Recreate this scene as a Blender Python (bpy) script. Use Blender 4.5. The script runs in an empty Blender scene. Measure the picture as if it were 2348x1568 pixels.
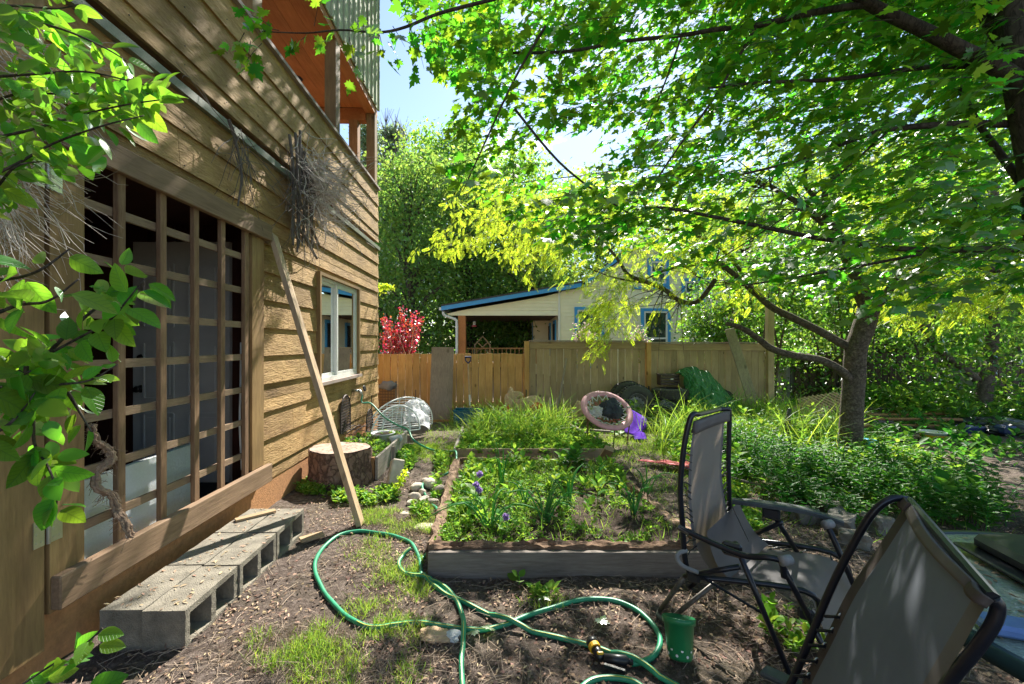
import bpy, math, random
import numpy as np
from mathutils import Vector, Matrix, Euler, noise

random.seed(7)
rng = np.random.default_rng(11)
sc = bpy.context.scene
C = sc.collection

# ---------------------------------------------------------------- camera, light, exposure
EYE = 1.41
FPX, CX, CY = 978.0, 1173.5, 788.0
cd = bpy.data.cameras.new('camera')
cd.sensor_width = 36.0
cd.lens = 15.0
cd.shift_y = 0.0017
cd.clip_start = 0.05
cd.clip_end = 2000
cam = bpy.data.objects.new('camera', cd)
cam.location = (0, 0, EYE)
cam.rotation_euler = (math.radians(90), 0, 0)
C.objects.link(cam)
sc.camera = cam

SUN_V = Vector((0.25, 1.0, 1.0)).normalized()      # towards the sun
SUN_EL = math.asin(SUN_V.z)
SUN_AZ = math.atan2(SUN_V.x, SUN_V.y)              # clockwise from +Y
world = bpy.data.worlds.new('World')
sc.world = world
world.use_nodes = True
wn, wl = world.node_tree.nodes, world.node_tree.links
wn.clear()
w_out = wn.new('ShaderNodeOutputWorld')
w_bg = wn.new('ShaderNodeBackground')
w_bg.inputs['Strength'].default_value = 0.092
w_sky = wn.new('ShaderNodeTexSky')
w_sky.sky_type = 'NISHITA'
w_sky.sun_disc = False
w_sky.sun_elevation = SUN_EL
w_sky.sun_rotation = SUN_AZ
w_sky.air_density = 1.0
w_sky.dust_density = 0.2
w_sky.ozone_density = 1.0
w_tc = wn.new('ShaderNodeTexCoord')
w_map = wn.new('ShaderNodeMapping'); w_map.inputs['Scale'].default_value = (1, 1, 2.2)
w_no = wn.new('ShaderNodeTexNoise'); w_no.inputs['Scale'].default_value = 5.0; w_no.inputs['Detail'].default_value = 7; w_no.inputs['Roughness'].default_value = 0.6
w_rp = wn.new('ShaderNodeValToRGB'); w_rp.color_ramp.elements[0].position = 0.60; w_rp.color_ramp.elements[1].position = 0.72
w_mx = wn.new('ShaderNodeMix'); w_mx.data_type = 'RGBA'
w_mx.inputs['B'].default_value = (10.5, 10.8, 11.2, 1)
wl.new(w_tc.outputs['Generated'], w_map.inputs['Vector'])
wl.new(w_map.outputs[0], w_no.inputs['Vector'])
wl.new(w_no.outputs['Fac'], w_rp.inputs['Fac'])
wl.new(w_rp.outputs['Color'], w_mx.inputs['Factor'])
wl.new(w_sky.outputs[0], w_mx.inputs['A'])
wl.new(w_mx.outputs['Result'], w_bg.inputs['Color'])
wl.new(w_bg.outputs[0], w_out.inputs['Surface'])

sd = bpy.data.lights.new('sun', 'SUN')
sd.energy = 5.0
sd.angle = math.radians(0.53)
sd.color = (1.0, 0.95, 0.87)
sun = bpy.data.objects.new('sun', sd)
sun.rotation_euler = SUN_V.to_track_quat('Z', 'Y').to_euler()
sun.location = (5, 20, 25)
C.objects.link(sun)

sc.view_settings.view_transform = 'Standard'
sc.view_settings.look = 'None'
sc.view_settings.gamma = 1.0
sc.view_settings.exposure = 1.5
sc.view_settings.use_curve_mapping = False
sc.cycles.max_bounces = 10
sc.cycles.diffuse_bounces = 4
sc.cycles.transmission_bounces = 8
sc.cycles.sample_clamp_indirect = 6.0
sc.cycles.use_denoising = True

# ---------------------------------------------------------------- helpers
def P(px, py, Y):
    return Vector(((px - CX) / FPX * Y, Y, EYE - (py - CY) / FPX * Y))
def G(px, py, z=0.0):
    return P(px, py, FPX * (EYE - z) / (py - CY))
def tag(o, label=None, cat=None, group=None, kind=None):
    if label: o['label'] = label
    if cat: o['category'] = cat
    if group: o['group'] = group
    if kind: o['kind'] = kind
    return o
def thing(name, label, cat, loc=(0, 0, 0), group=None):
    o = bpy.data.objects.new(name, None)
    o.empty_display_size = 0.1
    o.location = loc
    C.objects.link(o)
    return tag(o, label, cat, group)
def root_offset(o):
    v = Vector((0, 0, 0))
    while o is not None:
        v += Vector(o.location); o = o.parent
        if o is None: break
    return v
WORLD_OF = {}
def link(o, parent=None):
    C.objects.link(o)
    if parent is not None:
        o.parent = parent
        # the mesh is written in world coordinates: undo the parent's own place
        if parent.type == 'EMPTY':
            o.matrix_parent_inverse = Matrix.Translation(-Vector(parent.location)) if parent.parent is None else Matrix.Identity(4)
    return o
class MB:
    def __init__(s): s.v = []; s.f = []
    def add(s, vs, fs):
        b = len(s.v)
        s.v += [tuple(p) for p in vs]
        s.f += [tuple(i + b for i in f) for f in fs]
        return s
    def hexa(s, p):
        return s.add(p, [(0, 3, 2, 1), (4, 5, 6, 7), (0, 1, 5, 4), (1, 2, 6, 5), (2, 3, 7, 6), (3, 0, 4, 7)])
    def box(s, c, size, R=None):
        x, y, z = size[0] / 2, size[1] / 2, size[2] / 2
        vs = [Vector(q) for q in ((-x, -y, -z), (x, -y, -z), (x, y, -z), (-x, y, -z), (-x, -y, z), (x, -y, z), (x, y, z), (-x, y, z))]
        if R is not None: vs = [R @ q for q in vs]
        c = Vector(c)
        return s.hexa([q + c for q in vs])
    def cbox(s, c, size, R=None, ch=0.006):
        """box with chamfered edges"""
        hx, hy, hz = (k / 2 for k in size)
        ch = min(ch, hx * .6, hy * .6, hz * .6)
        vs = []; idx = {}
        for sx in (-1, 1):
            for sy in (-1, 1):
                for sz in (-1, 1):
                    for a in range(3):
                        q = [sx * (hx - ch), sy * (hy - ch), sz * (hz - ch)]
                        q[a] = (sx * hx, sy * hy, sz * hz)[a]
                        idx[(sx, sy, sz, a)] = len(vs); vs.append(Vector(q))
        fs = []
        for a in range(3):
            b, c2 = (a + 1) % 3, (a + 2) % 3
            for sa in (-1, 1):
                def k(sb, sc_):
                    t = [0, 0, 0]; t[a] = sa; t[b] = sb; t[c2] = sc_
                    return idx[(t[0], t[1], t[2], a)]
                f = [k(-1, -1), k(1, -1), k(1, 1), k(-1, 1)]
                fs.append(f if sa > 0 else f[::-1])
        for a in range(3):
            b, c2 = (a + 1) % 3, (a + 2) % 3
            for sb in (-1, 1):
                for sc_ in (-1, 1):
                    def k(sa, ax):
                        t = [0, 0, 0]; t[a] = sa; t[b] = sb; t[c2] = sc_
                        return idx[(t[0], t[1], t[2], ax)]
                    f = [k(-1, b), k(1, b), k(1, c2), k(-1, c2)]
                    fs.append(f if sb * sc_ < 0 else f[::-1])
        for sx in (-1, 1):
            for sy in (-1, 1):
                for sz in (-1, 1):
                    f = [idx[(sx, sy, sz, a)] for a in range(3)]
                    fs.append(f if sx * sy * sz > 0 else f[::-1])
        if R is not None: vs = [R @ q for q in vs]
        c = Vector(c)
        return s.add([q + c for q in vs], fs)
    def beam(s, a, b, w, h, up=(0, 0, 1), ch=0.0):
        a, b = Vector(a), Vector(b)
        y = (b - a); L = y.length; y.normalize()
        x = y.cross(Vector(up))
        if x.length < 1e-4: x = Vector((1, 0, 0))
        x.normalize(); z = x.cross(y)
        R = Matrix((x, y, z)).transposed()
        if ch > 0: return s.cbox((a + b) / 2, (w, L, h), R, ch)
        return s.box((a + b) / 2, (w, L, h), R)
    def tube(s, pts, r, n=8, cap=True):
        pts = [Vector(p) for p in pts]
        m = len(pts)
        rs = r if isinstance(r, (list, tuple)) else [r] * m
        if len(rs) != m: rs = list(np.interp(np.linspace(0, 1, m), np.linspace(0, 1, len(rs)), rs))
        b0 = len(s.v)
        prev = None
        for i, p in enumerate(pts):
            t = (pts[min(i + 1, m - 1)] - pts[max(i - 1, 0)])
            if t.length < 1e-9: t = Vector((0, 0, 1))
            t.normalize()
            if prev is None:
                prev = t.orthogonal().normalized()
            u = prev - t * prev.dot(t)
            if u.length < 1e-6: u = t.orthogonal()
            u.normalize(); prev = u
            w = t.cross(u)
            for k in range(n):
                a = 2 * math.pi * k / n
                s.v.append(tuple(p + (u * math.cos(a) + w * math.sin(a)) * rs[i]))
        for i in range(m - 1):
            for k in range(n):
                k2 = (k + 1) % n
                s.f.append((b0 + i * n + k, b0 + i * n + k2, b0 + (i + 1) * n + k2, b0 + (i + 1) * n + k))
        if cap:
            s.f.append(tuple(b0 + k for k in range(n))[::-1])
            s.f.append(tuple(b0 + (m - 1) * n + k for k in range(n)))
        return s
    def lathe(s, prof, c, n=24, R=None, closed=False):
        c = Vector(c); b0 = len(s.v)
        for (r, z) in prof:
            for k in range(n):
                a = 2 * math.pi * k / n
                q = Vector((r * math.cos(a), r * math.sin(a), z))
                if R is not None: q = R @ q
                s.v.append(tuple(q + c))
        m = len(prof)
        for i in range(m - 1 + (1 if closed else 0)):
            j = (i + 1) % m
            for k in range(n):
                k2 = (k + 1) % n
                s.f.append((b0 + i * n + k, b0 + i * n + k2, b0 + j * n + k2, b0 + j * n + k))
        return s
    def build(s, name, mat, parent=None, smooth=False, **kw):
        me = bpy.data.meshes.new(name)
        me.from_pydata(s.v, [], s.f)
        if mat is not None: me.materials.append(mat)
        if smooth: me.polygons.foreach_set('use_smooth', [True] * len(me.polygons))
        me.update()
        o = bpy.data.objects.new(name, me)
        link(o, parent)
        return tag(o, **kw)
def bez(pts, n=8):
    """catmull-rom through points"""
    pts = [Vector(p) for p in pts]
    out = []
    for i in range(len(pts) - 1):
        p0 = pts[max(i - 1, 0)]; p1 = pts[i]; p2 = pts[i + 1]; p3 = pts[min(i + 2, len(pts) - 1)]
        for k in range(n):
            t = k / n
            out.append(0.5 * ((2 * p1) + (p2 - p0) * t + (2 * p0 - 5 * p1 + 4 * p2 - p3) * t * t + (3 * p1 - p0 - 3 * p2 + p3) * t ** 3))
    out.append(pts[-1])
    return out
def npmesh(name, V, Fq, mat, parent=None, smooth=False, **kw):
    """V (n,3), Fq (m,k) with constant k"""
    me = bpy.data.meshes.new(name)
    k = Fq.shape[1]
    me.vertices.add(len(V)); me.vertices.foreach_set('co', np.ascontiguousarray(V, dtype=np.float32).ravel())
    me.loops.add(Fq.size); me.loops.foreach_set('vertex_index', np.ascontiguousarray(Fq, dtype=np.int32).ravel())
    me.polygons.add(len(Fq))
    me.polygons.foreach_set('loop_start', np.arange(0, Fq.size, k, dtype=np.int32))
    try: me.polygons.foreach_set('loop_total', np.full(len(Fq), k, dtype=np.int32))
    except Exception: pass
    if smooth: me.polygons.foreach_set('use_smooth', np.ones(len(Fq), dtype=bool))
    me.materials.append(mat)
    me.update(calc_edges=True)
    o = bpy.data.objects.new(name, me)
    link(o, parent)
    return tag(o, **kw)
def nrm(a): return a / np.maximum(np.linalg.norm(a, axis=1, keepdims=True), 1e-9)
def frames(d, n):
    """rotation matrices with columns side, d (tip), normal"""
    d = nrm(d); x = np.cross(d, n); bad = np.linalg.norm(x, axis=1) < 1e-4
    x[bad] = (1, 0, 0)
    x = nrm(x); z = np.cross(x, d)
    return np.stack([x, d, z], axis=2)
def scatter(T, pos, size, R):
    tv, tf = T
    V = np.einsum('nij,kj->nki', R, tv) * np.asarray(size).reshape(-1, 1, 1) + pos[:, None, :]
    k = len(tv)
    Fq = tf[None, :, :] + (np.arange(len(pos)) * k)[:, None, None]
    return V.reshape(-1, 3), Fq.reshape(-1, tf.shape[1])
def rdir(n): return nrm(rng.normal(size=(n, 3)))

# leaf templates (tip along +Y, base at the origin)
def t_maple():
    h = [(0.03, 0.0), (0.20, -0.10), (0.19, 0.07), (0.42, 0.06), (0.36, 0.19), (0.56, 0.36), (0.38, 0.38), (0.36, 0.50), (0.16, 0.42), (0.24, 0.66), (0.12, 0.72)]
    pts = [(0, 0.28)] + h + [(0, 1.0)] + [(-x, y) for x, y in h[::-1]]
    v = np.array([(x, y, -0.22 * abs(x) ** 1.3 * 1.0 - 0.10 * y * y) for x, y in pts])
    n = len(pts)
    f = np.array([(0, i, i + 1) for i in range(1, n - 1)] + [(0, n - 1, 1)])
    return v, f[:, [0, 2, 1]]
def t_maple_low():
    h = [(0.18, -0.06), (0.22, 0.12), (0.54, 0.34), (0.20, 0.42), (0.20, 0.66)]
    pts = [(0, 0.05)] + h + [(0, 1.0)] + [(-x, y) for x, y in h[::-1]]
    v = np.array([(x, y, -0.25 * abs(x) - 0.08 * y * y) for x, y in pts])
    n = len(pts)
    f = np.array([(0, i, i + 1) for i in range(1, n - 1)])
    return v, f[:, [0, 2, 1]]
def t_oval(w=0.34, fold=0.25, droop=0.22, rows=7):
    v = []; f = []
    for i in range(rows):
        t = i / (rows - 1)
        ww = w * (math.sin(math.pi * t ** 0.8) ** 0.8 if 0 < t < 1 else 0.0) + 0.004
        if i % 2 == 0 and 0 < i < rows - 1: ww *= 1.03
        zc = -droop * t * t
        v += [(-ww, t, zc + fold * ww), (0, t, zc), (ww, t, zc + fold * ww)]
    for i in range(rows - 1):
        a = i * 3
        f += [(a, a + 1, a + 4, a + 3), (a + 1, a + 2, a + 5, a + 4)]
    return np.array(v), np.array(f)
def t_quad(w=0.32, fold=0.12):
    return np.array([(0, 0, 0), (w, .45, fold), (0, 1, 0), (-w, .45, fold)], float), np.array([(0, 1, 2, 3)])
def t_leaf6(w=0.3, fold=0.1):
    return np.array([(0, 0, 0), (w * .8, .25, fold), (w, .6, fold), (0, 1, -.06), (-w, .6, fold), (-w * .8, .25, fold)], float), np.array([(0, 1, 2, 3), (0, 3, 4, 5)])
def t_frond(n=8):
    v = []; f = []
    for i in range(n):
        y = 0.12 + 0.80 * i / (n - 1); L = 0.24 * (1 - 0.45 * abs(i / (n - 1) - .4)); zc = -0.22 * y * y
        for s in (-1, 1):
            b = len(v)
            v += [(0, y, zc), (s * L * .5, y + .085, zc + .02), (s * L, y + .07, zc - .03), (s * L * .5, y - .015, zc + .02)]
            f.append((b, b + 1, b + 2, b + 3) if s < 0 else (b + 3, b + 2, b + 1, b))
    b = len(v)
    v += [(0, .9, -.2), (.05, .98, -.23), (0, 1.1, -.27), (-.05, .98, -.23)]; f.append((b, b + 1, b + 2, b + 3))
    return np.array(v), np.array(f)
def t_blade(w=0.03, bend=0.35, seg=4):
    v = []; f = []
    for i in range(seg + 1):
        t = i / seg
        ww = w * (1 - t) ** 0.7 + .001
        y = t * (1 - .3 * bend * t); z = -bend * t ** 2.2
        v += [(-ww, y, z), (ww, y, z)]
    for i in range(seg):
        a = 2 * i
        f.append((a, a + 1, a + 3, a + 2))
    return np.array(v), np.array(f)
MAPLE, MAPLE_LOW, OVAL, QUAD, LEAF6, FROND = t_maple(), t_maple_low(), t_oval(), t_quad(), t_leaf6(), t_frond()
BLADE, BLADE3 = t_blade(), t_blade(0.035, 0.7, 5)

# ---------------------------------------------------------------- materials
def mat_new(name):
    m = bpy.data.materials.new(name); m.use_nodes = True
    nt = m.node_tree; nt.nodes.clear()
    out = nt.nodes.new('ShaderNodeOutputMaterial')
    return m, nt, out
def nd(nt, t, **kw):
    n = nt.nodes.new(t)
    for k, v in kw.items():
        if k.startswith('_'): setattr(n, k[1:], v)
        else: n.inputs[k].default_value = v
    return n
def rgba(c): return (c[0], c[1], c[2], 1.0)
def ramp(nt, stops):
    r = nt.nodes.new('ShaderNodeValToRGB')
    e = r.color_ramp.elements
    while len(e) < len(stops): e.new(0.5)
    for i, (p, c) in enumerate(stops):
        e[i].position = p; e[i].color = rgba(c) if hasattr(c, '__len__') else (c, c, c, 1)
    return r
def m_plain(name, col, rough=0.6, metal=0.0, spec=0.5, var=0.12, scale=18.0, bump=0.0, bscale=60.0, coat=0.0):
    m, nt, out = mat_new(name); L = nt.links
    b = nd(nt, 'ShaderNodeBsdfPrincipled', Roughness=rough, Metallic=metal)
    b.inputs['Specular IOR Level'].default_value = spec
    b.inputs['Coat Weight'].default_value = coat
    tc = nt.nodes.new('ShaderNodeTexCoord')
    no = nd(nt, 'ShaderNodeTexNoise', Scale=scale, Detail=5.0, Roughness=0.65)
    L.new(tc.outputs['Object'], no.inputs['Vector'])
    r = ramp(nt, [(0.3, [c * (1 - var) for c in col]), (0.7, [min(1, c * (1 + var)) for c in col])])
    L.new(no.outputs['Fac'], r.inputs['Fac']); L.new(r.outputs['Color'], b.inputs['Base Color'])
    if bump > 0:
        n2 = nd(nt, 'ShaderNodeTexNoise', Scale=bscale, Detail=4.0)
        L.new(tc.outputs['Object'], n2.inputs['Vector'])
        bp = nd(nt, 'ShaderNodeBump', Strength=bump, Distance=0.01)
        L.new(n2.outputs['Fac'], bp.inputs['Height']); L.new(bp.outputs[0], b.inputs['Normal'])
    L.new(b.outputs[0], out.inputs['Surface'])
    return m
def m_wood(name, c1, c2, axis='Z', scale=14.0, stretch=14.0, rough=0.75, bump=0.35, knots=0.0, var=0.18, stain=None, kscale=5.0, dist=0.006, spec=0.3, n3lo=0.72):
    """wood grain running along an axis of the world; knots; per-object tint"""
    m, nt, out = mat_new(name); L = nt.links
    b = nd(nt, 'ShaderNodeBsdfPrincipled', Roughness=rough)
    b.inputs['Specular IOR Level'].default_value = spec
    tc = nt.nodes.new('ShaderNodeTexCoord')
    oi = nt.nodes.new('ShaderNodeObjectInfo')
    sh = nd(nt, 'ShaderNodeVectorMath', _operation='SCALE'); sh.inputs[0].default_value = (7.3, 3.1, 5.7)
    L.new(oi.outputs['Random'], sh.inputs['Scale'])
    ad = nd(nt, 'ShaderNodeVectorMath', _operation='ADD')
    L.new(tc.outputs['Object'], ad.inputs[0]); L.new(sh.outputs[0], ad.inputs[1])
    mp = nt.nodes.new('ShaderNodeMapping')
    s = [1, 1, 1]; s['XYZ'.index(axis)] = 1.0 / stretch
    mp.inputs['Scale'].default_value = s
    L.new(ad.outputs[0], mp.inputs['Vector'])
    n1 = nd(nt, 'ShaderNodeTexNoise', Scale=scale * 3, Detail=6.0, Roughness=0.7, Distortion=0.4)
    n2 = nd(nt, 'ShaderNodeTexNoise', Scale=scale * 12, Detail=3.0, Roughness=0.7)
    n3 = nd(nt, 'ShaderNodeTexNoise', Scale=2.3, Detail=4.0)
    L.new(mp.outputs[0], n1.inputs['Vector']); L.new(mp.outputs[0], n2.inputs['Vector']); L.new(ad.outputs[0], n3.inputs['Vector'])
    r = ramp(nt, [(0.32, c1), (0.68, c2)])
    mxa = nd(nt, 'ShaderNodeMath', _operation='MULTIPLY_ADD'); mxa.inputs[1].default_value = 0.6
    sc2 = nd(nt, 'ShaderNodeMath', _operation='MULTIPLY'); sc2.inputs[1].default_value = 0.4
    L.new(n2.outputs['Fac'], sc2.inputs[0]); L.new(n1.outputs['Fac'], mxa.inputs[0]); L.new(sc2.outputs[0], mxa.inputs[2])
    L.new(mxa.outputs[0], r.inputs['Fac'])
    col = r.outputs['Color']
    def mul(colsock, facsock, lo, hi, p0=0.3, p1=0.7):
        rr = ramp(nt, [(p0, lo), (p1, hi)])
        L.new(facsock, rr.inputs['Fac'])
        mm = nt.nodes.new('ShaderNodeMix'); mm.data_type = 'RGBA'; mm.blend_type = 'MULTIPLY'; mm.inputs['Factor'].default_value = 1
        L.new(colsock, mm.inputs['A']); L.new(rr.outputs['Color'], mm.inputs['B'])
        return mm.outputs['Result']
    col = mul(col, oi.outputs['Random'], 1 - var, 1.0, 0, 1)
    col = mul(col, n3.outputs['Fac'], n3lo, 1.0)
    if stain is not None:
        n4 = nd(nt, 'ShaderNodeTexNoise', Scale=4.0, Detail=6.0, Roughness=0.7)
        L.new(mp.outputs[0], n4.inputs['Vector'])
        rs = ramp(nt, [(0.54, 0.0), (0.72, 0.85)])
        L.new(n4.outputs['Fac'], rs.inputs['Fac'])
        ms = nt.nodes.new('ShaderNodeMix'); ms.data_type = 'RGBA'; ms.inputs['B'].default_value = rgba(stain)
        L.new(rs.outputs['Color'], ms.inputs['Factor']); L.new(col, ms.inputs['A'])
        col = ms.outputs['Result']
    if knots > 0:
        mk = nt.nodes.new('ShaderNodeMapping'); sk = [1, 1, 1]; sk['XYZ'.index(axis)] = 0.55
        mk.inputs['Scale'].default_value = sk
        L.new(ad.outputs[0], mk.inputs['Vector'])
        vo = nd(nt, 'ShaderNodeTexVoronoi', Scale=kscale)
        L.new(mk.outputs[0], vo.inputs['Vector'])
        rk = ramp(nt, [(0.05, knots), (0.13, 0.0)])
        L.new(vo.outputs['Distance'], rk.inputs['Fac'])
        ms = nt.nodes.new('ShaderNodeMix'); ms.data_type = 'RGBA'; ms.inputs['B'].default_value = rgba([c * 0.28 for c in c1])
        L.new(rk.outputs['Color'], ms.inputs['Factor']); L.new(col, ms.inputs['A'])
        col = ms.outputs['Result']
    L.new(col, b.inputs['Base Color'])
    bp = nd(nt, 'ShaderNodeBump', Strength=bump, Distance=dist)
    L.new(mxa.outputs[0], bp.inputs['Height']); L.new(bp.outputs[0], b.inputs['Normal'])
    L.new(b.outputs[0], out.inputs['Surface'])
    return m
def m_leaf(name, col, tcol, tfac=0.5, var=0.35, gloss=0.10, rough=0.45, hue=0.03, veins=False):
    m, nt, out = mat_new(name); L = nt.links
    ge = nt.nodes.new('ShaderNodeNewGeometry'); oi = nt.nodes.new('ShaderNodeObjectInfo')
    ad = nd(nt, 'ShaderNodeMath', _operation='ADD'); fr = nd(nt, 'ShaderNodeMath', _operation='FRACT')
    L.new(ge.outputs['Random Per Island'], ad.inputs[0]); L.new(oi.outputs['Random'], ad.inputs[1]); L.new(ad.outputs[0], fr.inputs[0])
    def hv(c):
        h = nt.nodes.new('ShaderNodeHueSaturation'); h.inputs['Color'].default_value = rgba(c)
        mr = nd(nt, 'ShaderNodeMapRange'); mr.inputs['To Min'].default_value = 1 - var; mr.inputs['To Max'].default_value = 1 + var
        L.new(fr.outputs[0], mr.inputs['Value']); L.new(mr.outputs[0], h.inputs['Value'])
        f2 = nd(nt, 'ShaderNodeMath', _operation='MULTIPLY'); f2.inputs[1].default_value = 7.13
        f3 = nd(nt, 'ShaderNodeMath', _operation='FRACT'); L.new(fr.outputs[0], f2.inputs[0]); L.new(f2.outputs[0], f3.inputs[0])
        mh = nd(nt, 'ShaderNodeMapRange'); mh.inputs['To Min'].default_value = 0.5 - hue; mh.inputs['To Max'].default_value = 0.5 + hue
        L.new(f3.outputs[0], mh.inputs['Value']); L.new(mh.outputs[0], h.inputs['Hue'])
        return h.outputs['Color']
    vfac = None
    if veins:
        tc = nt.nodes.new('ShaderNodeTexCoord'); sx = nt.nodes.new('ShaderNodeSeparateXYZ'); L.new(tc.outputs['Object'], sx.inputs[0])
        ab = nd(nt, 'ShaderNodeMath', _operation='ABSOLUTE'); L.new(sx.outputs['X'], ab.inputs[0])
        mm_ = nd(nt, 'ShaderNodeMath', _operation='MULTIPLY_ADD'); mm_.inputs[1].default_value = -.9; L.new(ab.outputs[0], mm_.inputs[0]); L.new(sx.outputs['Y'], mm_.inputs[2])
        m7 = nd(nt, 'ShaderNodeMath', _operation='MULTIPLY'); m7.inputs[1].default_value = 46.0; L.new(mm_.outputs[0], m7.inputs[0])
        sn = nd(nt, 'ShaderNodeMath', _operation='SINE'); L.new(m7.outputs[0], sn.inputs[0])
        r1_ = ramp(nt, [(0.0, 0.0), (0.80, 0.0), (1.0, 1.0)]); L.new(sn.outputs[0], r1_.inputs['Fac'])
        r2_ = ramp(nt, [(0.0, 1.0), (0.012, 1.0), (0.022, 0.0)]); L.new(ab.outputs[0], r2_.inputs['Fac'])
        vx = nd(nt, 'ShaderNodeMath', _operation='MAXIMUM'); L.new(r1_.outputs['Color'], vx.inputs[0]); L.new(r2_.outputs['Color'], vx.inputs[1]); vfac = vx.outputs[0]
    df = nt.nodes.new('ShaderNodeBsdfDiffuse'); tr = nt.nodes.new('ShaderNodeBsdfTranslucent')
    gl = gl_pre = nd(nt, 'ShaderNodeBsdfGlossy', Roughness=rough); gl.inputs['Color'].default_value = (1, 1, 1, 1)
    def vein(sock, k):
        if vfac is None: return sock
        vm = nt.nodes.new('ShaderNodeMix'); vm.data_type = 'RGBA'; vm.blend_type = 'MULTIPLY'; vm.inputs['B'].default_value = (k, k, k, 1)
        L.new(vfac, vm.inputs['Factor']); L.new(sock, vm.inputs['A']); return vm.outputs['Result']
    L.new(vein(hv(col), 1.5), df.inputs['Color']); L.new(vein(hv(tcol), 0.6), tr.inputs['Color'])
    if vfac is not None:
        vb = nd(nt, 'ShaderNodeBump', Strength=0.5, Distance=0.002); vb.invert = True; L.new(vfac, vb.inputs['Height'])
        for x_ in (df, gl_pre): L.new(vb.outputs[0], x_.inputs['Normal'])
    m1 = nt.nodes.new('ShaderNodeMixShader'); m1.inputs[0].default_value = tfac
    L.new(df.outputs[0], m1.inputs[1]); L.new(tr.outputs[0], m1.inputs[2])
    fw = nd(nt, 'ShaderNodeFresnel', IOR=1.4)
    fm = nd(nt, 'ShaderNodeMath', _operation='MULTIPLY_ADD'); fm.inputs[1].default_value = gloss * 2.6; fm.inputs[2].default_value = 0.0
    fm.use_clamp = True
    L.new(fw.outputs[0], fm.inputs[0])
    m2 = nt.nodes.new('ShaderNodeMixShader')
    L.new(fm.outputs[0], m2.inputs[0]); L.new(m1.outputs[0], m2.inputs[1]); L.new(gl.outputs[0], m2.inputs[2])
    L.new(m2.outputs[0], out.inputs['Surface'])
    return m
def m_glass(name, col=(0.9, 0.95, 0.95), rough=0.02, tint=(0.6, 0.68, 0.68), refl=1.6):
    """thin pane: see-through plus mirror by fresnel"""
    m, nt, out = mat_new(name); L = nt.links
    t = nt.nodes.new('ShaderNodeBsdfTransparent'); t.inputs['Color'].default_value = rgba(tint)
    g = nd(nt, 'ShaderNodeBsdfGlossy', Roughness=rough); g.inputs['Color'].default_value = rgba(col)
    fz = nd(nt, 'ShaderNodeFresnel', IOR=refl)
    mx = nt.nodes.new('ShaderNodeMixShader')
    L.new(fz.outputs[0], mx.inputs[0]); L.new(t.outputs[0], mx.inputs[1]); L.new(g.outputs[0], mx.inputs[2])
    L.new(mx.outputs[0], out.inputs['Surface'])
    return m
def m_fabric(name, col, trans=0.25, tcol=None, weave=900.0, rough=0.8):
    m, nt, out = mat_new(name); L = nt.links
    tc = nt.nodes.new('ShaderNodeTexCoord')
    no = nd(nt, 'ShaderNodeTexNoise', Scale=6.0, Detail=5.0); L.new(tc.outputs['Object'], no.inputs['Vector'])
    r = ramp(nt, [(0.3, [c * .85 for c in col]), (0.7, [c * 1.1 for c in col])]); L.new(no.outputs['Fac'], r.inputs['Fac'])
    b = nd(nt, 'ShaderNodeBsdfPrincipled', Roughness=rough); b.inputs['Specular IOR Level'].default_value = 0.25
    L.new(r.outputs['Color'], b.inputs['Base Color'])
    wv = nd(nt, 'ShaderNodeTexNoise', Scale=weave, Detail=1.0); L.new(tc.outputs['Object'], wv.inputs['Vector'])
    bp = nd(nt, 'ShaderNodeBump', Strength=0.25, Distance=0.001); L.new(wv.outputs['Fac'], bp.inputs['Height']); L.new(bp.outputs[0], b.inputs['Normal'])
    t = nt.nodes.new('ShaderNodeBsdfTranslucent'); t.inputs['Color'].default_value = rgba(tcol or col)
    mx = nt.nodes.new('ShaderNodeMixShader'); mx.inputs[0].default_value = trans
    L.new(b.outputs[0], mx.inputs[1]); L.new(t.outputs[0], mx.inputs[2]); L.new(mx.outputs[0], out.inputs['Surface'])
    return m
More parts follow.
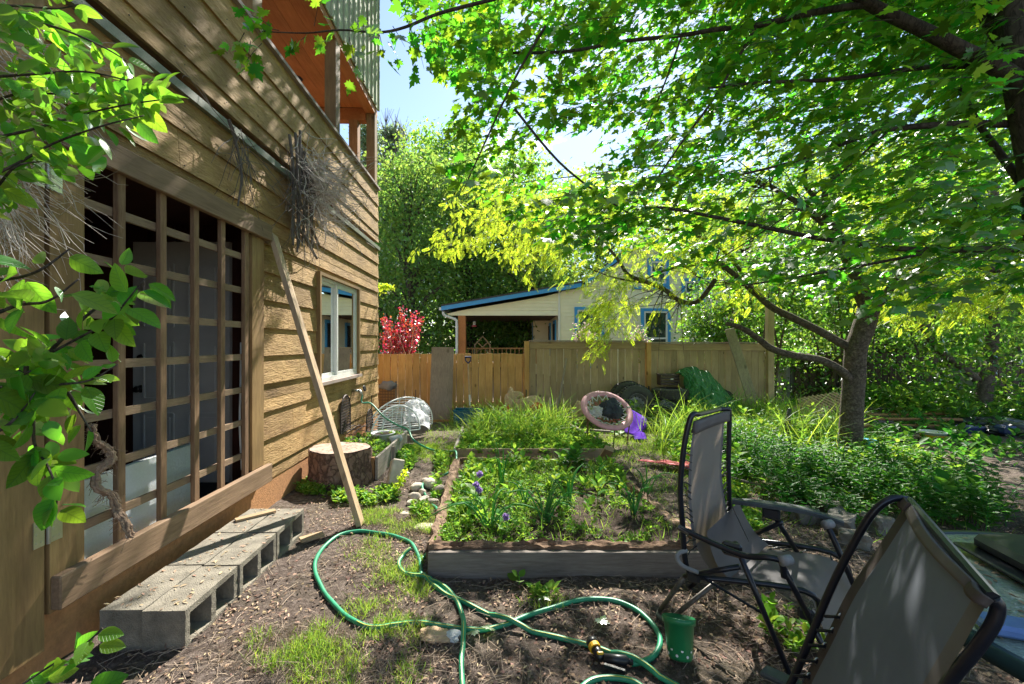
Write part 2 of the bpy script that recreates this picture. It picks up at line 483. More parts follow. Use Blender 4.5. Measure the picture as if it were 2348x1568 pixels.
def m_bark(name, c1, c2, scale=9.0, bump=0.9, stretch=3.5):
    m, nt, out = mat_new(name); L = nt.links
    b = nd(nt, 'ShaderNodeBsdfPrincipled', Roughness=0.9); b.inputs['Specular IOR Level'].default_value = 0.2
    tc = nt.nodes.new('ShaderNodeTexCoord'); mp = nt.nodes.new('ShaderNodeMapping'); mp.inputs['Scale'].default_value = (1, 1, 1 / stretch)
    L.new(tc.outputs['Object'], mp.inputs['Vector'])
    n1 = nd(nt, 'ShaderNodeTexNoise', Scale=scale, Detail=8.0, Roughness=0.7, Distortion=1.0); vo = nd(nt, 'ShaderNodeTexVoronoi', Scale=scale * 1.6, _feature='DISTANCE_TO_EDGE')
    L.new(mp.outputs[0], n1.inputs['Vector'])
    mv = nt.nodes.new('ShaderNodeMix'); mv.data_type = 'RGBA'; mv.inputs['Factor'].default_value = 0.12
    L.new(mp.outputs[0], mv.inputs['A']); L.new(n1.outputs['Color'], mv.inputs['B']); L.new(mv.outputs['Result'], vo.inputs['Vector'])
    r = ramp(nt, [(0.3, c1), (0.7, c2)]); L.new(n1.outputs['Fac'], r.inputs['Fac'])
    rv = ramp(nt, [(0.0, 0.45), (0.12, 1.0)]); L.new(vo.outputs['Distance'], rv.inputs['Fac'])
    mm = nt.nodes.new('ShaderNodeMix'); mm.data_type = 'RGBA'; mm.blend_type = 'MULTIPLY'; mm.inputs['Factor'].default_value = 1
    L.new(r.outputs['Color'], mm.inputs['A']); L.new(rv.outputs['Color'], mm.inputs['B']); L.new(mm.outputs['Result'], b.inputs['Base Color'])
    hm = nd(nt, 'ShaderNodeMath', _operation='MULTIPLY'); L.new(n1.outputs['Fac'], hm.inputs[0]); L.new(rv.outputs['Color'], hm.inputs[1])
    bp = nd(nt, 'ShaderNodeBump', Strength=bump, Distance=0.02); L.new(hm.outputs[0], bp.inputs['Height']); L.new(bp.outputs[0], b.inputs['Normal'])
    L.new(b.outputs[0], out.inputs['Surface'])
    return m
def m_soil(name, dark, mid, light, green=None, gfac=0.4):
    m, nt, out = mat_new(name); L = nt.links
    b = nd(nt, 'ShaderNodeBsdfPrincipled', Roughness=0.95); b.inputs['Specular IOR Level'].default_value = 0.15
    tc = nt.nodes.new('ShaderNodeTexCoord')
    n1 = nd(nt, 'ShaderNodeTexNoise', Scale=26.0, Detail=10.0, Roughness=0.78); n2 = nd(nt, 'ShaderNodeTexNoise', Scale=1.7, Detail=6.0, Roughness=0.6)
    n3 = nd(nt, 'ShaderNodeTexNoise', Scale=160.0, Detail=4.0, Roughness=0.8)
    for n in (n1, n2, n3): L.new(tc.outputs['Object'], n.inputs['Vector'])
    r = ramp(nt, [(0.3, dark), (0.52, mid), (0.72, light)]); L.new(n1.outputs['Fac'], r.inputs['Fac'])
    col = r.outputs['Color']
    r3 = ramp(nt, [(0.35, 0.55), (0.65, 1.25)]); L.new(n3.outputs['Fac'], r3.inputs['Fac'])
    mm = nt.nodes.new('ShaderNodeMix'); mm.data_type = 'RGBA'; mm.blend_type = 'MULTIPLY'; mm.inputs['Factor'].default_value = 1
    L.new(col, mm.inputs['A']); L.new(r3.outputs['Color'], mm.inputs['B']); col = mm.outputs['Result']
    if green:
        rg = ramp(nt, [(0.5, 0.0), (0.7, gfac)]); L.new(n2.outputs['Fac'], rg.inputs['Fac'])
        mg = nt.nodes.new('ShaderNodeMix'); mg.data_type = 'RGBA'; mg.inputs['B'].default_value = rgba(green)
        L.new(rg.outputs['Color'], mg.inputs['Factor']); L.new(col, mg.inputs['A']); col = mg.outputs['Result']
    L.new(col, b.inputs['Base Color'])
    hs = nd(nt, 'ShaderNodeMath', _operation='ADD'); L.new(n1.outputs['Fac'], hs.inputs[0]); L.new(n3.outputs['Fac'], hs.inputs[1])
    bp = nd(nt, 'ShaderNodeBump', Strength=1.0, Distance=0.02); L.new(hs.outputs[0], bp.inputs['Height']); L.new(bp.outputs[0], b.inputs['Normal'])
    L.new(b.outputs[0], out.inputs['Surface'])
    return m

M = {}
M['siding'] = m_wood('siding_wood', (0.34, 0.19, 0.062), (0.70, 0.455, 0.20), 'Y', 9, 5, 0.8, 1.0, 0.6, 0.2, kscale=1.3, dist=0.035, stain=(0.22, 0.125, 0.055), n3lo=.6)
M['foundation'] = m_plain('orange_concrete', (0.46, 0.22, 0.09), 0.9, var=0.22, scale=30, bump=0.5, bscale=90)
M['post_wood'] = m_wood('gate_wood', (0.25, 0.15, 0.06), (0.44, 0.28, 0.12), 'Z', 8, 10, 0.7, 0.4, 0.8, 0.2, kscale=3.0, stain=(0.16, 0.09, 0.045), n3lo=.6)
M['slat_v'] = m_wood('slat_wood_upright', (0.19, 0.10, 0.05), (0.40, 0.25, 0.14), 'Z', 14, 9, 0.8, 0.6, 0.3, 0.25, stain=(0.07, 0.04, 0.03))
M['slat_h'] = m_wood('slat_wood_cross', (0.22, 0.14, 0.09), (0.42, 0.29, 0.18), 'Y', 14, 9, 0.8, 0.6, 0.3, 0.25)
M['board_y'] = m_wood('weathered_board_along', (0.17, 0.105, 0.06), (0.35, 0.23, 0.14), 'Y', 8, 16, 0.8, 0.6, 0.7, 0.1, kscale=2.6, stain=(0.12, 0.075, 0.05))
M['plank_lean'] = m_wood('lumber', (0.40, 0.26, 0.14), (0.62, 0.46, 0.29), 'Z', 10, 12, 0.75, 0.35, 0.5, 0.1, stain=(0.22, 0.16, 0.11))
M['greywood_x'] = m_wood('grey_timber', (0.16, 0.13, 0.11), (0.34, 0.29, 0.25), 'X', 12, 14, 0.85, 0.7, 0.3, 0.15, stain=(0.08, 0.06, 0.05))
M['greywood_y'] = m_wood('grey_timber_along', (0.26, 0.22, 0.18), (0.48, 0.42, 0.36), 'Y', 12, 14, 0.85, 0.6, 0.3, 0.15)
M['greywood_z'] = m_wood('grey_timber_upright', (0.24, 0.19, 0.15), (0.42, 0.35, 0.28), 'Z', 9, 12, 0.85, 0.5, 0.6, 0.12, kscale=4)
M['rotwood_x'] = m_wood('rotten_wood', (0.10, 0.05, 0.03), (0.42, 0.27, 0.17), 'X', 16, 7, 0.9, 1.0, 0.2, 0.1, stain=(0.05, 0.035, 0.03), dist=0.02)
M['rotwood_y'] = m_wood('rotten_wood_along', (0.13, 0.07, 0.04), (0.50, 0.34, 0.23), 'Y', 16, 7, 0.9, 1.0, 0.2, 0.1, dist=0.02)
M['fence_orange'] = m_wood('orange_cedar', (0.56, 0.29, 0.085), (0.78, 0.48, 0.19), 'Z', 8, 10, 0.75, 0.3, 0.85, 0.22, kscale=5)
M['fence_brown'] = m_wood('brown_cedar', (0.43, 0.31, 0.17), (0.62, 0.47, 0.29), 'Z', 8, 10, 0.75, 0.3, 0.9, 0.22, kscale=6)
M['fence_x'] = m_wood('brown_cedar_rail', (0.36, 0.25, 0.14), (0.54, 0.40, 0.24), 'X', 8, 10, 0.75, 0.3, 0.5, 0.1)
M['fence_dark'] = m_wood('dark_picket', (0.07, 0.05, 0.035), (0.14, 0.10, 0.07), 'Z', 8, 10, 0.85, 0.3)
M['redwood'] = m_wood('red_soffit', (0.42, 0.15, 0.045), (0.62, 0.27, 0.10), 'Y', 8, 12, 0.6, 0.25, 0.6, 0.15, kscale=2.2)
M['beam_brown'] = m_wood('brown_beam', (0.32, 0.15, 0.055), (0.48, 0.26, 0.11), 'Z', 8, 10, 0.7, 0.25)
M['capwood'] = m_wood('cap_board', (0.30, 0.22, 0.19), (0.50, 0.40, 0.35), 'Y', 8, 14, 0.8, 0.3)
M['greenboard'] = m_wood('grey_green_board', (0.38, 0.39, 0.25), (0.54, 0.55, 0.38), 'Z', 9, 8, 0.8, 0.4, 0.0, 0.12)
M['flashing'] = m_plain('grey_green_flashing', (0.17, 0.18, 0.13), 0.6, var=0.25, scale=120, bump=0.3, bscale=200)
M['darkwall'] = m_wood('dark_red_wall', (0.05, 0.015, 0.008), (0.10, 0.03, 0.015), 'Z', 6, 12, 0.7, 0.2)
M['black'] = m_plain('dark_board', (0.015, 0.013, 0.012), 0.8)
M['whitedoor'] = m_plain('painted_door', (0.62, 0.60, 0.55), 0.45, var=0.08, scale=5)
M['foam'] = m_plain('white_foam_board', (0.72, 0.76, 0.76), 0.8, var=0.05, scale=80, bump=0.3, bscale=200)
M['foam_blue'] = m_plain('bluish_foam_board', (0.38, 0.46, 0.47), 0.8, var=0.1, scale=80, bump=0.3)
M['vinyl'] = m_plain('white_vinyl', (0.70, 0.70, 0.66), 0.4, var=0.05)
M['glass'] = m_glass('window_glass', refl=1.5)
M['screen'] = m_plain('insect_screen', (0.10, 0.105, 0.10), 0.9, var=0.1)
M['blind'] = m_plain('pale_blind', (0.36, 0.42, 0.43), 0.8, var=0.08)
M['steel'] = m_plain('zinc_steel', (0.55, 0.55, 0.50), 0.35, metal=0.9, var=0.1)
M['brass'] = m_plain('dark_knob', (0.04, 0.035, 0.03), 0.3, metal=0.6)
M['concrete'] = m_plain('concrete_block_grey', (0.22, 0.195, 0.15), 0.95, var=0.35, scale=14, bump=0.8, bscale=170)
M['bark_stump'] = m_bark('stump_bark', (0.14, 0.08, 0.06), (0.34, 0.22, 0.17), 11, 1.0, 1.6)
M['stumptop'] = m_plain('cut_wood', (0.36, 0.25, 0.19), 0.9, var=0.45, scale=9, bump=0.7, bscale=40)
M['stone'] = m_plain('river_stone', (0.50, 0.43, 0.35), 0.85, var=0.3, scale=9, bump=0.4, bscale=50)
M['stone_dark'] = m_plain('mossy_stone', (0.13, 0.12, 0.10), 0.9, var=0.4, scale=9, bump=0.7, bscale=40)
M['soil'] = m_soil('garden_soil', (0.05, 0.035, 0.028), (0.13, 0.095, 0.075), (0.27, 0.21, 0.165))
M['ground'] = m_soil('yard_soil', (0.06, 0.043, 0.035), (0.20, 0.152, 0.125), (0.46, 0.375, 0.32), (0.12, 0.13, 0.05), 0.3)
M['hose'] = m_plain('green_hose', (0.03, 0.28, 0.14), 0.42, var=0.3, scale=9)
M['hose_stripe'] = m_plain('yellow_stripe', (0.55, 0.55, 0.08), 0.4)
M['blackplastic'] = m_plain('black_plastic', (0.02, 0.021, 0.024), 0.35, var=0.2)
M['yellowplastic'] = m_plain('yellow_plastic', (0.75, 0.42, 0.02), 0.4)
M['potgreen'] = m_plain('green_plastic', (0.02, 0.20, 0.07), 0.3, var=0.1)
M['chairframe'] = m_plain('black_metal_tube', (0.018, 0.02, 0.028), 0.28, metal=0.3, var=0.2)
M['worn_tube'] = m_plain('worn_metal_tube', (0.12, 0.11, 0.10), 0.5, metal=0.5, var=0.5, scale=30)
M['chairfab'] = m_fabric('grey_mesh_fabric', (0.20, 0.195, 0.195), 0.30, (0.42, 0.33, 0.25))
M['chairfab2'] = m_fabric('grey_sling_fabric', (0.125, 0.14, 0.165), 0.08, (0.3, 0.3, 0.3))
M['chairband'] = m_fabric('brown_edge_band', (0.085, 0.068, 0.06), 0.05)
M['chairhem'] = m_fabric('taupe_hem', (0.15, 0.135, 0.128), 0.1)
M['armpad'] = m_plain('worn_arm_plastic', (0.05, 0.06, 0.065), 0.5, var=0.3)
M['greycap'] = m_plain('grey_foam_roll', (0.22, 0.22, 0.22), 0.8, var=0.3)
M['wire'] = m_plain('white_wire', (0.75, 0.75, 0.72), 0.5, var=0.1)
M['iron'] = m_plain('brown_iron', (0.07, 0.05, 0.045), 0.6, metal=0.4, var=0.3)
M['twig'] = m_plain('dead_twig', (0.46, 0.40, 0.35), 0.7, var=0.45, scale=40)
M['twigdark'] = m_plain('dark_twig', (0.12, 0.10, 0.085), 0.85, var=0.4, scale=20)
M['maplebark'] = m_bark('maple_bark', (0.045, 0.035, 0.028), (0.11, 0.09, 0.07), 14, 0.5)
M['trunkbark'] = m_bark('grey_brown_bark', (0.085, 0.065, 0.052), (0.21, 0.17, 0.135), 16, 0.8, 0.8)
M['treebark'] = m_bark('tree_bark', (0.05, 0.04, 0.03), (0.13, 0.11, 0.08), 5, 0.6)
M['maple'] = m_leaf('maple_leaf', (0.045, 0.14, 0.02), (0.28, 0.66, 0.03), 0.5, 0.42, 0.06, hue=0.045)
M['locust'] = m_leaf('locust_leaf', (0.19, 0.30, 0.025), (0.74, 0.92, 0.05), 0.58, 0.2, 0.05)
M['shrubleaf'] = m_leaf('shrub_leaf', (0.06, 0.18, 0.028), (0.34, 0.72, 0.04), 0.5, 0.32, 0.14, 0.32, veins=True)
M['shrubinner'] = m_leaf('shrub_leaf_inner', (0.06, 0.18, 0.028), (0.34, 0.72, 0.04), 0.5, 0.32, 0.14, 0.32)
M['lilac'] = m_leaf('lilac_leaf', (0.045, 0.12, 0.025), (0.26, 0.50, 0.04), 0.5, 0.35, 0.14, 0.3)
M['treeleaf'] = m_leaf('tree_leaf', (0.085, 0.16, 0.045), (0.36, 0.58, 0.08), 0.48, 0.35, 0.04)
M['treeleaf2'] = m_leaf('bright_tree_leaf', (0.11, 0.21, 0.045), (0.46, 0.76, 0.08), 0.52, 0.35, 0.04)
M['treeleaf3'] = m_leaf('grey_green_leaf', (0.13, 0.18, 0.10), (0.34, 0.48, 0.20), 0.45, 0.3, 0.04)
M['redleaf'] = m_leaf('red_leaf', (0.14, 0.015, 0.02), (0.70, 0.05, 0.05), 0.5, 0.4, 0.12)
M['grass'] = m_leaf('grass_blade', (0.13, 0.25, 0.035), (0.46, 0.68, 0.07), 0.45, 0.3, 0.08)
M['weed'] = m_leaf('weed_leaf', (0.11, 0.24, 0.035), (0.42, 0.68, 0.06), 0.45, 0.35, 0.08)
M['weeddark'] = m_leaf('perennial_leaf', (0.035, 0.125, 0.018), (0.16, 0.45, 0.03), 0.45, 0.35, 0.10)
M['onion'] = m_leaf('onion_leaf', (0.07, 0.22, 0.06), (0.22, 0.55, 0.10), 0.35, 0.25, 0.08)
M['chip'] = m_leaf('bark_chip', (0.20, 0.135, 0.095), (0.05, 0.03, 0.02), 0.05, 0.6, 0.02)
M['straw'] = m_plain('dry_straw', (0.38, 0.29, 0.21), 0.9, var=0.35, scale=20)
M['seed'] = m_leaf('dry_seed', (0.46, 0.33, 0.22), (0.4, 0.25, 0.12), 0.2, 0.4, 0.05)
M['purpleflower'] = m_leaf('purple_petal', (0.42, 0.26, 0.62), (0.5, 0.35, 0.7), 0.4, 0.2, 0.05)
M['pinkflower'] = m_leaf('pale_pink_petal', (0.62, 0.48, 0.50), (0.7, 0.5, 0.5), 0.4, 0.2, 0.05)
M['rubber'] = m_plain('tyre_rubber', (0.05, 0.047, 0.044), 0.75, var=0.4, scale=30)
M['rim'] = m_plain('dusty_rim', (0.22, 0.21, 0.20), 0.5, metal=0.5, var=0.3)
M['pink'] = m_plain('pink_rim_fabric', (0.68, 0.32, 0.36), 0.6, var=0.12)
M['cord'] = m_plain('bungee_cord', (0.62, 0.60, 0.55), 0.6, var=0.3)
M['cordred'] = m_plain('red_bungee_cord', (0.50, 0.16, 0.11), 0.6, var=0.3)
M['purple'] = m_plain('purple_foam', (0.11, 0.035, 0.38), 0.95, var=0.08, spec=0.05)
M['tarp'] = m_plain('green_tarp', (0.02, 0.13, 0.035), 0.55, var=0.2, bump=0.4, bscale=12)
M['paper'] = m_plain('brown_paper', (0.50, 0.34, 0.20), 0.8, var=0.2, scale=12, bump=0.5, bscale=20)
M['redprint'] = m_plain('red_print', (0.55, 0.06, 0.04), 0.7, var=0.2)
M['tealbin'] = m_plain('teal_plastic', (0.01, 0.12, 0.19), 0.35)
M['bluebin'] = m_plain('sky_blue_plastic', (0.03, 0.36, 0.55), 0.35)
M['white'] = m_plain('white_plastic', (0.72, 0.72, 0.70), 0.4, var=0.08)
M['yellowlabel'] = m_plain('yellow_label', (0.80, 0.42, 0.02), 0.5)
M['darkblue'] = m_plain('dark_blue_plastic', (0.02, 0.035, 0.12), 0.4)
M['redplastic'] = m_plain('red_plastic', (0.55, 0.04, 0.06), 0.35)
M['cloth'] = m_fabric('dark_cloth', (0.05, 0.06, 0.07), 0.0)
M['clothgrey'] = m_fabric('grey_cloth', (0.20, 0.20, 0.21), 0.05)
M['clothwhite'] = m_fabric('white_cloth', (0.65, 0.65, 0.62), 0.1)
M['yellowsiding'] = m_plain('cream_vinyl_siding', (0.80, 0.76, 0.54), 0.6, var=0.05, scale=3)
M['bluetrim'] = m_plain('bright_blue_trim', (0.05, 0.30, 0.62), 0.5, var=0.06)
M['roofing'] = m_plain('dark_shingle', (0.06, 0.055, 0.055), 0.9, var=0.4, scale=25, bump=0.5)
M['soffitbrown'] = m_wood('brown_ceiling', (0.14, 0.075, 0.04), (0.24, 0.14, 0.08), 'Y', 4, 14, 0.7, 0.2)
M['plasticsheet'] = m_fabric('translucent_plastic_sheet', (0.75, 0.77, 0.78), 0.45, (0.8, 0.82, 0.84), rough=0.25)
M['tableglass'] = m_plain('hammered_glass_top', (0.25, 0.31, 0.26), 0.12, var=0.25, scale=70, bump=0.35, bscale=90, spec=0.9)
M['tablerim'] = m_plain('dark_green_metal', (0.02, 0.045, 0.04), 0.4)
M['lattice'] = m_wood('lattice_wood', (0.38, 0.25, 0.13), (0.56, 0.40, 0.24), 'X', 8, 8, 0.8, 0.3)
M['pole'] = m_wood('old_poles', (0.16, 0.09, 0.05), (0.36, 0.22, 0.13), 'X', 10, 12, 0.85, 0.4, 0, 0.45)
M['shedgrey'] = m_plain('grey_shed', (0.22, 0.22, 0.21), 0.7, var=0.1)
M['dish'] = m_plain('dish_grey', (0.36, 0.36, 0.34), 0.5)
M['orangegear'] = m_plain('rust_orange', (0.45, 0.12, 0.03), 0.6)
M['rope'] = m_plain('frayed_hemp', (0.30, 0.20, 0.13), 0.95, var=0.4, scale=60, bump=0.6, bscale=200)
M['bluewhite'] = m_plain('blue_tub', (0.10, 0.18, 0.40), 0.3)
# ================================================================ THE GROUND
def gz(x, y):
    x = np.asarray(x, float); y = np.asarray(y, float)
    z = 0.010 * np.sin(2.1 * x + 1.3) * np.cos(1.7 * y) + 0.006 * np.sin(6.3 * x + 2 * y) + 0.005 * np.cos(8.1 * y - 3 * x) + 0.003 * np.sin(19 * x) * np.sin(17 * y + x)
    return z
def gzf(x, y): return float(gz(x, y))
def axis(lo, hi, step, far):
    a = list(np.arange(lo, hi, step)); s = step; u = []; v = []
    q = hi
    while q < far: u.append(q); s *= 1.35; q += s
    u.append(far); s = step; q = lo - step
    while q > -far: v.append(q); s *= 1.35; q -= s
    v.append(-far)
    return np.array(v[::-1] + a + u)
gx = axis(-3.0, 6.0, 0.04, 400.0); gy = axis(0.9, 9.0, 0.04, 400.0)
X, Y = np.meshgrid(gx, gy)
Z = gz(X, Y) * np.clip(1 - (np.abs(X) - 12) / 30, 0, 1)
near = (np.abs(X) < 7) & (Y < 10) & (Y > 0)
Z = Z + near * rng.normal(size=X.shape) * 0.0022
V = np.stack([X.ravel(), Y.ravel(), Z.ravel()], 1)
nx, ny = len(gx), len(gy)
I = (np.arange(ny - 1)[:, None] * nx + np.arange(nx - 1)[None, :]).ravel()
npmesh('ground', V, np.stack([I, I + 1, I + nx + 1, I + nx], 1), M['ground'], smooth=True, kind='structure')

# ================================================================ THE WOODEN HOUSE (left)
HB = Vector((-1.96, 0, 0)); HD = Vector((-0.039, 1, 0)).normalized(); HN = Vector((1, 0.039, 0)).normalized()
def HW(u, w, z): return HB + HD * u + HN * w + Vector((0, 0, z))
def hb(mb, u0, u1, w0, w1, z0, z1):
    return mb.hexa([HW(u0, w0, z0), HW(u1, w0, z0), HW(u1, w1, z0), HW(u0, w1, z0), HW(u0, w0, z1), HW(u1, w0, z1), HW(u1, w1, z1), HW(u0, w1, z1)])
def hb1(name, mat, parent, *a, **kw):
    return hb(MB(), *a).build(name, mat, parent, **kw)
house = thing('wooden_house', 'tan timber clad two storey house with covered upper deck, filling the left side', 'house', HW(3, 0, 0))
hb1('foundation', M['foundation'], house, -1.5, 7.06, -0.25, 0.02, -0.1, 0.25)
CORNER = 7.09
# openings in the lower wall: door 1.81..3.53 x .27..2.39, window 4.64..6.01 x .94..2.20
def siding(u0, u1, z0, z1, sub=None, zt=0.006, t=0.026, w=0.0):
    mb = MB()
    ov = 0.02
    n = 1
    mb.add([HW(u0, w, z0 - .0), HW(u1, w, z0 - .0), HW(u1, w + t, z0 - .0), HW(u0, w + t, z0 - .0),
            HW(u0, w, z1 + ov), HW(u1, w, z1 + ov), HW(u1, w + zt, z1 + ov), HW(u0, w + zt, z1 + ov)],
           [(0, 3, 2, 1), (4, 5, 6, 7), (0, 1, 5, 4), (1, 2, 6, 5), (2, 3, 7, 6), (3, 0, 4, 7)])
    return mb.build('siding_plank', M['siding'], house)
def course(z0, z1, cuts, holes, umin=-1.5, umax=CORNER, **k):
    segs = [(umin, umax)]
    for (h0, h1, hz0, hz1) in holes:
        if z1 > hz0 + .02 and z0 < hz1 - .02:
            segs = [q for s0, s1 in segs for q in ((s0, min(s1, h0)), (max(s0, h1), s1)) if q[1] - q[0] > 0.02]
    for s0, s1 in segs:
        cs = [s0] + [c for c in cuts if s0 + .15 < c < s1 - .15] + [s1]
        for a, b in zip(cs, cs[1:]):
            siding(a + .0015, b - .0015, z0, z1, **k)
holes = [(1.70, 3.53, 0.27, 2.36), (4.64, 6.01, 0.94, 2.20)]
# split a course that an opening's top or bottom edge crosses
def course2(z0, z1, cuts):
    zs = [z0] + sorted({h for H4 in holes for h in H4[2:] if z0 + .03 < h < z1 - .03}) + [z1]
    if len(zs) == 2: course(z0, z1, cuts, holes); return
    for a, b in zip(zs, zs[1:]): course(a, b, cuts, holes, t=0.026 if a == z0 else 0.012, zt=.006)
zb = [0.25, 0.36] + [0.36 + 0.237 * k for k in range(1, 12)]
cutsets = [[4.2], [5.0], [4.1], [], [4.25], [6.5], [4.0], [], [2.9, 5.2], [3.05, 5.9], [2.62, 4.1], [4.6]]
for i in range(len(zb) - 1):
    course2(zb[i], min(zb[i + 1], 2.955), cutsets[i % len(cutsets)])
nh = MB(); RNH = Matrix.Rotation(math.radians(90), 3, 'Y')
for zq in zb[1:-1] + [3.12, 3.24, 3.48, 3.72]:
    for uq in np.arange(.2, CORNER, .41):
        if any(h0 - .02 < uq < h1 + .02 and h2 - .05 < zq < h3 for h0, h1, h2, h3 in holes): continue
        nh.lathe([(0, .0015), (.004, .001), (.0045, -.002)], HW(uq + random.gauss(0, .01), .0255, zq + .028), 6, RNH)
nh.build('nail_heads', M['iron'], house, kind='stuff')
# sheathing behind the siding
for a in ((-1.5, 1.70, -.06, 0, .25, 2.95), (1.70, 3.53, -.06, 0, 2.39, 2.95), (3.53, 4.70, -.06, 0, .25, 2.95), (4.70, 5.95, -.06, 0, .25, 1.0), (4.70, 5.95, -.06, 0, 2.14, 2.95), (5.95, CORNER - .01, -.06, 0, .25, 2.95)):
    hb1('sheathing', M['black'], house, *a)
hb1('end_wall', M['siding'], house, CORNER - .05, CORNER - .005, -5.5, -.061, -.1, 2.95)
# ledge, deck, parapet
hb1('ledge', M['flashing'], house, -1.5, CORNER + .01, -0.06, 0.045, 2.955, 3.01)
hb1('deck_floor', M['beam_brown'], house, -1.5, CORNER - .01, -3.4, -0.14, 2.93, 2.99)
for a, b in zip([3.085, 3.21, 3.45, 3.69], [3.21, 3.45, 3.69, 3.955]):
    course(a, b, {3.085: [4.4], 3.21: [2.2, 5.1], 3.45: [3.25, 5.6], 3.69: [4.0]}[a], [], w=0.0)
hb1('parapet_backing', M['beam_brown'], house, -1.5, CORNER - .01, -.10, 0, 3.10, 3.955)
hb1('railing_cap', M['capwood'], house, -1.5, CORNER + .02, -.13, .05, 3.956, 3.99)
for u0 in (-.1, 1.7, 3.45, 5.25, 6.95):
    hb1('porch_post', M['post_wood'], house, u0, u0 + .14, -.137, -.002, 3.991, 5.16)
    hb1('short_stud', M['beam_brown'], house, u0, u0 + .1, -.12, -.03, 3.011, 3.08)
hb1('porch_post', M['beam_brown'], house, 6.95, 7.085, -.42, -.28, 3.0, 5.05)
hb1('edge_beam', M['redwood'], house, 0, CORNER, -.15, .0, 5.161, 5.262)
hb1('cross_beam', M['redwood'], house, CORNER - .14, CORNER, -3.3, -.151, 5.05, 5.24)
for k in range(17):
    w1 = -.151 - k * .19
    hb1('ceiling_plank', M['redwood'], house, 0.0, CORNER - .145, w1 - .186, w1, 5.245, 5.26)
hb1('ceiling_backing', M['black'], house, 0, CORNER, -3.4, -.01, 5.264, 5.30)
mb = MB()
for uu, ww in ((6.2, -.9), (5.3, -.9), (4.4, -.9), (6.3, -1.9), (5.2, -1.9)):
    mb.lathe([(0.0, 0), (.07, 0), (.075, -.006), (.04, -.007), (.035, -.002)], HW(uu, ww, 5.244), 14)
mb.build('recessed_light', M['brass'], house)
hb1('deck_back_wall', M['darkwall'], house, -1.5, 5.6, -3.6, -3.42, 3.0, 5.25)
# upper storey of vertical boards
u = 3.2
k = 0
while u < CORNER - .05:
    u2 = min(u + .205, CORNER)
    hb1('cladding_board', M['greenboard'], house, u + .006, u2 - .006, .005, .022, 5.264, 8.9)
    hb1('batten', M['greenboard'], house, u2 - .02, u2 + .02 if u2 < CORNER else u2, .0225, .042, 5.266, 8.9)
    u = u2
hb1('upper_wall', M['greenboard'], house, -1.5, CORNER - .006, -3.5, .004, 5.301, 8.9)
# gate post boards, header, sill board, jamb (the lattice door with its frame)
hb1('door_post', M['post_wood'], house, 1.40, 1.79, 0.0275, .066, .12, 2.95)
gate = bpy.data.objects.new('lattice_door', None); link(gate, house)
hb1('stile', M['post_wood'], gate, 1.812, 1.965, .028, .066, .26, 2.32)
hb1('stile', M['post_wood'], gate, 3.325, 3.49, .028, .066, .42, 2.262)
MB().beam(HW(1.83, .088, 2.325), HW(3.545, .088, 2.325), .04, .13, ch=.004).build('header_board', M['board_y'], gate)
MB().beam(HW(1.815, .086, .345), HW(3.545, .086, .345), .044, .145, ch=.005).build('bottom_board', M['board_y'], gate)
hb1('gap_lining', M['black'], house, 3.492, 3.512, .0, .05, .27, 2.39)
for z in (2.07, 1.815, 1.555, 1.31, 1.06, .812, .56):
    o = hb1('cross_slat', M['slat_h'], gate, 1.966, 3.36, .026, .044, z - .022 + random.uniform(-.003, .003), z + .022)
for i, uu in enumerate((2.155, 2.426, 2.694, 2.96, 3.236)):
    b = MB(); b.beam(HW(uu + random.uniform(-.008, .008), .060, .36), HW(uu, .060, 2.275), .028, .046, up=HD, ch=.003)
    b.build('upright_slat', M['slat_v'], gate)
hb1('upright_slat', M['slat_v'], gate, 3.292, 3.312, .0, .05, .36, 2.27)
for zz in (2.12, .62):
    hg = MB()
    hb(hg, 1.745, 1.788, .0665, .070, zz - .055, zz + .055); hb(hg, 1.814, 1.862, .0665, .070, zz - .055, zz + .055)
    hg.tube([HW(1.801, .072, zz - .055), HW(1.801, .072, zz + .055)], .007, 10)
    for du in (1.757, 1.776, 1.826, 1.850):
        for dz in (-.035, 0, .035):
            if (du in (1.757, 1.826)) or dz:
                hg.lathe([(0, .002), (.004, .0015), (.0045, 0)], HW(du, .0702, zz + dz), 8, Matrix.Rotation(math.radians(90), 3, 'Y'))
    hg.build('hinge', M['steel'], gate)
# the entry behind the lattice: side walls, ceiling, floor, far white door
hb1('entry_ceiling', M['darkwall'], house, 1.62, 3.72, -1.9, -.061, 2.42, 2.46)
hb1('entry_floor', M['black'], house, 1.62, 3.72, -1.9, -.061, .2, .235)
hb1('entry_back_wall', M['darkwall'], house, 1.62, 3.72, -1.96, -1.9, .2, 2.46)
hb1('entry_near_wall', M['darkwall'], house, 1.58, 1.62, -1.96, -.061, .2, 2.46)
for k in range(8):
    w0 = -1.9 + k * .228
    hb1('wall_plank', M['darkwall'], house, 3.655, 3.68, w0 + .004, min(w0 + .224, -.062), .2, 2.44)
dy = 3.60
door = bpy.data.objects.new('white_panel_door', None); link(door, house)
dx0, dx1, dz0, dz1 = -3.20, -2.385, .24, 2.27
MB().box(((dx0 + dx1) / 2, dy + .02, (dz0 + dz1) / 2), (dx1 - dx0, .035, dz1 - dz0)).build('door_leaf', M['whitedoor'], door)
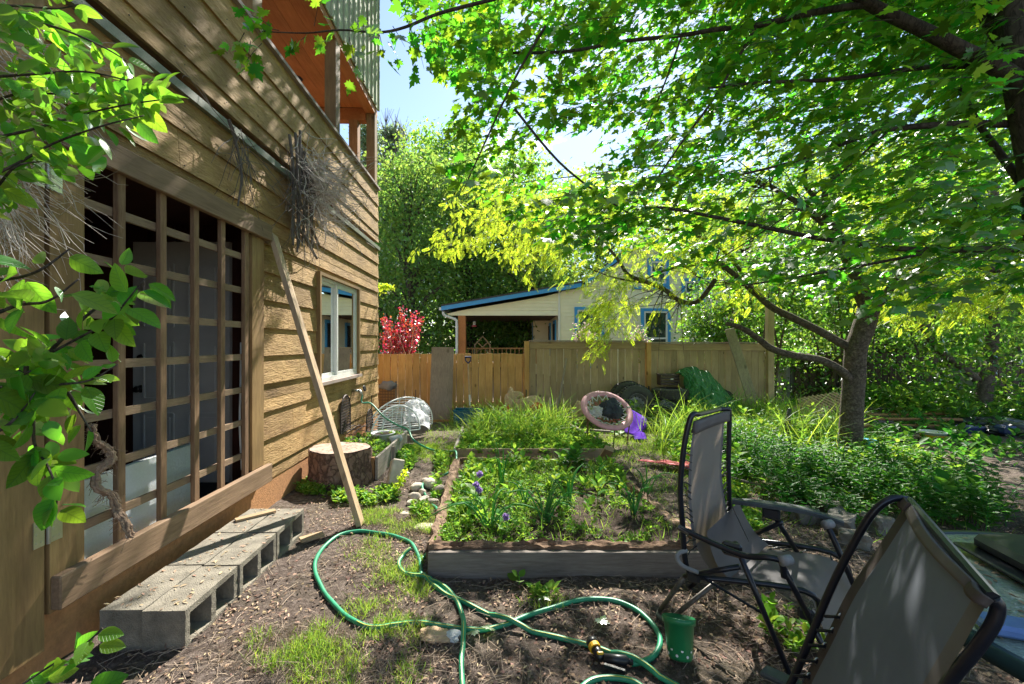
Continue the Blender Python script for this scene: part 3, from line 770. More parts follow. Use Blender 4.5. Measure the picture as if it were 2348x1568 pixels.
for (a, b) in ((0, 1), (1, 1), (0, 0), (1, 0)):
    for (z0, z1) in (((1.55, 2.08),) if b else ((.95, 1.42), (.35, .82))):
        xc = dx0 + .22 + a * .38
        mb = MB()
        zc, hh = (z0 + z1) / 2, (z1 - z0)
        for (sx, sz, ww_, hh_) in ((0, hh / 2, .25, .014), (0, -hh / 2, .25, .014), (-.125, 0, .014, hh), (.125, 0, .014, hh)):
            mb.box((xc + sx, dy - .004, zc + sz), (ww_, .012, hh_))
        mb.box((xc, dy - .001, zc), (.19, .008, hh - .06))
        mb.build('door_panel', M['whitedoor'], door)
mb = MB(); RX = Matrix.Rotation(math.radians(90), 3, 'X')
mb.lathe([(0.0, .06), (.02, .058), (.028, .045), (.022, .03), (.012, .022), (.012, .008), (.032, .004), (.032, 0)], (dx0 + .07, dy, 1.03), 20, RX)
mb.build('door_knob', M['brass'], door, smooth=True); mb = MB()
mb.lathe([(0.0, .02), (.022, .018), (.03, .01), (.032, 0)], (dx0 + .07, dy, 1.29), 20, RX)
mb.build('deadbolt', M['brass'], door, smooth=True)
# window
win = bpy.data.objects.new('sliding_window', None); link(win, house)
U0, U1, Z0, Z1 = 4.64, 6.01, .94, 2.20
for a in ((U0, U0 + .035, Z0 + .05, Z1), (U1 - .035, U1, Z0 + .05, Z1), (U0 + .0355, U1 - .0355, Z1 - .035, Z1 - .0005)):
    hb1('casing', M['post_wood'], win, a[0], a[1], -.055, .058, a[2], a[3])
hb1('sill', M['capwood'], win, U0 - .02, U1 + .01, -.05, .085, Z0 + .012, Z0 + .048)
iu0, iu1, iz0, iz1 = U0 + .036, U1 - .036, Z0 + .05, Z1 - .036
for a in ((iu0, iu0 + .03, iz0, iz1), (iu1 - .03, iu1, iz0, iz1), (iu0 + .031, iu1 - .031, iz0, iz0 + .035), (iu0 + .031, iu1 - .031, iz1 - .03, iz1)):
    hb1('frame', M['vinyl'], win, a[0], a[1], -.05, .02, a[2], a[3])
um = (iu0 + iu1) / 2 - .06
for (a, b, w) in ((iu0 + .031, um + .02, -.035), (um - .02, iu1 - .031, -.008)):
    s = MB()
    hb(s, a, a + .035, w, w + .024, iz0 + .036, iz1 - .031); hb(s, b - .035, b, w, w + .024, iz0 + .036, iz1 - .031)
    hb(s, a + .036, b - .036, w, w + .024, iz0 + .036, iz0 + .075); hb(s, a + .036, b - .036, w, w + .024, iz1 - .07, iz1 - .031)
    s.build('sash', M['vinyl'], win)
    hb1('pane', M['glass'], win, a + .036, b - .036, w + .010, w + .013, iz0 + .076, iz1 - .071)
hb1('insect_screen', M['screen'], win, iu0 + .032, um - .022, -.058, -.052, iz0 + .04, iz1 - .035)
hb1('blind', M['blind'], win, um - .02, iu1 - .03, -.09, -.084, iz0 + .0, iz1)
hb1('pillow', M['chairhem'], win, iu0 + .1, iu0 + .42, -.25, -.12, iz0 + .02, iz0 + .32)
hb1('window_reveal', M['black'], win, U0, U1, -.6, -.55, Z0, Z1)
# tap with its wheel on the siding
tp = MB(); q = P(826, 898, 6.15) ; fw = HW(6.3, 0, 0)
tb = HW(5.80, 0, 0); tz = .77
tp.tube([HW(5.80, .02, tz), HW(5.80, .12, tz)], [.022, .016], 10)
tp.tube([HW(5.80, .10, tz + .01), HW(5.80, .13, tz - .02), HW(5.80, .15, tz - .07)], [.02, .02, .017], 10)
tap = tp.build('garden_tap', M['steel'], house, smooth=True)
MB().lathe([(0, .02), (.035, .02), (.042, .01), (.035, 0), (0, 0)], HW(5.80, .17, tz + .03), 14, Matrix.Rotation(math.radians(75), 3, 'Y')).build('tap_wheel', M['blackplastic'], tap)

# things hung on or lying against the house
def arch_rack(name, label, u0, u1, z0, zs, w, step, ext=None):
    t = thing(name, label, 'trellis', HW(u0, w, z0))
    mb = MB(); cu = (u0 + u1) / 2; r = (u1 - u0) / 2
    arc = [HW(cu - r * math.cos(a), w, zs + r * math.sin(a) * 1.1) for a in np.linspace(0, math.pi, 13)]
    mb.tube([HW(u0, w, z0)] + arc + [HW(u1, w, z0)], .009, 6)
    mb.tube([HW(u0, w, z0), HW(u1, w, z0)], .008, 6)
    mb.build('rim', M['iron'], t)
    g = MB(); 
    n = max(4, int((u1 - u0) / step))
    for i in range(1, n):
        uu = u0 + (u1 - u0) * i / n; top = zs + 1.1 * math.sqrt(max(0, r * r - (uu - cu) ** 2))
        g.beam(HW(uu, w, z0), HW(uu, w, top), .003, step * .5, up=HD)
    zz = z0
    while zz < zs + r:
        hw_ = r if zz < zs else math.sqrt(max(0.0001, r * r - ((zz - zs) / 1.1) ** 2))
        g.beam(HW(cu - hw_, w + .003, zz), HW(cu + hw_, w + .003, zz), .003, step * .5)
        zz += step
    g.build('mesh', M['iron'], t)
    return t
arch_rack('metal_wall_basket', 'tall brown arched metal basket back hung on the siding under the window', 5.27, 5.62, .30, .56, .05, .035)
t = arch_rack('metal_wall_rack', 'small arched brown metal rack beside the taller basket on the siding', 5.82, 6.12, .22, .33, .20, .04)
rk = MB()
for w in (.05, .12, .2):
    rk.tube(bez([HW(5.3, w, .30), HW(5.45, w + .05, .345), HW(5.65, w + .05, .33), HW(5.85, w, .24)], 5), .006, 5)
for uu in (5.32, 5.6, 5.83): rk.tube([HW(uu, .03, .29), HW(uu, .24, .27)], .005, 5)
rk.build('shelf_rod', M['iron'], t)

mb = MB()
for uu0, uu1, w, mt in ((1.9, 2.75, -.10, 'foam'),):
    pass
MB().beam(HW(1.75, -.10, .45), HW(2.66, -.10, .45), .03, .56).build('foam_board', M['foam'], None, label='white foam insulation board standing behind the lattice door', cat='board')
MB().beam(HW(2.40, -.155, .44), HW(3.02, -.17, .44), .03, .54).build('foam_board', M['foam_blue'], None, label='bluish grey foam board behind the white one in the entry', cat='board')
cb = MB(); cb.cbox(HW(2.15, -.75, .60), (.7, .8, .55), ch=.12)
cb.build('covered_heap', M['black'], None, label='dark covered heap behind the lattice in the entry', cat='heap')
# frayed rope tied on the first slat
rp = thing('frayed_rope', 'frayed brown hemp rope tied round the nearest lattice upright', 'rope', HW(2.1, .1, 1.1))
r0 = MB()
pts = bez([P(195, 975, 2.03), P(203, 1010, 2.05), P(232, 1030, 2.10), P(240, 1055, 2.1), P(206, 1085, 2.05), P(210, 1120, 2.03), P(245, 1140, 2.08), P(255, 1175, 2.08), P(272, 1200, 2.05), P(285, 1232, 2.04)], 6)
for k in range(7):
    off = rdir(1)[0] * .012
    r0.tube([p + HN * .03 + Vector(off) + Vector(rdir(1)[0]) * .005 for p in pts], [.007, .009, .010, .008, .009, .005], 6)
r0.build('strand', M['rope'], rp)
r1 = MB()
for k in range(170):
    p = random.choice(pts) + HN * .03; d = Vector(rdir(1)[0]) * random.uniform(.02, .07) + Vector((0, 0, -.015))
    r1.tube([p, p + d * .5 + Vector(rdir(1)[0]) * .01, p + d], .0012, 3, False)
r1.build('loose_fibres', M['rope'], rp, kind='stuff')
# white rope hanging by the door
MB().tube(bez([HW(3.24, .03, 1.42), HW(3.25, .02, 1.1), HW(3.24, .02, .8), HW(3.25, .03, .45)], 10), .007, 6).build('hanging_cord', M['clothwhite'], None, label='thin pale cord hanging behind the last lattice upright', cat='cord')

# twig bundles on the wall
def twigs(n, base, dirs, length, r, spread, curl=.3):
    mb = MB()
    for k in range(n):
        b = base(); d = dirs(); L = random.uniform(*length)
        p = Vector(b); pts = [p.copy()]; d = Vector(d).normalized()
        for s in range(5):
            d = (d + Vector(rdir(1)[0]) * curl * .35 + Vector((0, 0, -.04))).normalized()
            p = p + d * L / 5; pts.append(p.copy())
            if random.random() < .3 and s > 0:
                d2 = (d + Vector(rdir(1)[0]) * .7).normalized()
                mb.tube([p, p + d2 * L * .18, p + d2 * L * .3 + Vector(rdir(1)[0]) * .02], [r * .7, r * .3], 3, False)
        mb.tube(pts, [r, r * .8, r * .35], 4, False)
    return mb
bd = thing('twig_bundle', 'bundle of dead grey vine twigs tied high on the siding', 'twig bundle', HW(4.1, .1, 2.6))
twigs(210, lambda: HW(random.gauss(4.15, .16), random.uniform(.08, .30), random.triangular(2.5, 3.35, 3.1)),
      lambda: (HD * random.uniform(.1, .9) + HN * random.uniform(.0, .6) + Vector((0, 0, random.uniform(-.9, .3)))), (.2, .65), .0046, .3, 1.5).build('pale_twigs', M['twig'], bd, kind='stuff')
twigs(60, lambda: HW(random.gauss(3.95, .14), random.uniform(.08, .2), random.uniform(2.5, 3.1)),
      lambda: (HD * random.uniform(-.8, .2) + HN * random.uniform(-.05, .3) + Vector((0, 0, random.uniform(-.9, .6)))), (.25, .55), .003, .3).build('thin_twigs', M['twigdark'], bd, kind='stuff')
st = MB()
for k in range(9):
    uu = 3.90 + k * .05 + random.gauss(0, .03)
    st.tube(bez([HW(uu + random.gauss(0, .02), .08 + .02 * (k % 3), 3.42 - abs(k - 2) * .05), HW(uu + .02, .1 + .02 * (k % 2), 3.0), HW(uu + random.gauss(0, .03), .09, 2.75), HW(uu + random.gauss(0, .04), .10, 2.26 + random.random() * .15)], 4), [.013, .016, .008], 6)
st.tube([HW(3.95, .14, 2.75), HW(4.35, .16, 2.42)], .013, 6)
st.tube([HW(3.9, .16, 2.48), HW(4.35, .14, 2.28)], .013, 6)
st.build('dark_stem', M['twigdark'], bd)
b2 = thing('dry_vine', 'small dry vine hanging over the ledge left of the twig bundle', 'vine', HW(3.1, .1, 2.9))
twigs(26, lambda: HW(random.gauss(3.12, .05), random.uniform(.06, .12), random.uniform(2.75, 3.0)),
      lambda: (HD * random.uniform(-.4, .8) + HN * random.uniform(-.1, .2) + Vector((0, 0, random.uniform(-1, .2)))), (.2, .6), .0028, .3).build('twigs', M['twigdark'], b2, kind='stuff')
kv = MB(); kv.tube(bez([HW(3.02, .07, 3.0), HW(3.1, .08, 2.85), HW(3.16, .08, 2.65), HW(3.13, .07, 2.42)], 5), [.012, .006], 5); kv.build('stem', M['twigdark'], b2)

# ================================================================ leaning plank, blocks, stump, rocks
foot = G(815, 1200); foot.z = .0
topp = P(622, 548, 3.66)
MB().beam(Vector((-1.185, 3.34, -.01)), Vector((-2.03, 3.62, 2.33)),   .095, .040, up=(1, .05, 0), ch=.002).build('leaning_plank', M['plank_lean'], None, label='long weathered lumber plank leaning against the house siding', cat='plank')
blk_mesh = None
def block_geo():
    """hollow block 0.19 x 0.395 x 0.19 with two cells open sideways (along x)"""
    L, W, Hh = .394, .192, .192; cy = [(-.168, -.018), (.018, .168)]; zc = (.028, .164)
    v = []; f = []; mb = MB()
    ys = [-L / 2, cy[0][0], cy[0][1], cy[1][0], cy[1][1], L / 2]; zs = [0, zc[0], zc[1], Hh]
    hw_ = W / 2
    # walls as abutting solids
    mb.box((0, 0, zc[0] / 2), (W, L, zc[0])); mb.box((0, 0, (zc[1] + Hh) / 2), (W, L, Hh - zc[1]))
    for (a, b) in ((ys[0], ys[1]), (ys[2], ys[3]), (ys[4], ys[5])):
        mb.box((0, (a + b) / 2, (zc[0] + zc[1]) / 2), (W, b - a, zc[1] - zc[0]))
    return mb
bm_ = None
blocks = [(-1.80, 2.155, 0), (-1.60, 2.148, 0), (-1.815, 2.56, 1.2), (-1.612, 2.556, .4), (-1.835, 2.965, -.6), (-1.632, 2.966, .3)]
blab = ['nearest hollow concrete block against the foundation, wall side', 'nearest hollow concrete block on the open side, its cells showing',
        'middle concrete block against the foundation, leaf litter on top', 'middle concrete block on the open side, shadow of the plank across it',
        'far concrete block by the foundation with a wood scrap on top', 'far concrete block on the open side beside the foot of the plank']
bbase = block_geo()
import bmesh as _bm
me = bpy.data.meshes.new('concrete_block'); me.from_pydata(bbase.v, [], bbase.f)
B = _bm.new(); B.from_mesh(me); _bm.ops.remove_doubles(B, verts=B.verts, dist=1e-4)
_bm.ops.subdivide_edges(B, edges=[e for e in B.edges if e.calc_length() > .1], cuts=6, use_grid_fill=True)
for vtx in B.verts:
    vtx.co += Vector(rdir(1)[0]) * .0016
B.to_mesh(me); B.free(); me.materials.append(M['concrete'])
for (x, y, rz), lb in zip(blocks, blab):
    o = bpy.data.objects.new('concrete_block', me); C.objects.link(o)
    o.location = (x, y, -.004); o.rotation_euler = (0, 0, math.radians(rz + 2.2))
    tag(o, lb, 'concrete block', 'concrete blocks along the foundation')
MB().beam(Vector((-1.90, 2.93, .198)), Vector((-1.72, 3.10, .199)), .05, .014).build('wood_scrap', M['lattice'], None, label='small tan shingle scrap lying on the far concrete block', cat='wood scrap')
MB().beam(Vector((-1.50, 3.02, .02)), Vector((-1.38, 3.12, .02)), .07, .02).build('wood_scrap', M['lattice'], None, label='small tan wood offcut on the dirt past the blocks', cat='wood scrap')

stp = thing('tree_stump', 'thick sawn tree stump with rough bark beside the siding', 'stump', (-1.765, 4.38, 0))
n = 72; hh = 26; V = []; Fq = []
def srad(a, z): return .288 * (1 + .05 * math.sin(2 * a + 1) + .035 * math.sin(3 * a) + .02 * math.sin(7 * a + z * 3) + .018 * noise.noise((math.cos(a) * 9, math.sin(a) * 9, z * 14))) * (1.0 + .10 * max(0, .12 - z) / .12)

for j in range(hh):
    z = -.02 + .36 * j / (hh - 1)
    for k in range(n):
        a = 2 * math.pi * k / n
        rr = srad(a, z) + .012 * noise.noise((a * 14, z * 12, 1.0)) * (1 if j < hh - 1 else 0)
        zt = .035 * math.cos(a - .6) * (z / .34)
        V.append((-1.765 + rr * math.cos(a), 4.38 + rr * math.sin(a), z + zt * -.3))
for j in range(hh - 1):
    for k in range(n):
        Fq.append((j * n + k, j * n + (k + 1) % n, (j + 1) * n + (k + 1) % n, (j + 1) * n + k))
MBs = MB(); MBs.v = V; MBs.f = Fq; MBs.build('bark', M['bark_stump'], stp, smooth=True)
mb = MB(); prof = []
rings = 9
for j in range(rings + 1):
    for k in range(n):
        a = 2 * math.pi * k / n; rr = srad(a, .34) * .955 * j / rings
        mb.v.append((-1.765 + rr * math.cos(a), 4.38 + rr * math.sin(a), .346 - .010 * math.cos(a - .6) * j / rings + .006 * noise.noise((rr * 20 * math.cos(a), rr * 20 * math.sin(a), 0))))
for j in range(rings):
    for k in range(n):
        mb.f.append((j * n + k, j * n + (k + 1) % n, (j + 1) * n + (k + 1) % n, (j + 1) * n + k))
mb.build('cut_top', M['stumptop'], stp, smooth=True)

def rock(name, c, size, mat, seed, label, group=None, rz=0.0, sub=3, rough=.18, cat='rock', angular=False):
    B = _bm.new()
    _bm.ops.create_icosphere(B, subdivisions=sub, radius=1.0)
    for v in B.verts:
        d = v.co.copy()
        if angular:
            q = Vector((max(-.72, min(.72, d.x)), max(-.72, min(.72, d.y)), max(-.62, min(.62, d.z)))) * 1.35; d = q
        k = 1 + rough * noise.noise(d * 1.3 + Vector((seed, seed * .7, 0))) + rough * .35 * noise.noise(d * 4 + Vector((seed, 0, 3)))
        v.co = Vector((d.x * size[0], d.y * size[1], d.z * size[2])) * k
        v.co.rotate(Euler((0, 0, rz)))
    me = bpy.data.meshes.new(name); B.to_mesh(me); B.free(); me.materials.append(mat)
    me.polygons.foreach_set('use_smooth', [not angular] * len(me.polygons))
    o = bpy.data.objects.new(name, me); o.location = c; C.objects.link(o)
    return tag(o, label, cat, group)
RK = [(951, 1140, .062, .045, .04, 'grey rounded stone nearest the hose in the small rock pile'), (955, 1117, .075, .05, .04, 'tan stone at the back left of the small rock pile'),
      (985, 1112, .09, .06, .055, 'largest pale stone in the rock pile, the hose beside it'), (1010, 1128, .07, .055, .055, 'upright pale stone against the rotten side log'),
      (970, 1146, .075, .04, .03, 'flat tan stone at the front of the rock pile'), (1000, 1100, .05, .04, .03, 'small stone at the far side of the rock pile'),
      (990, 1150, .06, .035, .028, 'low flat stone at the right front of the rock pile'), (940, 1152, .045, .03, .025, 'small buff stone at the left front of the rock pile'),
      (968, 1128, .04, .03, .03, 'little grey stone wedged in the middle of the rock pile'), (975, 1100, .045, .04, .025, 'small buff stone hidden behind the largest pale stone')]
for i, (px, py, a, b, c_, lb) in enumerate(RK):
    p = G(px, py + 4); rock('river_stone', (p.x, p.y, c_ * .55), (a, b, c_), M['stone'], i * 3.7, lb, 'stones piled beside the raised bed', rz=i * 1.1)
p = G(942, 1178); rock('flat_stone', (p.x, p.y, .0), (.10, .05, .022), M['stone'], 55, 'flat pale stone in the path before the rock pile', rz=.1)
p = G(970, 1208); rock('flat_stone', (p.x, p.y, .0), (.08, .06, .02), M['stone'], 58, 'flat tan stone in the grass near the corner of the raised bed', rz=.5)

# slanted stone slab leaning on the planter board
p = G(905, 1115)
mb = MB(); mb.cbox((p.x - .01, p.y + .05, .115), (.12, .17, .26), Euler((math.radians(-22), math.radians(14), math.radians(20))).to_matrix(), ch=.012)
mb.build('concrete_wedge', M['stone'], None, label='grey broken concrete chunk propped against the pale planter board', cat='concrete chunk')

# ================================================================ planter along the wall
pl = thing('wall_planter', 'narrow soil bed along the siding edged with a pale weathered board', 'planter', (-1.6, 5.0, 0))
MB().beam(Vector((-1.405, 4.42, .117)), Vector((-1.425, 5.75, .117)), .028, .236, ch=.003).build('edge_board', M['greywood_y'], pl)
MB().box((-1.455, 4.44, .115), (.055, .045, .23)).build('corner_stake', M['beam_brown'], pl)
MB().box((-1.375, 4.95, .10), (.03, .04, .24)).build('stake', M['greywood_z'], pl)
def soilpatch(name, x0, x1, y0, y1, z, mat, parent, amp=.018, nn=26):
    xs = np.linspace(x0, x1, nn); ys = np.linspace(y0, y1, int(nn * abs((y1 - y0) / (x1 - x0))) + 2)
    Xp, Yp = np.meshgrid(xs, ys)
    Zp = z + amp * np.sin(5 * Xp + 2) * np.cos(4 * Yp) + rng.normal(size=Xp.shape) * amp * .25
    nx_, ny_ = len(xs), len(ys); I_ = (np.arange(ny_ - 1)[:, None] * nx_ + np.arange(nx_ - 1)[None, :]).ravel()
    return npmesh(name, np.stack([Xp.ravel(), Yp.ravel(), Zp.ravel()], 1), np.stack([I_, I_ + 1, I_ + nx_ + 1, I_ + nx_], 1), mat, parent, smooth=True)
soilpatch('planter_soil', -2.14, -1.42, 4.55, 5.9, .14, M['soil'], pl)
# ================================================================ raised bed (front)
def rough_log(name, a, b, w, h, mat, parent, amp=.012, topamp=.02, nL=60):
    """a beam with a broken upper edge"""
    a, b = Vector(a), Vector(b); d = (b - a); L = d.length; d.normalize(); x = d.cross(Vector((0, 0, 1))).normalized()
    sec = [(-.5, 0), (.5, 0), (.5, .55), (.48, .85), (.36, 1.0), (.12, .98), (-.12, 1.02), (-.36, .98), (-.48, .85), (-.5, .55)]
    m = len(sec); v = []; f = []
    for i in range(nL + 1):
        t = i / nL; c = a + d * L * t
        for j, (sx, sz) in enumerate(sec):
            q = c + x * sx * w + Vector((0, 0, sz * h))
            nz = noise.noise(Vector((q.x * 7, q.y * 7, j * 1.7))) + .5 * noise.noise(Vector((q.x * 25, q.y * 25, j * 2.7)))
            if sz > .8: q.z += topamp * nz
            q += x * amp * noise.noise(Vector((q.x * 9, q.y * 9, sz * 5 + 7))) * (1 if sz > .5 else .2)
            v.append(tuple(q))
    for i in range(nL):
        for j in range(m):
            k = (j + 1) % m
            f.append((i * m + j, i * m + k, (i + 1) * m + k, (i + 1) * m + j))
    f.append(tuple(range(m))[::-1]); f.append(tuple(nL * m + j for j in range(m)))
    mb = MB(); mb.v = v; mb.f = f
    return mb.build(name, mat, parent)
rb = thing('raised_bed', 'raised vegetable bed framed in rotting grey timbers with onions and weeds', 'raised bed', (.3, 3.6, 0))
MB().beam(Vector((-.51, 2.60, .066)), Vector((1.42, 2.60, .066)), .042, .16, ch=.004).build('front_board', M['greywood_x'], rb)
rough_log('rotten_top', (-.515, 2.655, .08), (1.42, 2.655, .08), .078, .088, M['rotwood_x'], rb, .02, .03, 160)
rough_log('side_timber', (-.50, 2.72, 0), (-.61, 4.66, 0), .085, .15, M['rotwood_y'], rb, .02, .02, 80)
rough_log('side_timber', (1.24, 2.75, 0), (1.03, 4.45, 0), .08, .12, M['rotwood_y'], rb, .02, .02, 80)
rough_log('back_timber', (-.62, 4.78, 0), (1.05, 4.72, 0), .10, .13, M['rotwood_x'], rb, .02, .02, 80)
soilpatch('bed_soil', -.56, 1.22, 2.68, 4.74, .095, M['soil'], rb, .022, 90)
rb2 = thing('back_bed', 'low overgrown board framed bed behind the front raised bed', 'raised bed', (.2, 6, 0))
MB().beam(Vector((-.70, 5.22, .06)), Vector((1.12, 5.22, .06)), .035, .135, ch=.003).build('front_board', M['fence_x'], rb2)
MB().beam(Vector((-.70, 5.24, .06)), Vector((-.76, 6.6, .06)), .035, .135, ch=.003).build('side_board', M['greywood_y'], rb2)
soilpatch('bed_soil', -.68, 1.2, 5.25, 7.0, .07, M['ground'], rb2, .015, 30)
mb = MB(); mb.beam(G(1378, 1058) + Vector((0, 0, .0)), P(1397, 1028, 4.75), .055, .10, up=(.6, -.8, .3), ch=.003)
mb.build('tilted_offcut', M['lattice'], None, label='short square wood offcut tilted up at the back corner of the bed', cat='wood scrap')
for k, (a, b, lb) in enumerate((((1305, 990), (1372, 1028), 'thin grey stick lying diagonally in the weeds of the back bed'), ((1275, 990), (1300, 992), 'short weathered lath in the weeds left of the grey stick'), ((1340, 1003), (1400, 1008), 'pale flat wood scrap in the weeds below the saucer chair'))):
    A, Bq = G(*a), G(*b); A.z = Bq.z = .12
    MB().beam(A, Bq, .045, .025).build('wood_scrap', M['greywood_y'], None, label=lb, cat='wood scrap')
# ================================================================ FENCES
FY = 8.2
def hx(px, Y=FY): return (px - CX) / FPX * Y
def hz(py, Y=FY): return EYE - (py - CY) / FPX * Y
def board_fence(t, x0, x1, z0, z1, w, gap, mat, y=FY, thick=.018, ztop=None):
    x = x0
    while x < x1 - .03:
        w2 = min(w, x1 - x)
        zt = z1 + random.uniform(-.012, .012)
        tl = random.gauss(0, .0025)
        MB().cbox((x + w2 / 2, y + random.uniform(-.002, .002), (z0 + zt) / 2), (w2 - gap, thick, zt - z0), Matrix.Rotation(tl, 3, 'Y'), ch=.003).build('board', mat, t)
        x += w + random.uniform(-.003, .006) + (.006 if random.random() < .25 else 0)
f1 = thing('low_cedar_fence', 'low orange cedar board fence between the house corner and the taller fence', 'fence', (-1.2, FY, 0))
board_fence(f1, -3.6, hx(1203) - .01, .02, hz(811), .138, .006, M['fence_orange'])
for z in (.25, 1.0): MB().beam((-3.6, FY + .03, z), (hx(1203), FY + .03, z), .038, .085).build('rail', M['fence_orange'], f1)
MB().beam((-3.6, FY - .012, .02), (hx(1203), FY - .012, .02), .02, .09).build('kickboard', M['fence_x'], f1)
f2 = thing('tall_cedar_fence', 'tall brown cedar board fence with top rail behind the tyres and tarp', 'fence', (2.6, FY, 0))
px0, px1, px2 = hx(1207), hx(1485), hx(1762)
board_fence(f2, px0 + .05, px1 - .05, .04, hz(790), .128, .004, M['fence_brown'])
board_fence(f2, px1 + .05, px2 - .06, .04, hz(795), .128, .003, M['fence_brown'])
for a, b, zt in ((px0 + .05, px1 - .05, hz(783)), (px1 + .05, px2 - .06, hz(787))):
    MB().beam((a, FY - .022, zt - .07), (b, FY - .022, zt - .075), .022, .13, ch=.003).build('top_rail', M['fence_x'], f2)
    MB().beam((a, FY, zt + .012), (b, FY, zt + .008), .12, .028, ch=.003).build('cap_board', M['capwood'], f2)
    MB().beam((a, FY - .022, .08), (b, FY - .022, .08), .022, .12).build('bottom_rail', M['fence_x'], f2)
for x, zt in ((px0, 1.46), (px1, 1.44)):
    MB().cbox((x, FY - .02, zt / 2 - .1), (.09, .09, zt + .2), ch=.004).build('post', M['fence_orange'], f2)
MB().cbox((px2, FY - .03, 2.13 / 2 - .1), (.12, .11, 2.33), ch=.005).build('post', M['fence_brown'], f2)
for px, py, lb in ((1206, 893, 'dark metal stake beside the left post of the tall fence'), (1487, 885, 'dark metal stake beside the middle post of the tall fence')):
    MB().beam((hx(px, 8.08), 8.08, -.1), (hx(px, 8.08), 8.08, hz(py, 8.08)), .02, .025).build('metal_stake', M['blackplastic'], None, label=lb, cat='stake')
# plywood, shovel, pole
MB().beam((hx(1010, 7.85) + .0, 7.80, -.05), (hx(1013, 7.95), 8.05, hz(796, 8.0)), .415, .018, up=(0, 1, 0)).build('plywood_sheet', M['greywood_z'], None, label='weathered knotty plywood sheet leaning on the orange fence', cat='plywood')
MB().beam((-1.6, 7.6, .03), (-.2, 7.75, .03), .05, .04).build('loose_rail', M['beam_brown'], None, label='reddish wood strip on the ground below the plywood sheet', cat='board')
sh = thing('garden_shovel', 'D handled shovel with a pale shaft leaning on the orange fence', 'shovel', (hx(1076), 8.05, 0))
MB().tube([P(1073, 834, 8.12), P(1077, 940, 7.95)], .017, 8).build('shaft', M['paper'], sh)
MB().tube([P(1076, 905, 8.0), P(1077, 930, 7.96)], .019, 8).build('sleeve', M['white'], sh)
g = MB(); a = P(1073, 836, 8.12)
g.tube([a, a + Vector((0, 0, .03)), a + Vector((-.05, 0, .08)), a + Vector((-.05, 0, .14))], .013, 6); g.tube([a + Vector((0, 0, .03)), a + Vector((.05, 0, .08)), a + Vector((.05, 0, .14))], .013, 6)
g.tube([a + Vector((-.062, 0, .145)), a + Vector((.062, 0, .145))], .018, 8); g.build('grip', M['darkblue'], sh)
bl = MB(); b = P(1077, 940, 7.95); bl.cbox(b + Vector((0, 0, -.12)), (.2, .015, .26), ch=.006); bl.build('blade', M['darkblue'], sh)
MB().tube([P(1298, 822, 8.14), P(1277, 945, 7.7)], [.022, .018], 8).build('wooden_pole', M['greywood_z'], None, label='bare wooden pole leaning on the tall fence left of the saucer chair', cat='pole')
# wicker panel with cap
wk = thing('wicker_screen', 'narrow brown wicker screen standing by the house corner on the orange fence', 'screen', (hx(885), 8.0, 0))
g = MB(); x0, x1, z0, z1 = hx(862, 8), hx(905, 8), 0.0, hz(880, 8)
for k in range(13): g.beam((x0 + (x1 - x0) * k / 12, 8.0 + .008 * (k % 2), z0), (x0 + (x1 - x0) * k / 12, 8.0 + .008 * (k % 2), z1), .012, .012, up=(0, 1, 0))
g.build('upright_canes', M['pole'], wk)
g = MB()
for k in range(12):
    z = z0 + (z1 - z0) * (k + .5) / 12; g.beam((x0, 8.0 - .014, z), (x1, 8.0 - .014, z), .010, .016)
g.build('cross_canes', M['pole'], wk)
MB().beam((x1 + .02, 7.98, 0), (x1 + .03, 7.98, z1 + .05), .02, .02).build('edge_stick', M['greywood_z'], wk)
c_ = P(889, 884, 7.9)
o = rock('cloth_cap', c_, (.15, .07, .085), M['clothgrey'], 9.1, 'grey cap hung over the top of the wicker screen', rough=.55, cat='cap')
# teal bin, bags
mb = MB(); a = P(1041, 941, 7.5); b = P(1107, 968, 7.5)
cx = (a.x + b.x) / 2
tb_ = thing('teal_bin', 'open teal plastic bin in the weeds under the shovel', 'bin', (cx, 7.5, 0))
for (c, s) in (((cx, 7.4, .12), (.5, .012, .24)), ((cx, 7.68, .12), (.5, .012, .24)), ((cx - .244, 7.54, .12), (.012, .266, .24)), ((cx + .244, 7.54, .12), (.012, .266, .24))): mb.box(c, s)
mb.build('side_walls', M['tealbin'], tb_)
mb = MB(); mb.tube([(cx - .255, 7.39, .245), (cx + .255, 7.39, .245), (cx + .255, 7.69, .245), (cx - .255, 7.69, .245), (cx - .255, 7.39, .245)], .012, 5); mb.build('lip', M['tealbin'], tb_)
def crumpled(c, size, mat, seed, name='bag', parent=None, sub=4, amp=.3, flat=.0, **kw):
    B = _bm.new(); _bm.ops.create_icosphere(B, subdivisions=sub, radius=1.0)
    for v in B.verts:
        d = v.co.copy()
        k = 1 + amp * noise.noise(d * 1.5 + Vector((seed, 0, 0))) + amp * .5 * abs(noise.noise(d * 3.5 + Vector((0, seed, 0)))) + amp * .2 * noise.noise(d * 9)
        q = Vector((d.x * size[0], d.y * size[1], d.z * size[2])) * k
        v.co = q + Vector(c)
    me = bpy.data.meshes.new(name); B.to_mesh(me); B.free(); me.materials.append(mat)
    o = bpy.data.objects.new(name, me); link(o, parent); return tag(o, **kw)
bg = thing('paper_sack', 'torn upright brown paper sack in the grass by the left post of the tall fence', 'paper sack', P(1172, 930, 7.6))
crumpled(P(1172, 930, 7.6), (.13, .1, .27), M['paper'], 1.0, 'sack_body', bg)
crumpled(P(1180, 905, 7.6), (.14, .05, .07), M['paper'], 2.0, 'torn_flap', bg)
crumpled(P(1166, 936, 7.52), (.05, .04, .07), M['redprint'], 2.5, 'red_print', bg)
bg = thing('paper_sack', 'slumped brown paper sack with red print lying right of the torn one', 'paper sack', P(1218, 938, 7.5))
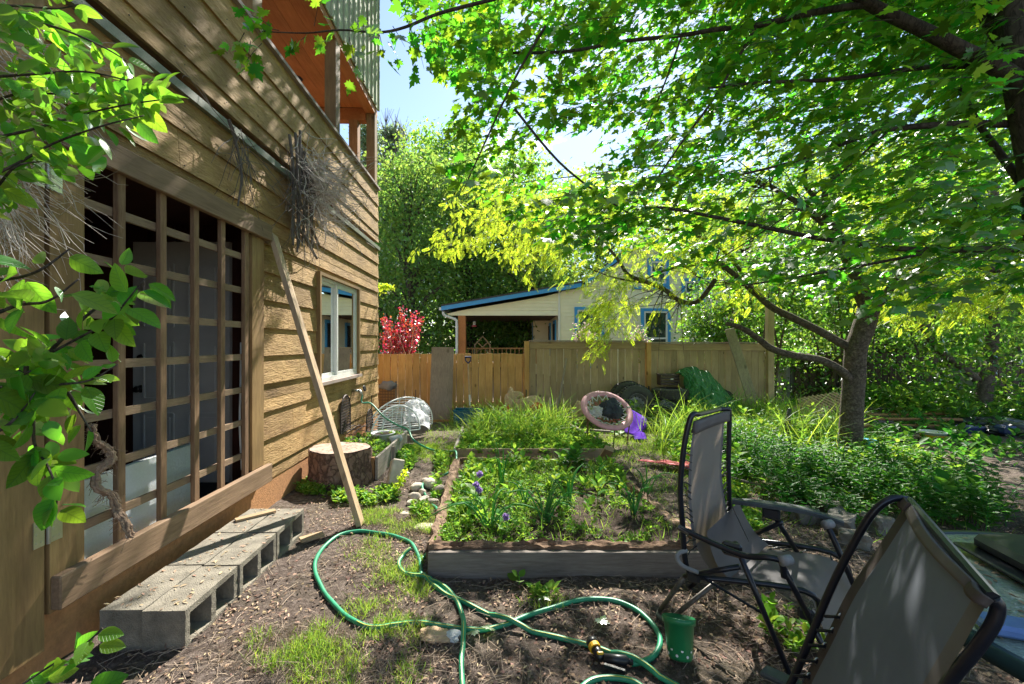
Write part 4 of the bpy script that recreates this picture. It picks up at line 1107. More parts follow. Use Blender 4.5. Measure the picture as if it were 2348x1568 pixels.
crumpled(P(1215, 930, 7.5), (.30, .14, .16), M['paper'], 3.0, 'sack_body', bg)
crumpled(P(1232, 934, 7.38), (.12, .06, .08), M['redprint'], 4.0, 'red_print', bg)
bg = thing('paper_sack', 'brown paper sack standing behind the left side of the pink saucer chair', 'paper sack', P(1332, 945, 7.3))
crumpled(P(1332, 945, 7.3), (.13, .12, .19), M['paper'], 5.0, 'sack_body', bg)
# ================================================================ saucer chair and cloth
scn = Vector((1.335, 6.0, .48)); SN = Vector((.14, -.60, .78)).normalized()
SR = SN.to_track_quat('Z', 'Y').to_matrix()
sau = thing('saucer_chair', 'round pink saucer chair with bungee cord webbing, cloths lying in it', 'chair', (1.335, 6.0, 0))
prof = []
R0, R1 = .275, .375
pr = [(R0, 0), (R0 + .02, .018), ((R0 + R1) / 2, .026), (R1 - .015, .018), (R1, 0), (R1 - .015, -.018), ((R0 + R1) / 2, -.022), (R0 + .02, -.014)]
MB().lathe(pr, scn, 48, SR, closed=True).build('padded_rim', M['pink'], sau, smooth=True)
def sp(a, r, z=0.0): return scn + SR @ Vector((r * math.cos(a), r * math.sin(a), z))
nz_ = 15
for ring, (ra, rb_, z0, z1, m_) in enumerate(((.29, .215, .01, -.035, 'cord'), (.215, .14, -.035, -.06, 'cordred'), (.14, .06, -.06, -.07, 'cord'))):
    g = MB()
    pts = []
    for k in range(2 * nz_ + 1):
        a = math.pi * k / nz_
        pts.append(sp(a, ra if k % 2 == 0 else rb_, z0 if k % 2 == 0 else z1))
    for p0, p1 in zip(pts, pts[1:]): g.tube([p0, p1], .0075, 5)
    g.build('cord_web', M[m_], sau)
for a, f_ in ((-.4, (1.60, 5.95, 0)), (3.5, (1.05, 5.95, 0)), (.9, (1.55, 6.45, 0)), (2.3, (1.15, 6.45, 0))):
    MB().tube([sp(a, .34, -.02), Vector(f_)], .010, 6).build('leg', M['pole'], sau)
MB().lathe([(0, .006), (.022, .004), (.024, 0)], sp(.05, .33, .022), 12, SR).build('cap_button', M['rim'], sau)
crumpled(scn + Vector((.045, -.05, .02)), (.135, .09, .125), M['cloth'], 7, 'dark_cloth', None, amp=.5, label='dark striped cloth heaped in the middle of the saucer chair', cat='cloth')
crumpled(scn + Vector((-.15, -.06, -.01)), (.085, .05, .06), M['clothwhite'], 8, 'white_cloth', None, amp=.6, label='crumpled white cloth beside the dark cloth in the saucer chair', cat='cloth')
g = MB(); g.beam(scn + Vector((.035, -.135, .10)), scn + Vector((.03, -.14, -.05)), .018, .006, up=(0, 1, 0)); 
# purple mat
mt_ = MB(); rowsL = [P(1448, 941, 6.9), P(1441, 955, 6.7), P(1434, 975, 6.5), P(1432, 992, 6.35), P(1450, 998, 6.25), P(1455, 1010, 6.1)]
rowsR = [P(1478, 958, 6.85), P(1482, 965, 6.7), P(1480, 982, 6.5), P(1470, 990, 6.35), P(1478, 995, 6.25), P(1482, 1008, 6.1)]
for a, b in zip(bez(rowsL, 5), bez(rowsR, 5)):
    for t in (0, .33, .66, 1):
        q = a.lerp(b, t); mt_.v.append(tuple(q + Vector((0, .02 * math.sin(t * 6), 0))))
nr = len(mt_.v) // 4
mt_.f = [(i * 4 + j, i * 4 + j + 1, (i + 1) * 4 + j + 1, (i + 1) * 4 + j) for i in range(nr - 1) for j in range(3)]
o = mt_.build('exercise_mat', M['purple'], None, smooth=True, label='purple foam mat curled over beside the saucer chair', cat='mat')
so = o.modifiers.new('thickness', 'SOLIDIFY'); so.thickness = .012
# tyres
def tyre_mesh():
    pr = [(.19, -.09), (.24, -.108), (.31, -.104), (.34, -.085), (.348, -.05), (.348, .05), (.34, .085), (.31, .104), (.24, .108), (.19, .09), (.185, 0)]
    mb = MB(); mb.lathe(pr, (0, 0, 0), 40, None, closed=True)
    me = bpy.data.meshes.new('carcass'); me.from_pydata(mb.v, [], mb.f); me.materials.append(M['rubber'])
    me.polygons.foreach_set('use_smooth', [True] * len(me.polygons))
    tr = MB()
    for k in range(40):
        for r_, (za, zb_) in enumerate(((-.08, -.035), (-.03, .028), (.034, .08))):
            a = 2 * math.pi * (k + .5 * (r_ % 2)) / 40
            Rm = Matrix.Rotation(a, 3, 'Z') @ Matrix.Rotation(math.radians(18 if r_ != 1 else -18), 3, 'X')
            c = Vector((.351 * math.cos(a), .351 * math.sin(a), (za + zb_) / 2))
            tr.box(c, (.014, .038, zb_ - za), Rm)
    m2 = bpy.data.meshes.new('tread_blocks'); m2.from_pydata(tr.v, [], tr.f); m2.materials.append(M['rubber'])
    rm = MB(); rm.lathe([(.0, .03), (.05, .032), (.06, .02), (.13, .0), (.165, .02), (.178, .07), (.192, .085), (.19, -.085), (.15, -.04), (.0, -.03)], (0, 0, 0), 32)
    m3 = bpy.data.meshes.new('rim'); m3.from_pydata(rm.v, [], rm.f); m3.materials.append(M['rim']); m3.polygons.foreach_set('use_smooth', [True] * len(m3.polygons))
    hl = MB()
    for k in range(12):
        a = 2 * math.pi * k / 12
        hl.lathe([(0, .003), (.013, .003), (.013, 0)], (.145 * math.cos(a), .145 * math.sin(a), .012), 8)
    for k in range(5):
        a = 2 * math.pi * k / 5; hl.lathe([(0, .003), (.011, .003), (.011, 0)], (.05 * math.cos(a) * 1.6, .05 * math.sin(a) * 1.6, .018), 8)
    m4 = bpy.data.meshes.new('vent_holes'); m4.from_pydata(hl.v, [], hl.f); m4.materials.append(M['black'])
    return me, m2, m3, m4
TYM = tyre_mesh()
def tyre(loc, rot, label, rim=True, s=1.0):
    t = thing('car_tyre', label, 'tyre', (0, 0, 0), 'old tyres by the tall fence')
    t.location = loc; t.rotation_euler = rot; t.scale = (s, s, s)
    for me, nm in zip(TYM, ('carcass', 'tread_blocks', 'rim', 'vent_holes')):
        if not rim and nm in ('rim', 'vent_holes'): continue
        o = bpy.data.objects.new(nm, me); C.objects.link(o); o.parent = t
    return t
tx = hx(1538, 7.7)
tyre((tx, 7.7, .10), (0, 0, .3), 'lowest tyre of the stack under the black crate', s=.93)
tyre((tx + .05, 7.72, .305), (.02, 0, .9), 'middle tyre of the stack under the black crate', s=.93)
tyre((tx - .01, 7.7, .51), (0, .02, 1.7), 'topmost tyre of the stack under the black crate', s=.93)
tyre((hx(1460, 7.5), 7.55, .33), (math.radians(74), 0, math.radians(12)), 'car wheel standing on edge behind the purple mat, rim showing')
tyre((hx(1440, 7.9), 7.9, .36), (math.radians(80), 0, math.radians(8)), 'wheel standing against the fence behind the other upright wheel')
crumpled(P(1522, 935, 7.25), (.20, .12, .11), M['blackplastic'], 31, 'plastic_sack', None, amp=.35, label='shiny black plastic sack at the foot of the tyre stack', cat='plastic sack')
# crate on tyres
cr = thing('black_crate', 'upturned dark slatted crate on top of the tyre stack against the fence', 'crate', (tx - .05, 7.75, .62))
a = P(1535, 866, 7.8)
for k in range(4): MB().cbox((a.x, 7.78 + .0 * k, .66 + .05 * k + .02), (.34 - .015 * k, .015, .04), ch=.002).build('slat', M['iron'], cr)
for s in (-1, 1): MB().box((a.x + s * .165, 7.88, .75), (.015, .2, .2)).build('side', M['iron'], cr)
MB().box((a.x, 7.9, .845), (.36, .24, .012)).build('top_board', M['iron'], cr)
MB().box((a.x + .03, 7.768, .765), (.05, .004, .02)).build('tag', M['white'], cr)
# tarp
TL = [P(1546, 858, 7.95), P(1560, 848, 8.0), P(1578, 842, 8.05), P(1600, 846, 8.08), P(1625, 858, 8.08), P(1650, 885, 8.05), P(1676, 915, 8.0), P(1705, 940, 7.95)]
TBm = [P(1568, 880, 7.7), P(1572, 905, 7.55), P(1580, 925, 7.4), P(1595, 940, 7.3), P(1620, 950, 7.2), P(1650, 955, 7.2), P(1680, 958, 7.3), P(1712, 956, 7.5)]
tp_ = MB(); A_, B_ = bez(TL, 9), bez(TBm, 9); nc = 36
for i, (a, b) in enumerate(zip(A_, B_)):
    for j in range(nc):
        t = j / (nc - 1); q = a.lerp(b, t)
        fold = .07 * noise.noise(Vector((i * .155 + t * 1.5, t * 1.8, 3))) + .05 * abs(noise.noise(Vector((i * .28 - t * 4, t * 4, 8))))
        fold += .045 * abs(noise.noise(Vector((i * .22 + t * 2, t * 9 - i * .3, 5)))) + .02 * abs(noise.noise(Vector((i * .9, t * 11, 1))))
        q += Vector((0, -1, .5)) * (fold + .13 * math.sin(math.pi * t))
        tp_.v.append(tuple(q))
tp_.f = [(i * nc + j, (i + 1) * nc + j, (i + 1) * nc + j + 1, i * nc + j + 1) for i in range(len(A_) - 1) for j in range(nc - 1)]
o = tp_.build('green_tarp', M['tarp'], None, label='crumpled green tarp draped over a heap against the tall fence', cat='tarp')
o.modifiers.new('thickness', 'SOLIDIFY').thickness = .006
crumpled((2.95 + .75, 7.95, .2), (.55, .2, .35), M['black'], 12, 'covered_heap', None, label='dark heap hidden under the green tarp', cat='heap')
MB().beam(P(1672, 754, 8.06), P(1740, 965, 7.45), .17, .035, up=(.3, 1, 0), ch=.006).build('leaning_board', M['greywood_z'], None, label='wide weathered grey board with brown rot leaning at the right end of the tall fence', cat='board')

# ================================================================ basket trellises by the house corner
wt = thing('wire_trellis', 'white wire semicircular trellis panels standing by the house corner', 'trellis', (-1.7, 6.3, 0))
def wire_fan(A, Bq, top, n, parent, lean=Vector((0, 0, 0)), z0=0.0, r=.006):
    A, Bq = Vector(A), Vector(Bq); mid = (A + Bq) / 2; half = (Bq - A) / 2
    arc = [mid - half * math.cos(t) + Vector((0, 0, top * math.sin(t))) + lean * math.sin(t) for t in np.linspace(0, math.pi, 21)]
    MB().tube(arc, .011, 6).build('hoop', M['wire'], parent)
    MB().tube([A, Bq], .010, 6).build('base_bar', M['wire'], parent)
    for k in range(1, n):
        s = k / n; h = math.sqrt(1 - s * s)
        MB().tube([mid - half * h + Vector((0, 0, top * s)) + lean * s, mid + half * h + Vector((0, 0, top * s)) + lean * s], r * .8, 4).build('wire', M['wire'], parent)
    g = MB()
    for c in (-.55, -.2, .2, .55):
        h = math.sqrt(1 - c * c); g.tube([mid + half * c, mid + half * c + Vector((0, 0, top * h)) + lean * h], r, 4)
    arc2 = [mid - half * .6 * math.cos(t) + Vector((0, 0, top * .75 * math.sin(t))) + lean * .75 * math.sin(t) for t in np.linspace(0, math.pi, 13)]
    g.tube(arc2, r, 4)
    g.build('stay', M['wire'], parent)
wire_fan(P(838, 990, 6.0), P(990, 972, 6.9), .44, 13, wt, Vector((.05, .15, 0)))
wire_fan(P(850, 1000, 5.75), P(962, 984, 6.2), .34, 11, wt, Vector((-.05, .25, 0)))
for (px, y0, y1, Yd) in ((852, 905, 995, 6.1), (927, 895, 985, 6.6), (953, 893, 975, 6.7)):
    MB().tube([P(px, y0, Yd), P(px - 3, y1, Yd)], .006, 5).build('thin_stake', M['iron'], wt)
ps = MB(); nn_ = 16
for i in range(nn_):
    for j in range(nn_):
        s, t = i / (nn_ - 1), j / (nn_ - 1)
        topx = 930 + 55 * s; topy = 922 - 8 * math.sin(s * 3) + 25 * max(0, s - .5); q = P(topx - 8 * t * (1 - s), topy + (52 + 0 * s) * t, 6.55)
        q += Vector((.02 * noise.noise(Vector((s * 5, t * 3, 1))), .10 * noise.noise(Vector((s * 5, t * 4, 2))) + .03 * noise.noise(Vector((s * 14, t * 12, 2))), .02 * noise.noise(Vector((s * 9, t * 9, 4)))))
        ps.v.append(tuple(q))
ps.f = [(i * nn_ + j, (i + 1) * nn_ + j, (i + 1) * nn_ + j + 1, i * nn_ + j + 1) for i in range(nn_ - 1) for j in range(nn_ - 1)]
ps.build('plastic_sheet', M['plasticsheet'], None, label='crumpled clear plastic sheet draped over the wire trellis', cat='plastic sheet')
q = P(878, 1000, 5.6)
dp = thing('planter_bowl', 'white round planter bowl of soil on the wall bed', 'planter bowl', q)
MB().lathe([(.10, -.06), (.14, .03), (.155, .04), (.155, .05), (.13, .045), (.12, .03)], q, 28).build('bowl', M['white'], dp, smooth=True)
MB().lathe([(0, .035), (.125, .03)], q, 20).build('soil', M['soil'], dp)
q = P(905, 1008, 5.35)
MB().lathe([(0, .09), (.03, .09), (.045, .07), (.055, .0), (.06, -.06), (.05, -.06), (.045, 0)], q, 20, Euler((0, math.radians(75), .5)).to_matrix()).build('clear_tub', M['plasticsheet'], None, smooth=True, label='clear plastic tub lying on its side on the wall bed', cat='tub')

# ================================================================ hose
def Z3(zx, zy): return G((1200 + zx / 1.5653) / 1.7452, (2000 + zy / 1.5653) / 1.7452, .016)
HR = .0125
paths = [
 [(760, 470), (752, 400), (735, 345), (690, 270), (600, 225), (450, 190), (350, 183), (240, 210), (150, 280), (100, 370), (95, 450), (140, 550), (210, 640), (300, 730), (400, 790), (490, 802), (600, 785), (720, 776), (860, 788), (1000, 796), (1150, 800), (1280, 765), (1400, 715), (1550, 670), (1700, 632), (1850, 620), (1980, 628), (2090, 670), (2180, 740), (2240, 820), (2255, 900), (2220, 970), (2150, 1008), (2075, 1018)],
 [(690, 330), (640, 360), (618, 400), (640, 445), (700, 480), (770, 490), (850, 508), (930, 560), (985, 640), (1015, 720), (1025, 800), (1020, 900), (1010, 1000), (1020, 1200)],
 [(770, 480), (850, 540), (920, 590), (1000, 625), (1100, 670), (1250, 735), (1400, 780), (1600, 830), (1800, 885), (1950, 950), (2100, 1020), (2250, 1110), (2400, 1190)],
 [(1700, 1240), (1770, 1152), (1830, 1110), (1900, 1097), (2000, 1105), (2100, 1140), (2200, 1230)]]
hs = thing('garden_hose', 'long green garden hose with a yellow stripe looping over the dirt', 'hose', (-.3, 2.2, 0))
for i, ph in enumerate(paths):
    pts = bez([Z3(*p) for p in ph], 7)
    # crossings: later strands ride over earlier ones
    for p in pts: p.z = gzf(p.x, p.y) + HR * (1.0 if i != 0 else 1.05)
    if i == 0:
        for p in pts[len(pts) // 2:]:
            p.z += .0
    if i in (1, 2):
        for k_, p in enumerate(pts):
            dmin = min((Vector((p.x, p.y)) - Vector((q.x, q.y))).length for q in P0)
            if dmin < .09: p.z += HR * 2.0 * max(0, 1 - dmin / .09) ** .5
    if i == 0: P0 = pts
    MB().tube(pts, HR, 10).build('hose_run', M['hose'], hs, smooth=True)
    st_ = MB(); sp_ = [p + Vector((0, 0, HR * .86)) + Vector((0, -HR * .42, 0)) for p in pts]
    if i == 0: sp_ = sp_[95:150]
    st_.tube(sp_, .0022, 4).build('yellow_stripe', M['hose_stripe'], hs)
far = [HW(5.80, .15, .71), HW(5.72, .17, .62), P(850, 925, 5.75), P(880, 955, 5.6), P(912, 975, 5.5), P(935, 985, 5.35), P(945, 1005, 5.15), P(968, 1022, 5.2), G(995, 1032, .02), G(1030, 1035, .02), P(1044, 1034, 4.9), P(1046, 1052, 4.7), P(1042, 1070, 4.5), P(1020, 1088, 4.35), P(985, 1098, 4.4), P(968, 1112, 4.15), P(975, 1135, 3.95), P(988, 1155, 3.75), G(1003, 1170, .03), G(1010, 1230, .02), Z3(752, 380)]
MB().tube(bez(far, 7), .0115, 8).build('hose_run', M['hose'], hs, smooth=True)
# spray nozzle
nz = thing('spray_nozzle', 'black and yellow spray nozzle on the end of the green hose', 'spray nozzle', Z3(1950, 1000))
def zz(zx, zy, z): p = Z3(zx, zy); p.z = z; return p
MB().tube([zz(2075, 1018, .02), zz(2050, 1015, .022), zz(2040, 1014, .022), zz(1900, 1000, .024)], [.012, .014, .021, .018], 12).build('handle', M['blackplastic'], nz, smooth=True)
MB().tube([zz(2085, 1019, .02), zz(2062, 1016, .021)], .015, 10).build('coupling', M['brass'], nz)
MB().tube([zz(1895, 1005, .026), zz(1865, 975, .03), zz(1845, 950, .033)], [.017, .019, .022], 12).build('barrel', M['blackplastic'], nz, smooth=True)
MB().tube([zz(1850, 958, .033), zz(1838, 938, .036)], .0265, 16).build('yellow_ring', M['yellowplastic'], nz)
MB().tube([zz(1838, 937, .036), zz(1825, 915, .04)], [.024, .027], 16).build('head', M['blackplastic'], nz, smooth=True)
MB().cbox(zz(1880, 1005, .048), (.028, .014, .012), ch=.004).build('yellow_lever', M['yellowplastic'], nz)
MB().beam(zz(1905, 1040, .02), zz(2035, 1070, .012), .012, .014).build('trigger', M['blackplastic'], nz)
# crumpled packet
pk = thing('crumpled_packet', 'crumpled tan and silver paper packet under the hose', 'packet', Z3(880, 860))
crumpled(Z3(845, 855) + Vector((0, 0, .005)), (.065, .05, .018), M['paper'], 21, 'tan_side', pk, amp=.5)
crumpled(Z3(935, 850) + Vector((0, 0, .0)), (.055, .032, .016), M['clothwhite'], 22, 'silver_side', pk, amp=.5)
# green pot
pt = thing('plant_pot', 'green plastic nursery pot tipped over with drainage holes showing', 'plant pot', (.735, 1.90, 0))
pc = Vector((.74, 1.875, .024)); PR = Euler((math.radians(-22), math.radians(6), 0)).to_matrix()
MB().lathe([(0, 0), (.045, 0), (.052, .012), (.064, .135), (.070, .136), (.073, .160), (.069, .162), (.062, .135), (.048, .015), (0, .01)], pc, 36, PR).build('pot_wall', M['potgreen'], pt, smooth=True)
for k in range(8):
    a = math.radians(-90 + (k - 3.5) * 24); zz_ = .020
    MB().lathe([(0, .0015), (.0055, .001), (.006, 0)], pc + PR @ Vector((.0535 * math.cos(a), .0535 * math.sin(a), zz_ + (.02 if k % 2 else 0))), 10,
               PR @ Matrix.Rotation(a, 3, 'Z') @ Matrix.Rotation(math.radians(90), 3, 'Y')).build('drain_hole', M['vinyl'], pt)

# ================================================================ recliner chairs
def strip(mb, L, Rr, c0, c1, r0, r1, bulge=0.0, nrm_=None, nc=8):
    """part of a sling between two rails; c = across 0..1, r = row indices"""
    b = len(mb.v); rows = list(range(r0, r1 + 1))
    for i in rows:
        for j in range(nc + 1):
            t = c0 + (c1 - c0) * j / nc
            q = L[i].lerp(Rr[i], t)
            if nrm_ is not None: q = q + nrm_ * bulge * math.sin(math.pi * j / nc)
            mb.v.append(tuple(q))
    for i in range(len(rows) - 1):
        for j in range(nc):
            a = b + i * (nc + 1) + j
            mb.f.append((a, a + 1, a + nc + 2, a + nc + 1))
    return mb
c1 = thing('folding_recliner', 'black tube folding recliner with grey mesh seat standing upright facing right', 'reclining chair', (1.1, 1.95, 0), 'folding garden recliners')
NT = [P(1600, 950, 2.0), P(1588, 950, 1.97), Vector((.815, 1.965, 1.045)), Vector((.79, 1.965, .92)), Vector((.775, 1.965, .74)), Vector((.785, 1.965, .58)), Vector((.80, 1.965, .40)), Vector((.83, 1.95, .345)), Vector((1.211, 1.77, .385)), Vector((1.30, 1.80, .25))]
FT = [P(1650, 938, 2.3), P(1668, 938, 2.32), Vector((1.185, 2.325, 1.03)), Vector((1.185, 2.33, .90)), Vector((1.182, 2.33, .74)), Vector((1.186, 2.33, .58)), Vector((1.195, 2.33, .42)), Vector((1.22, 2.30, .36)), Vector((1.55, 2.073, .395)), Vector((1.65, 2.07, .25))]
for T_ in (NT, FT): MB().tube(bez(T_[:8], 6), .0125, 12).build('back_tube', M['chairframe'], c1, smooth=True)
MB().tube([NT[0], FT[0]], .012, 8).build('top_bar', M['chairframe'], c1)
for T_ in (NT, FT): MB().tube(bez(T_[7:] , 6), .012, 12).build('seat_rail', M['chairframe'], c1, smooth=True)
BLr = bez([Vector((.852, 1.985, 1.052)), Vector((.83, 1.985, .92)), Vector((.82, 1.985, .72)), Vector((.832, 1.985, .56)), Vector((.85, 1.99, .44))], 6)
BRr = bez([Vector((1.145, 2.295, 1.048)), Vector((1.14, 2.30, .92)), Vector((1.13, 2.30, .72)), Vector((1.15, 2.30, .56)), Vector((1.17, 2.295, .44))], 6)
nb = Vector((-.7, .7, 0))
s = MB(); strip(s, BLr, BRr, .07, .93, 3, 24, .015, Vector((-.5, .5, 0))); s.build('back_sling', M['chairfab'], c1, smooth=True)
s = MB(); strip(s, BLr, BRr, -.05, 1.05, 0, 3, .012, Vector((-.5, .5, 0))); o = s.build('head_hem', M['chairhem'], c1, smooth=True); o.modifiers.new('t', 'SOLIDIFY').thickness = .022
s = MB(); strip(s, BLr, BRr, 0, .07, 3, 24, nc=2); s.build('edge_band', M['chairhem'], c1)
s = MB(); strip(s, BLr, BRr, .93, 1, 3, 24, nc=2); s.build('edge_band', M['chairhem'], c1)
LPn = bez([Vector((.85, 1.99, .47)), Vector((.88, 1.95, .40)), Vector((.95, 1.90, .345)), Vector((1.20, 1.79, .37)), Vector((1.29, 1.80, .25)), Vector((1.33, 1.79, .10))], 6)
LPf = bez([Vector((1.17, 2.295, .49)), Vector((1.21, 2.27, .42)), Vector((1.27, 2.22, .36)), Vector((1.53, 2.05, .385)), Vector((1.63, 2.04, .25)), Vector((1.67, 2.03, .10))], 6)
s = MB(); strip(s, LPn, LPf, .03, .97, 0, 30, -.012, Vector((0, 0, 1))); s.build('seat_sling', M['chairfab'], c1, smooth=True)
s = MB(); fl = [a + Vector((.03, -.035, .0)) for a in BLr[15:]] ; fr_ = [a + Vector((.03, -.035, .0)) for a in BRr[15:]]
fl2 = [Vector((.88, 1.93, .56)), Vector((.90, 1.92, .47)), Vector((.93, 1.91, .40)), Vector((.97, 1.90, .365))]; fr2 = [Vector((1.19, 2.24, .58)), Vector((1.22, 2.22, .5)), Vector((1.26, 2.20, .43)), Vector((1.31, 2.18, .385))]
strip(s, bez(fl2, 4), bez(fr2, 4), 0, 1, 0, 12); s.build('lumbar_flap', M['chairhem'], c1, smooth=True)
for i in range(13):
    t = .30 + i * .056
    for LT, FBc, nm in ((NT, BLr, 0), (FT, BRr, 1)):
        tb2 = bez(LT[2:7], 6); k = min(int(t * 24), 24); a = tb2[k]; b = FBc[k]
        d = (b - a); MB().tube([a + Vector((0, 0, .0)), a.lerp(b, .6) + Vector((0, 0, .012)), b + d * .35], .0033, 4).build('lace', M['blackplastic'], c1)
for i in range(9):
    t = i / 8
    a = NT[7].lerp(NT[8], .12 + .85 * t); b = LPn[int(9 + 9 * t)]; MB().tube([a, b + Vector((0, 0, .008)), b + (b - a) * .6], .0033, 4).build('lace', M['blackplastic'], c1)
    a = FT[7].lerp(FT[8], .12 + .85 * t); b = LPf[int(9 + 9 * t)]; MB().tube([a, b + Vector((0, 0, .008)), b + (b - a) * .6], .0033, 4).build('lace', M['blackplastic'], c1)
# arms
MB().tube(bez([Vector((.72, 1.83, .62)), Vector((.80, 1.76, .60)), Vector((.90, 1.665, .585)), Vector((.96, 1.61, .605)), Vector((1.0, 1.588, .60)), Vector((1.015, 1.59, .54))], 5), .0115, 10).build('arm_tube', M['chairframe'], c1, smooth=True)
MB().tube([Vector((.715, 1.835, .622)), Vector((.75, 1.805, .61))], .0125, 8).build('tube_tip', M['worn_tube'], c1)
ap = MB(); aa = bez([Vector((1.10, 2.13, .625)), Vector((1.22, 2.06, .635)), Vector((1.36, 1.98, .635)), Vector((1.48, 1.905, .61))], 6); rr = Vector((.5, .85, 0)).normalized()
for i, p in enumerate(aa):
    w = .022 + .012 * math.sin(math.pi * min(1, i / 14)); 
    for sx, sz in ((-1, -.008), (-1, .006), (-.7, .012), (.7, .012), (1, .006), (1, -.008)): ap.v.append(tuple(p + rr * w * sx + Vector((0, 0, sz))))
m_ = len(aa)
ap.f = [(i * 6 + j, i * 6 + (j + 1) % 6, (i + 1) * 6 + (j + 1) % 6, (i + 1) * 6 + j) for i in range(m_ - 1) for j in range(6)] + [(5, 4, 3, 2, 1, 0), tuple((m_ - 1) * 6 + j for j in range(6))]
ap.build('arm_pad', M['armpad'], c1, smooth=False)
for c_, mt2 in ((Vector((1.012, 1.572, .607)), 'greycap'), (P(1900, 1204, 1.88), 'greycap')):
    MB().tube([c_ - Vector((.02, .0, -.002)), c_ + Vector((.02, .012, .002))], .0185, 16).build('roller', M[mt2], c1, smooth=True)
tubes = [((.93, 1.78, .58), (1.17, 1.777, 0)), ((1.013, 1.588, .57), (1.19, 1.69, .30)), ((.96, 1.80, .47), (.80, 1.98, .33)), ((.80, 1.98, .33), (.768, 2.228, .01)),
         ((1.0, 2.06, .27), (.77, 2.14, .01)), ((1.25, 2.05, .60), (1.42, 2.12, .37)), ((1.28, 2.03, .56), (1.27, 2.25, .40)), ((1.41, 1.90, .59), (1.75, 2.05, 0)), ((1.19, 1.69, .30), (1.34, 1.72, 0)), ((1.27, 2.25, .40), (1.02, 2.45, .01))]
for i, (a, b) in enumerate(tubes):
    MB().tube([a, b], .0115, 10).build('leg' if b[2] < .05 else 'brace', M['worn_tube' if i in (3, 4) else 'chairframe'], c1, smooth=True)
MB().tube([(.85, 1.93, .36), (1.05, 1.79, .28)], .006, 6).build('thin_strut', M['chairframe'], c1)
MB().tube([(.768, 2.228, .012), (.75, 2.20, .012), (.77, 2.14, .012)], .0115, 8).build('foot_bar', M['worn_tube'], c1)
MB().tube(bez([P(1574, 1262, 1.96), P(1556, 1268, 1.95), P(1552, 1280, 1.94), P(1566, 1298, 1.93), P(1600, 1312, 1.92)], 4), .010, 8).build('rear_loop', M['greycap'], c1, smooth=True)
for c_ in ((.90, 1.745, .57), (1.24, 2.04, .60)):
    MB().cbox(c_, (.075, .03, .055), Matrix.Rotation(math.radians(-38), 3, 'Z'), ch=.012).build('bracket', M['blackplastic'], c1)
for c_ in ((.83, 1.95, .345), (1.2, 1.74, .31)): MB().cbox(c_, (.06, .035, .05), Matrix.Rotation(math.radians(-38), 3, 'Z'), ch=.01).build('bracket', M['blackplastic'], c1)
MB().beam(P(1715, 1238, 1.95), P(1680, 1165, 2.15), .022, .002, up=(.5, -.8, 0)).build('hanging_strap', M['chairhem'], c1)

c2 = thing('folding_recliner', 'nearest folding recliner seen from behind, plain grey sling with taupe hem', 'reclining chair', (.9, 1.0, 0), 'folding garden recliners')
LT = [P(2083, 1147, 1.165), P(2045, 1143, 1.17), P(2000, 1176, 1.185), P(1950, 1258, 1.21), P(1902, 1354, 1.235), P(1850, 1480, 1.26), P(1810, 1572, 1.28), Vector((.80, 1.30, .32))]
RT = [P(2276, 1372, .715), P(2288, 1392, .712), P(2275, 1432, .715), P(2235, 1490, .73), P(2171, 1570, .76), P(2110, 1680, .79), P(2040, 1800, .82), Vector((.56, .86, .32))]
for T_ in (LT, RT): MB().tube(bez(T_, 6), .0100, 14).build('back_tube', M['chairframe'], c2, smooth=True)
MB().tube([LT[0], RT[0]], .011, 8).build('top_bar', M['chairframe'], c2)
FL = bez([P(2088, 1147, 1.155), P(2066, 1172, 1.165), P(2010, 1258, 1.19), P(1943, 1356, 1.215), P(1890, 1465, 1.24), P(1851, 1540, 1.255), P(1820, 1610, 1.27)], 6)
FR = bez([P(2276, 1374, .708), P(2254, 1398, .715), P(2225, 1448, .73), P(2195, 1502, .745), P(2150, 1575, .765), P(2100, 1660, .79), P(2060, 1740, .81)], 6)
nb2 = Vector((.5, -.8, .3)).normalized()
s = MB(); strip(s, FL, FR, .11, .92, 5, 36, -.012, nb2, 12); s.build('back_sling', M['chairfab2'], c2, smooth=True)
s = MB(); strip(s, FL, FR, .0, .11, 5, 36, nc=3); s.build('edge_band', M['chairband'], c2, smooth=True)
s = MB(); strip(s, FL, FR, .92, 1.0, 5, 36, nc=3); s.build('edge_band', M['chairhem'], c2, smooth=True)
s = MB(); strip(s, FL, FR, .11, .92, 0, 5, -.014, nb2, 12); o = s.build('head_hem', M['chairhem'], c2, smooth=True); o.modifiers.new('t', 'SOLIDIFY').thickness = .012
for (a, b) in ((-.01, .11), (.92, 1.01)):
    s = MB(); strip(s, FL, FR, a, b, 0, 5, -.004, nb2, 4); o = s.build('hem_corner', M['chairband'], c2, smooth=True); o.modifiers.new('t', 'SOLIDIFY').thickness = .016
for (zx, zy) in ((1055, 1197), (1012, 1275), (968, 1357), (922, 1442), (878, 1525)):
    px, py = (2600 + zx / 1.3805) / 1.7452, (1600 + zy / 1.3805) / 1.7452
    row = min(range(len(FL)), key=lambda i: abs((CY + (EYE - FL[i].z) / FL[i].y * FPX) - py))
    Yd = FL[row].y - .022
    c_ = P(px, py, Yd)
    R_ = Matrix.Rotation(math.radians(90), 3, 'X')
    MB().lathe([(.0062, .001), (.0075, .004), (.0105, .003), (.011, 0)], c_, 18, R_).build('eyelet', M['steel'], c2, smooth=True)
    MB().lathe([(0, .0005), (.0062, .0005)], c_, 14, R_).build('eyelet_hole', M['black'], c2)
    MB().tube([c_ + Vector((0, -.004, 0)), P(px - 14, py, Yd - .005), P(px - 38, py - 1, Yd + .015)], .0042, 6).build('lace', M['blackplastic'], c2)
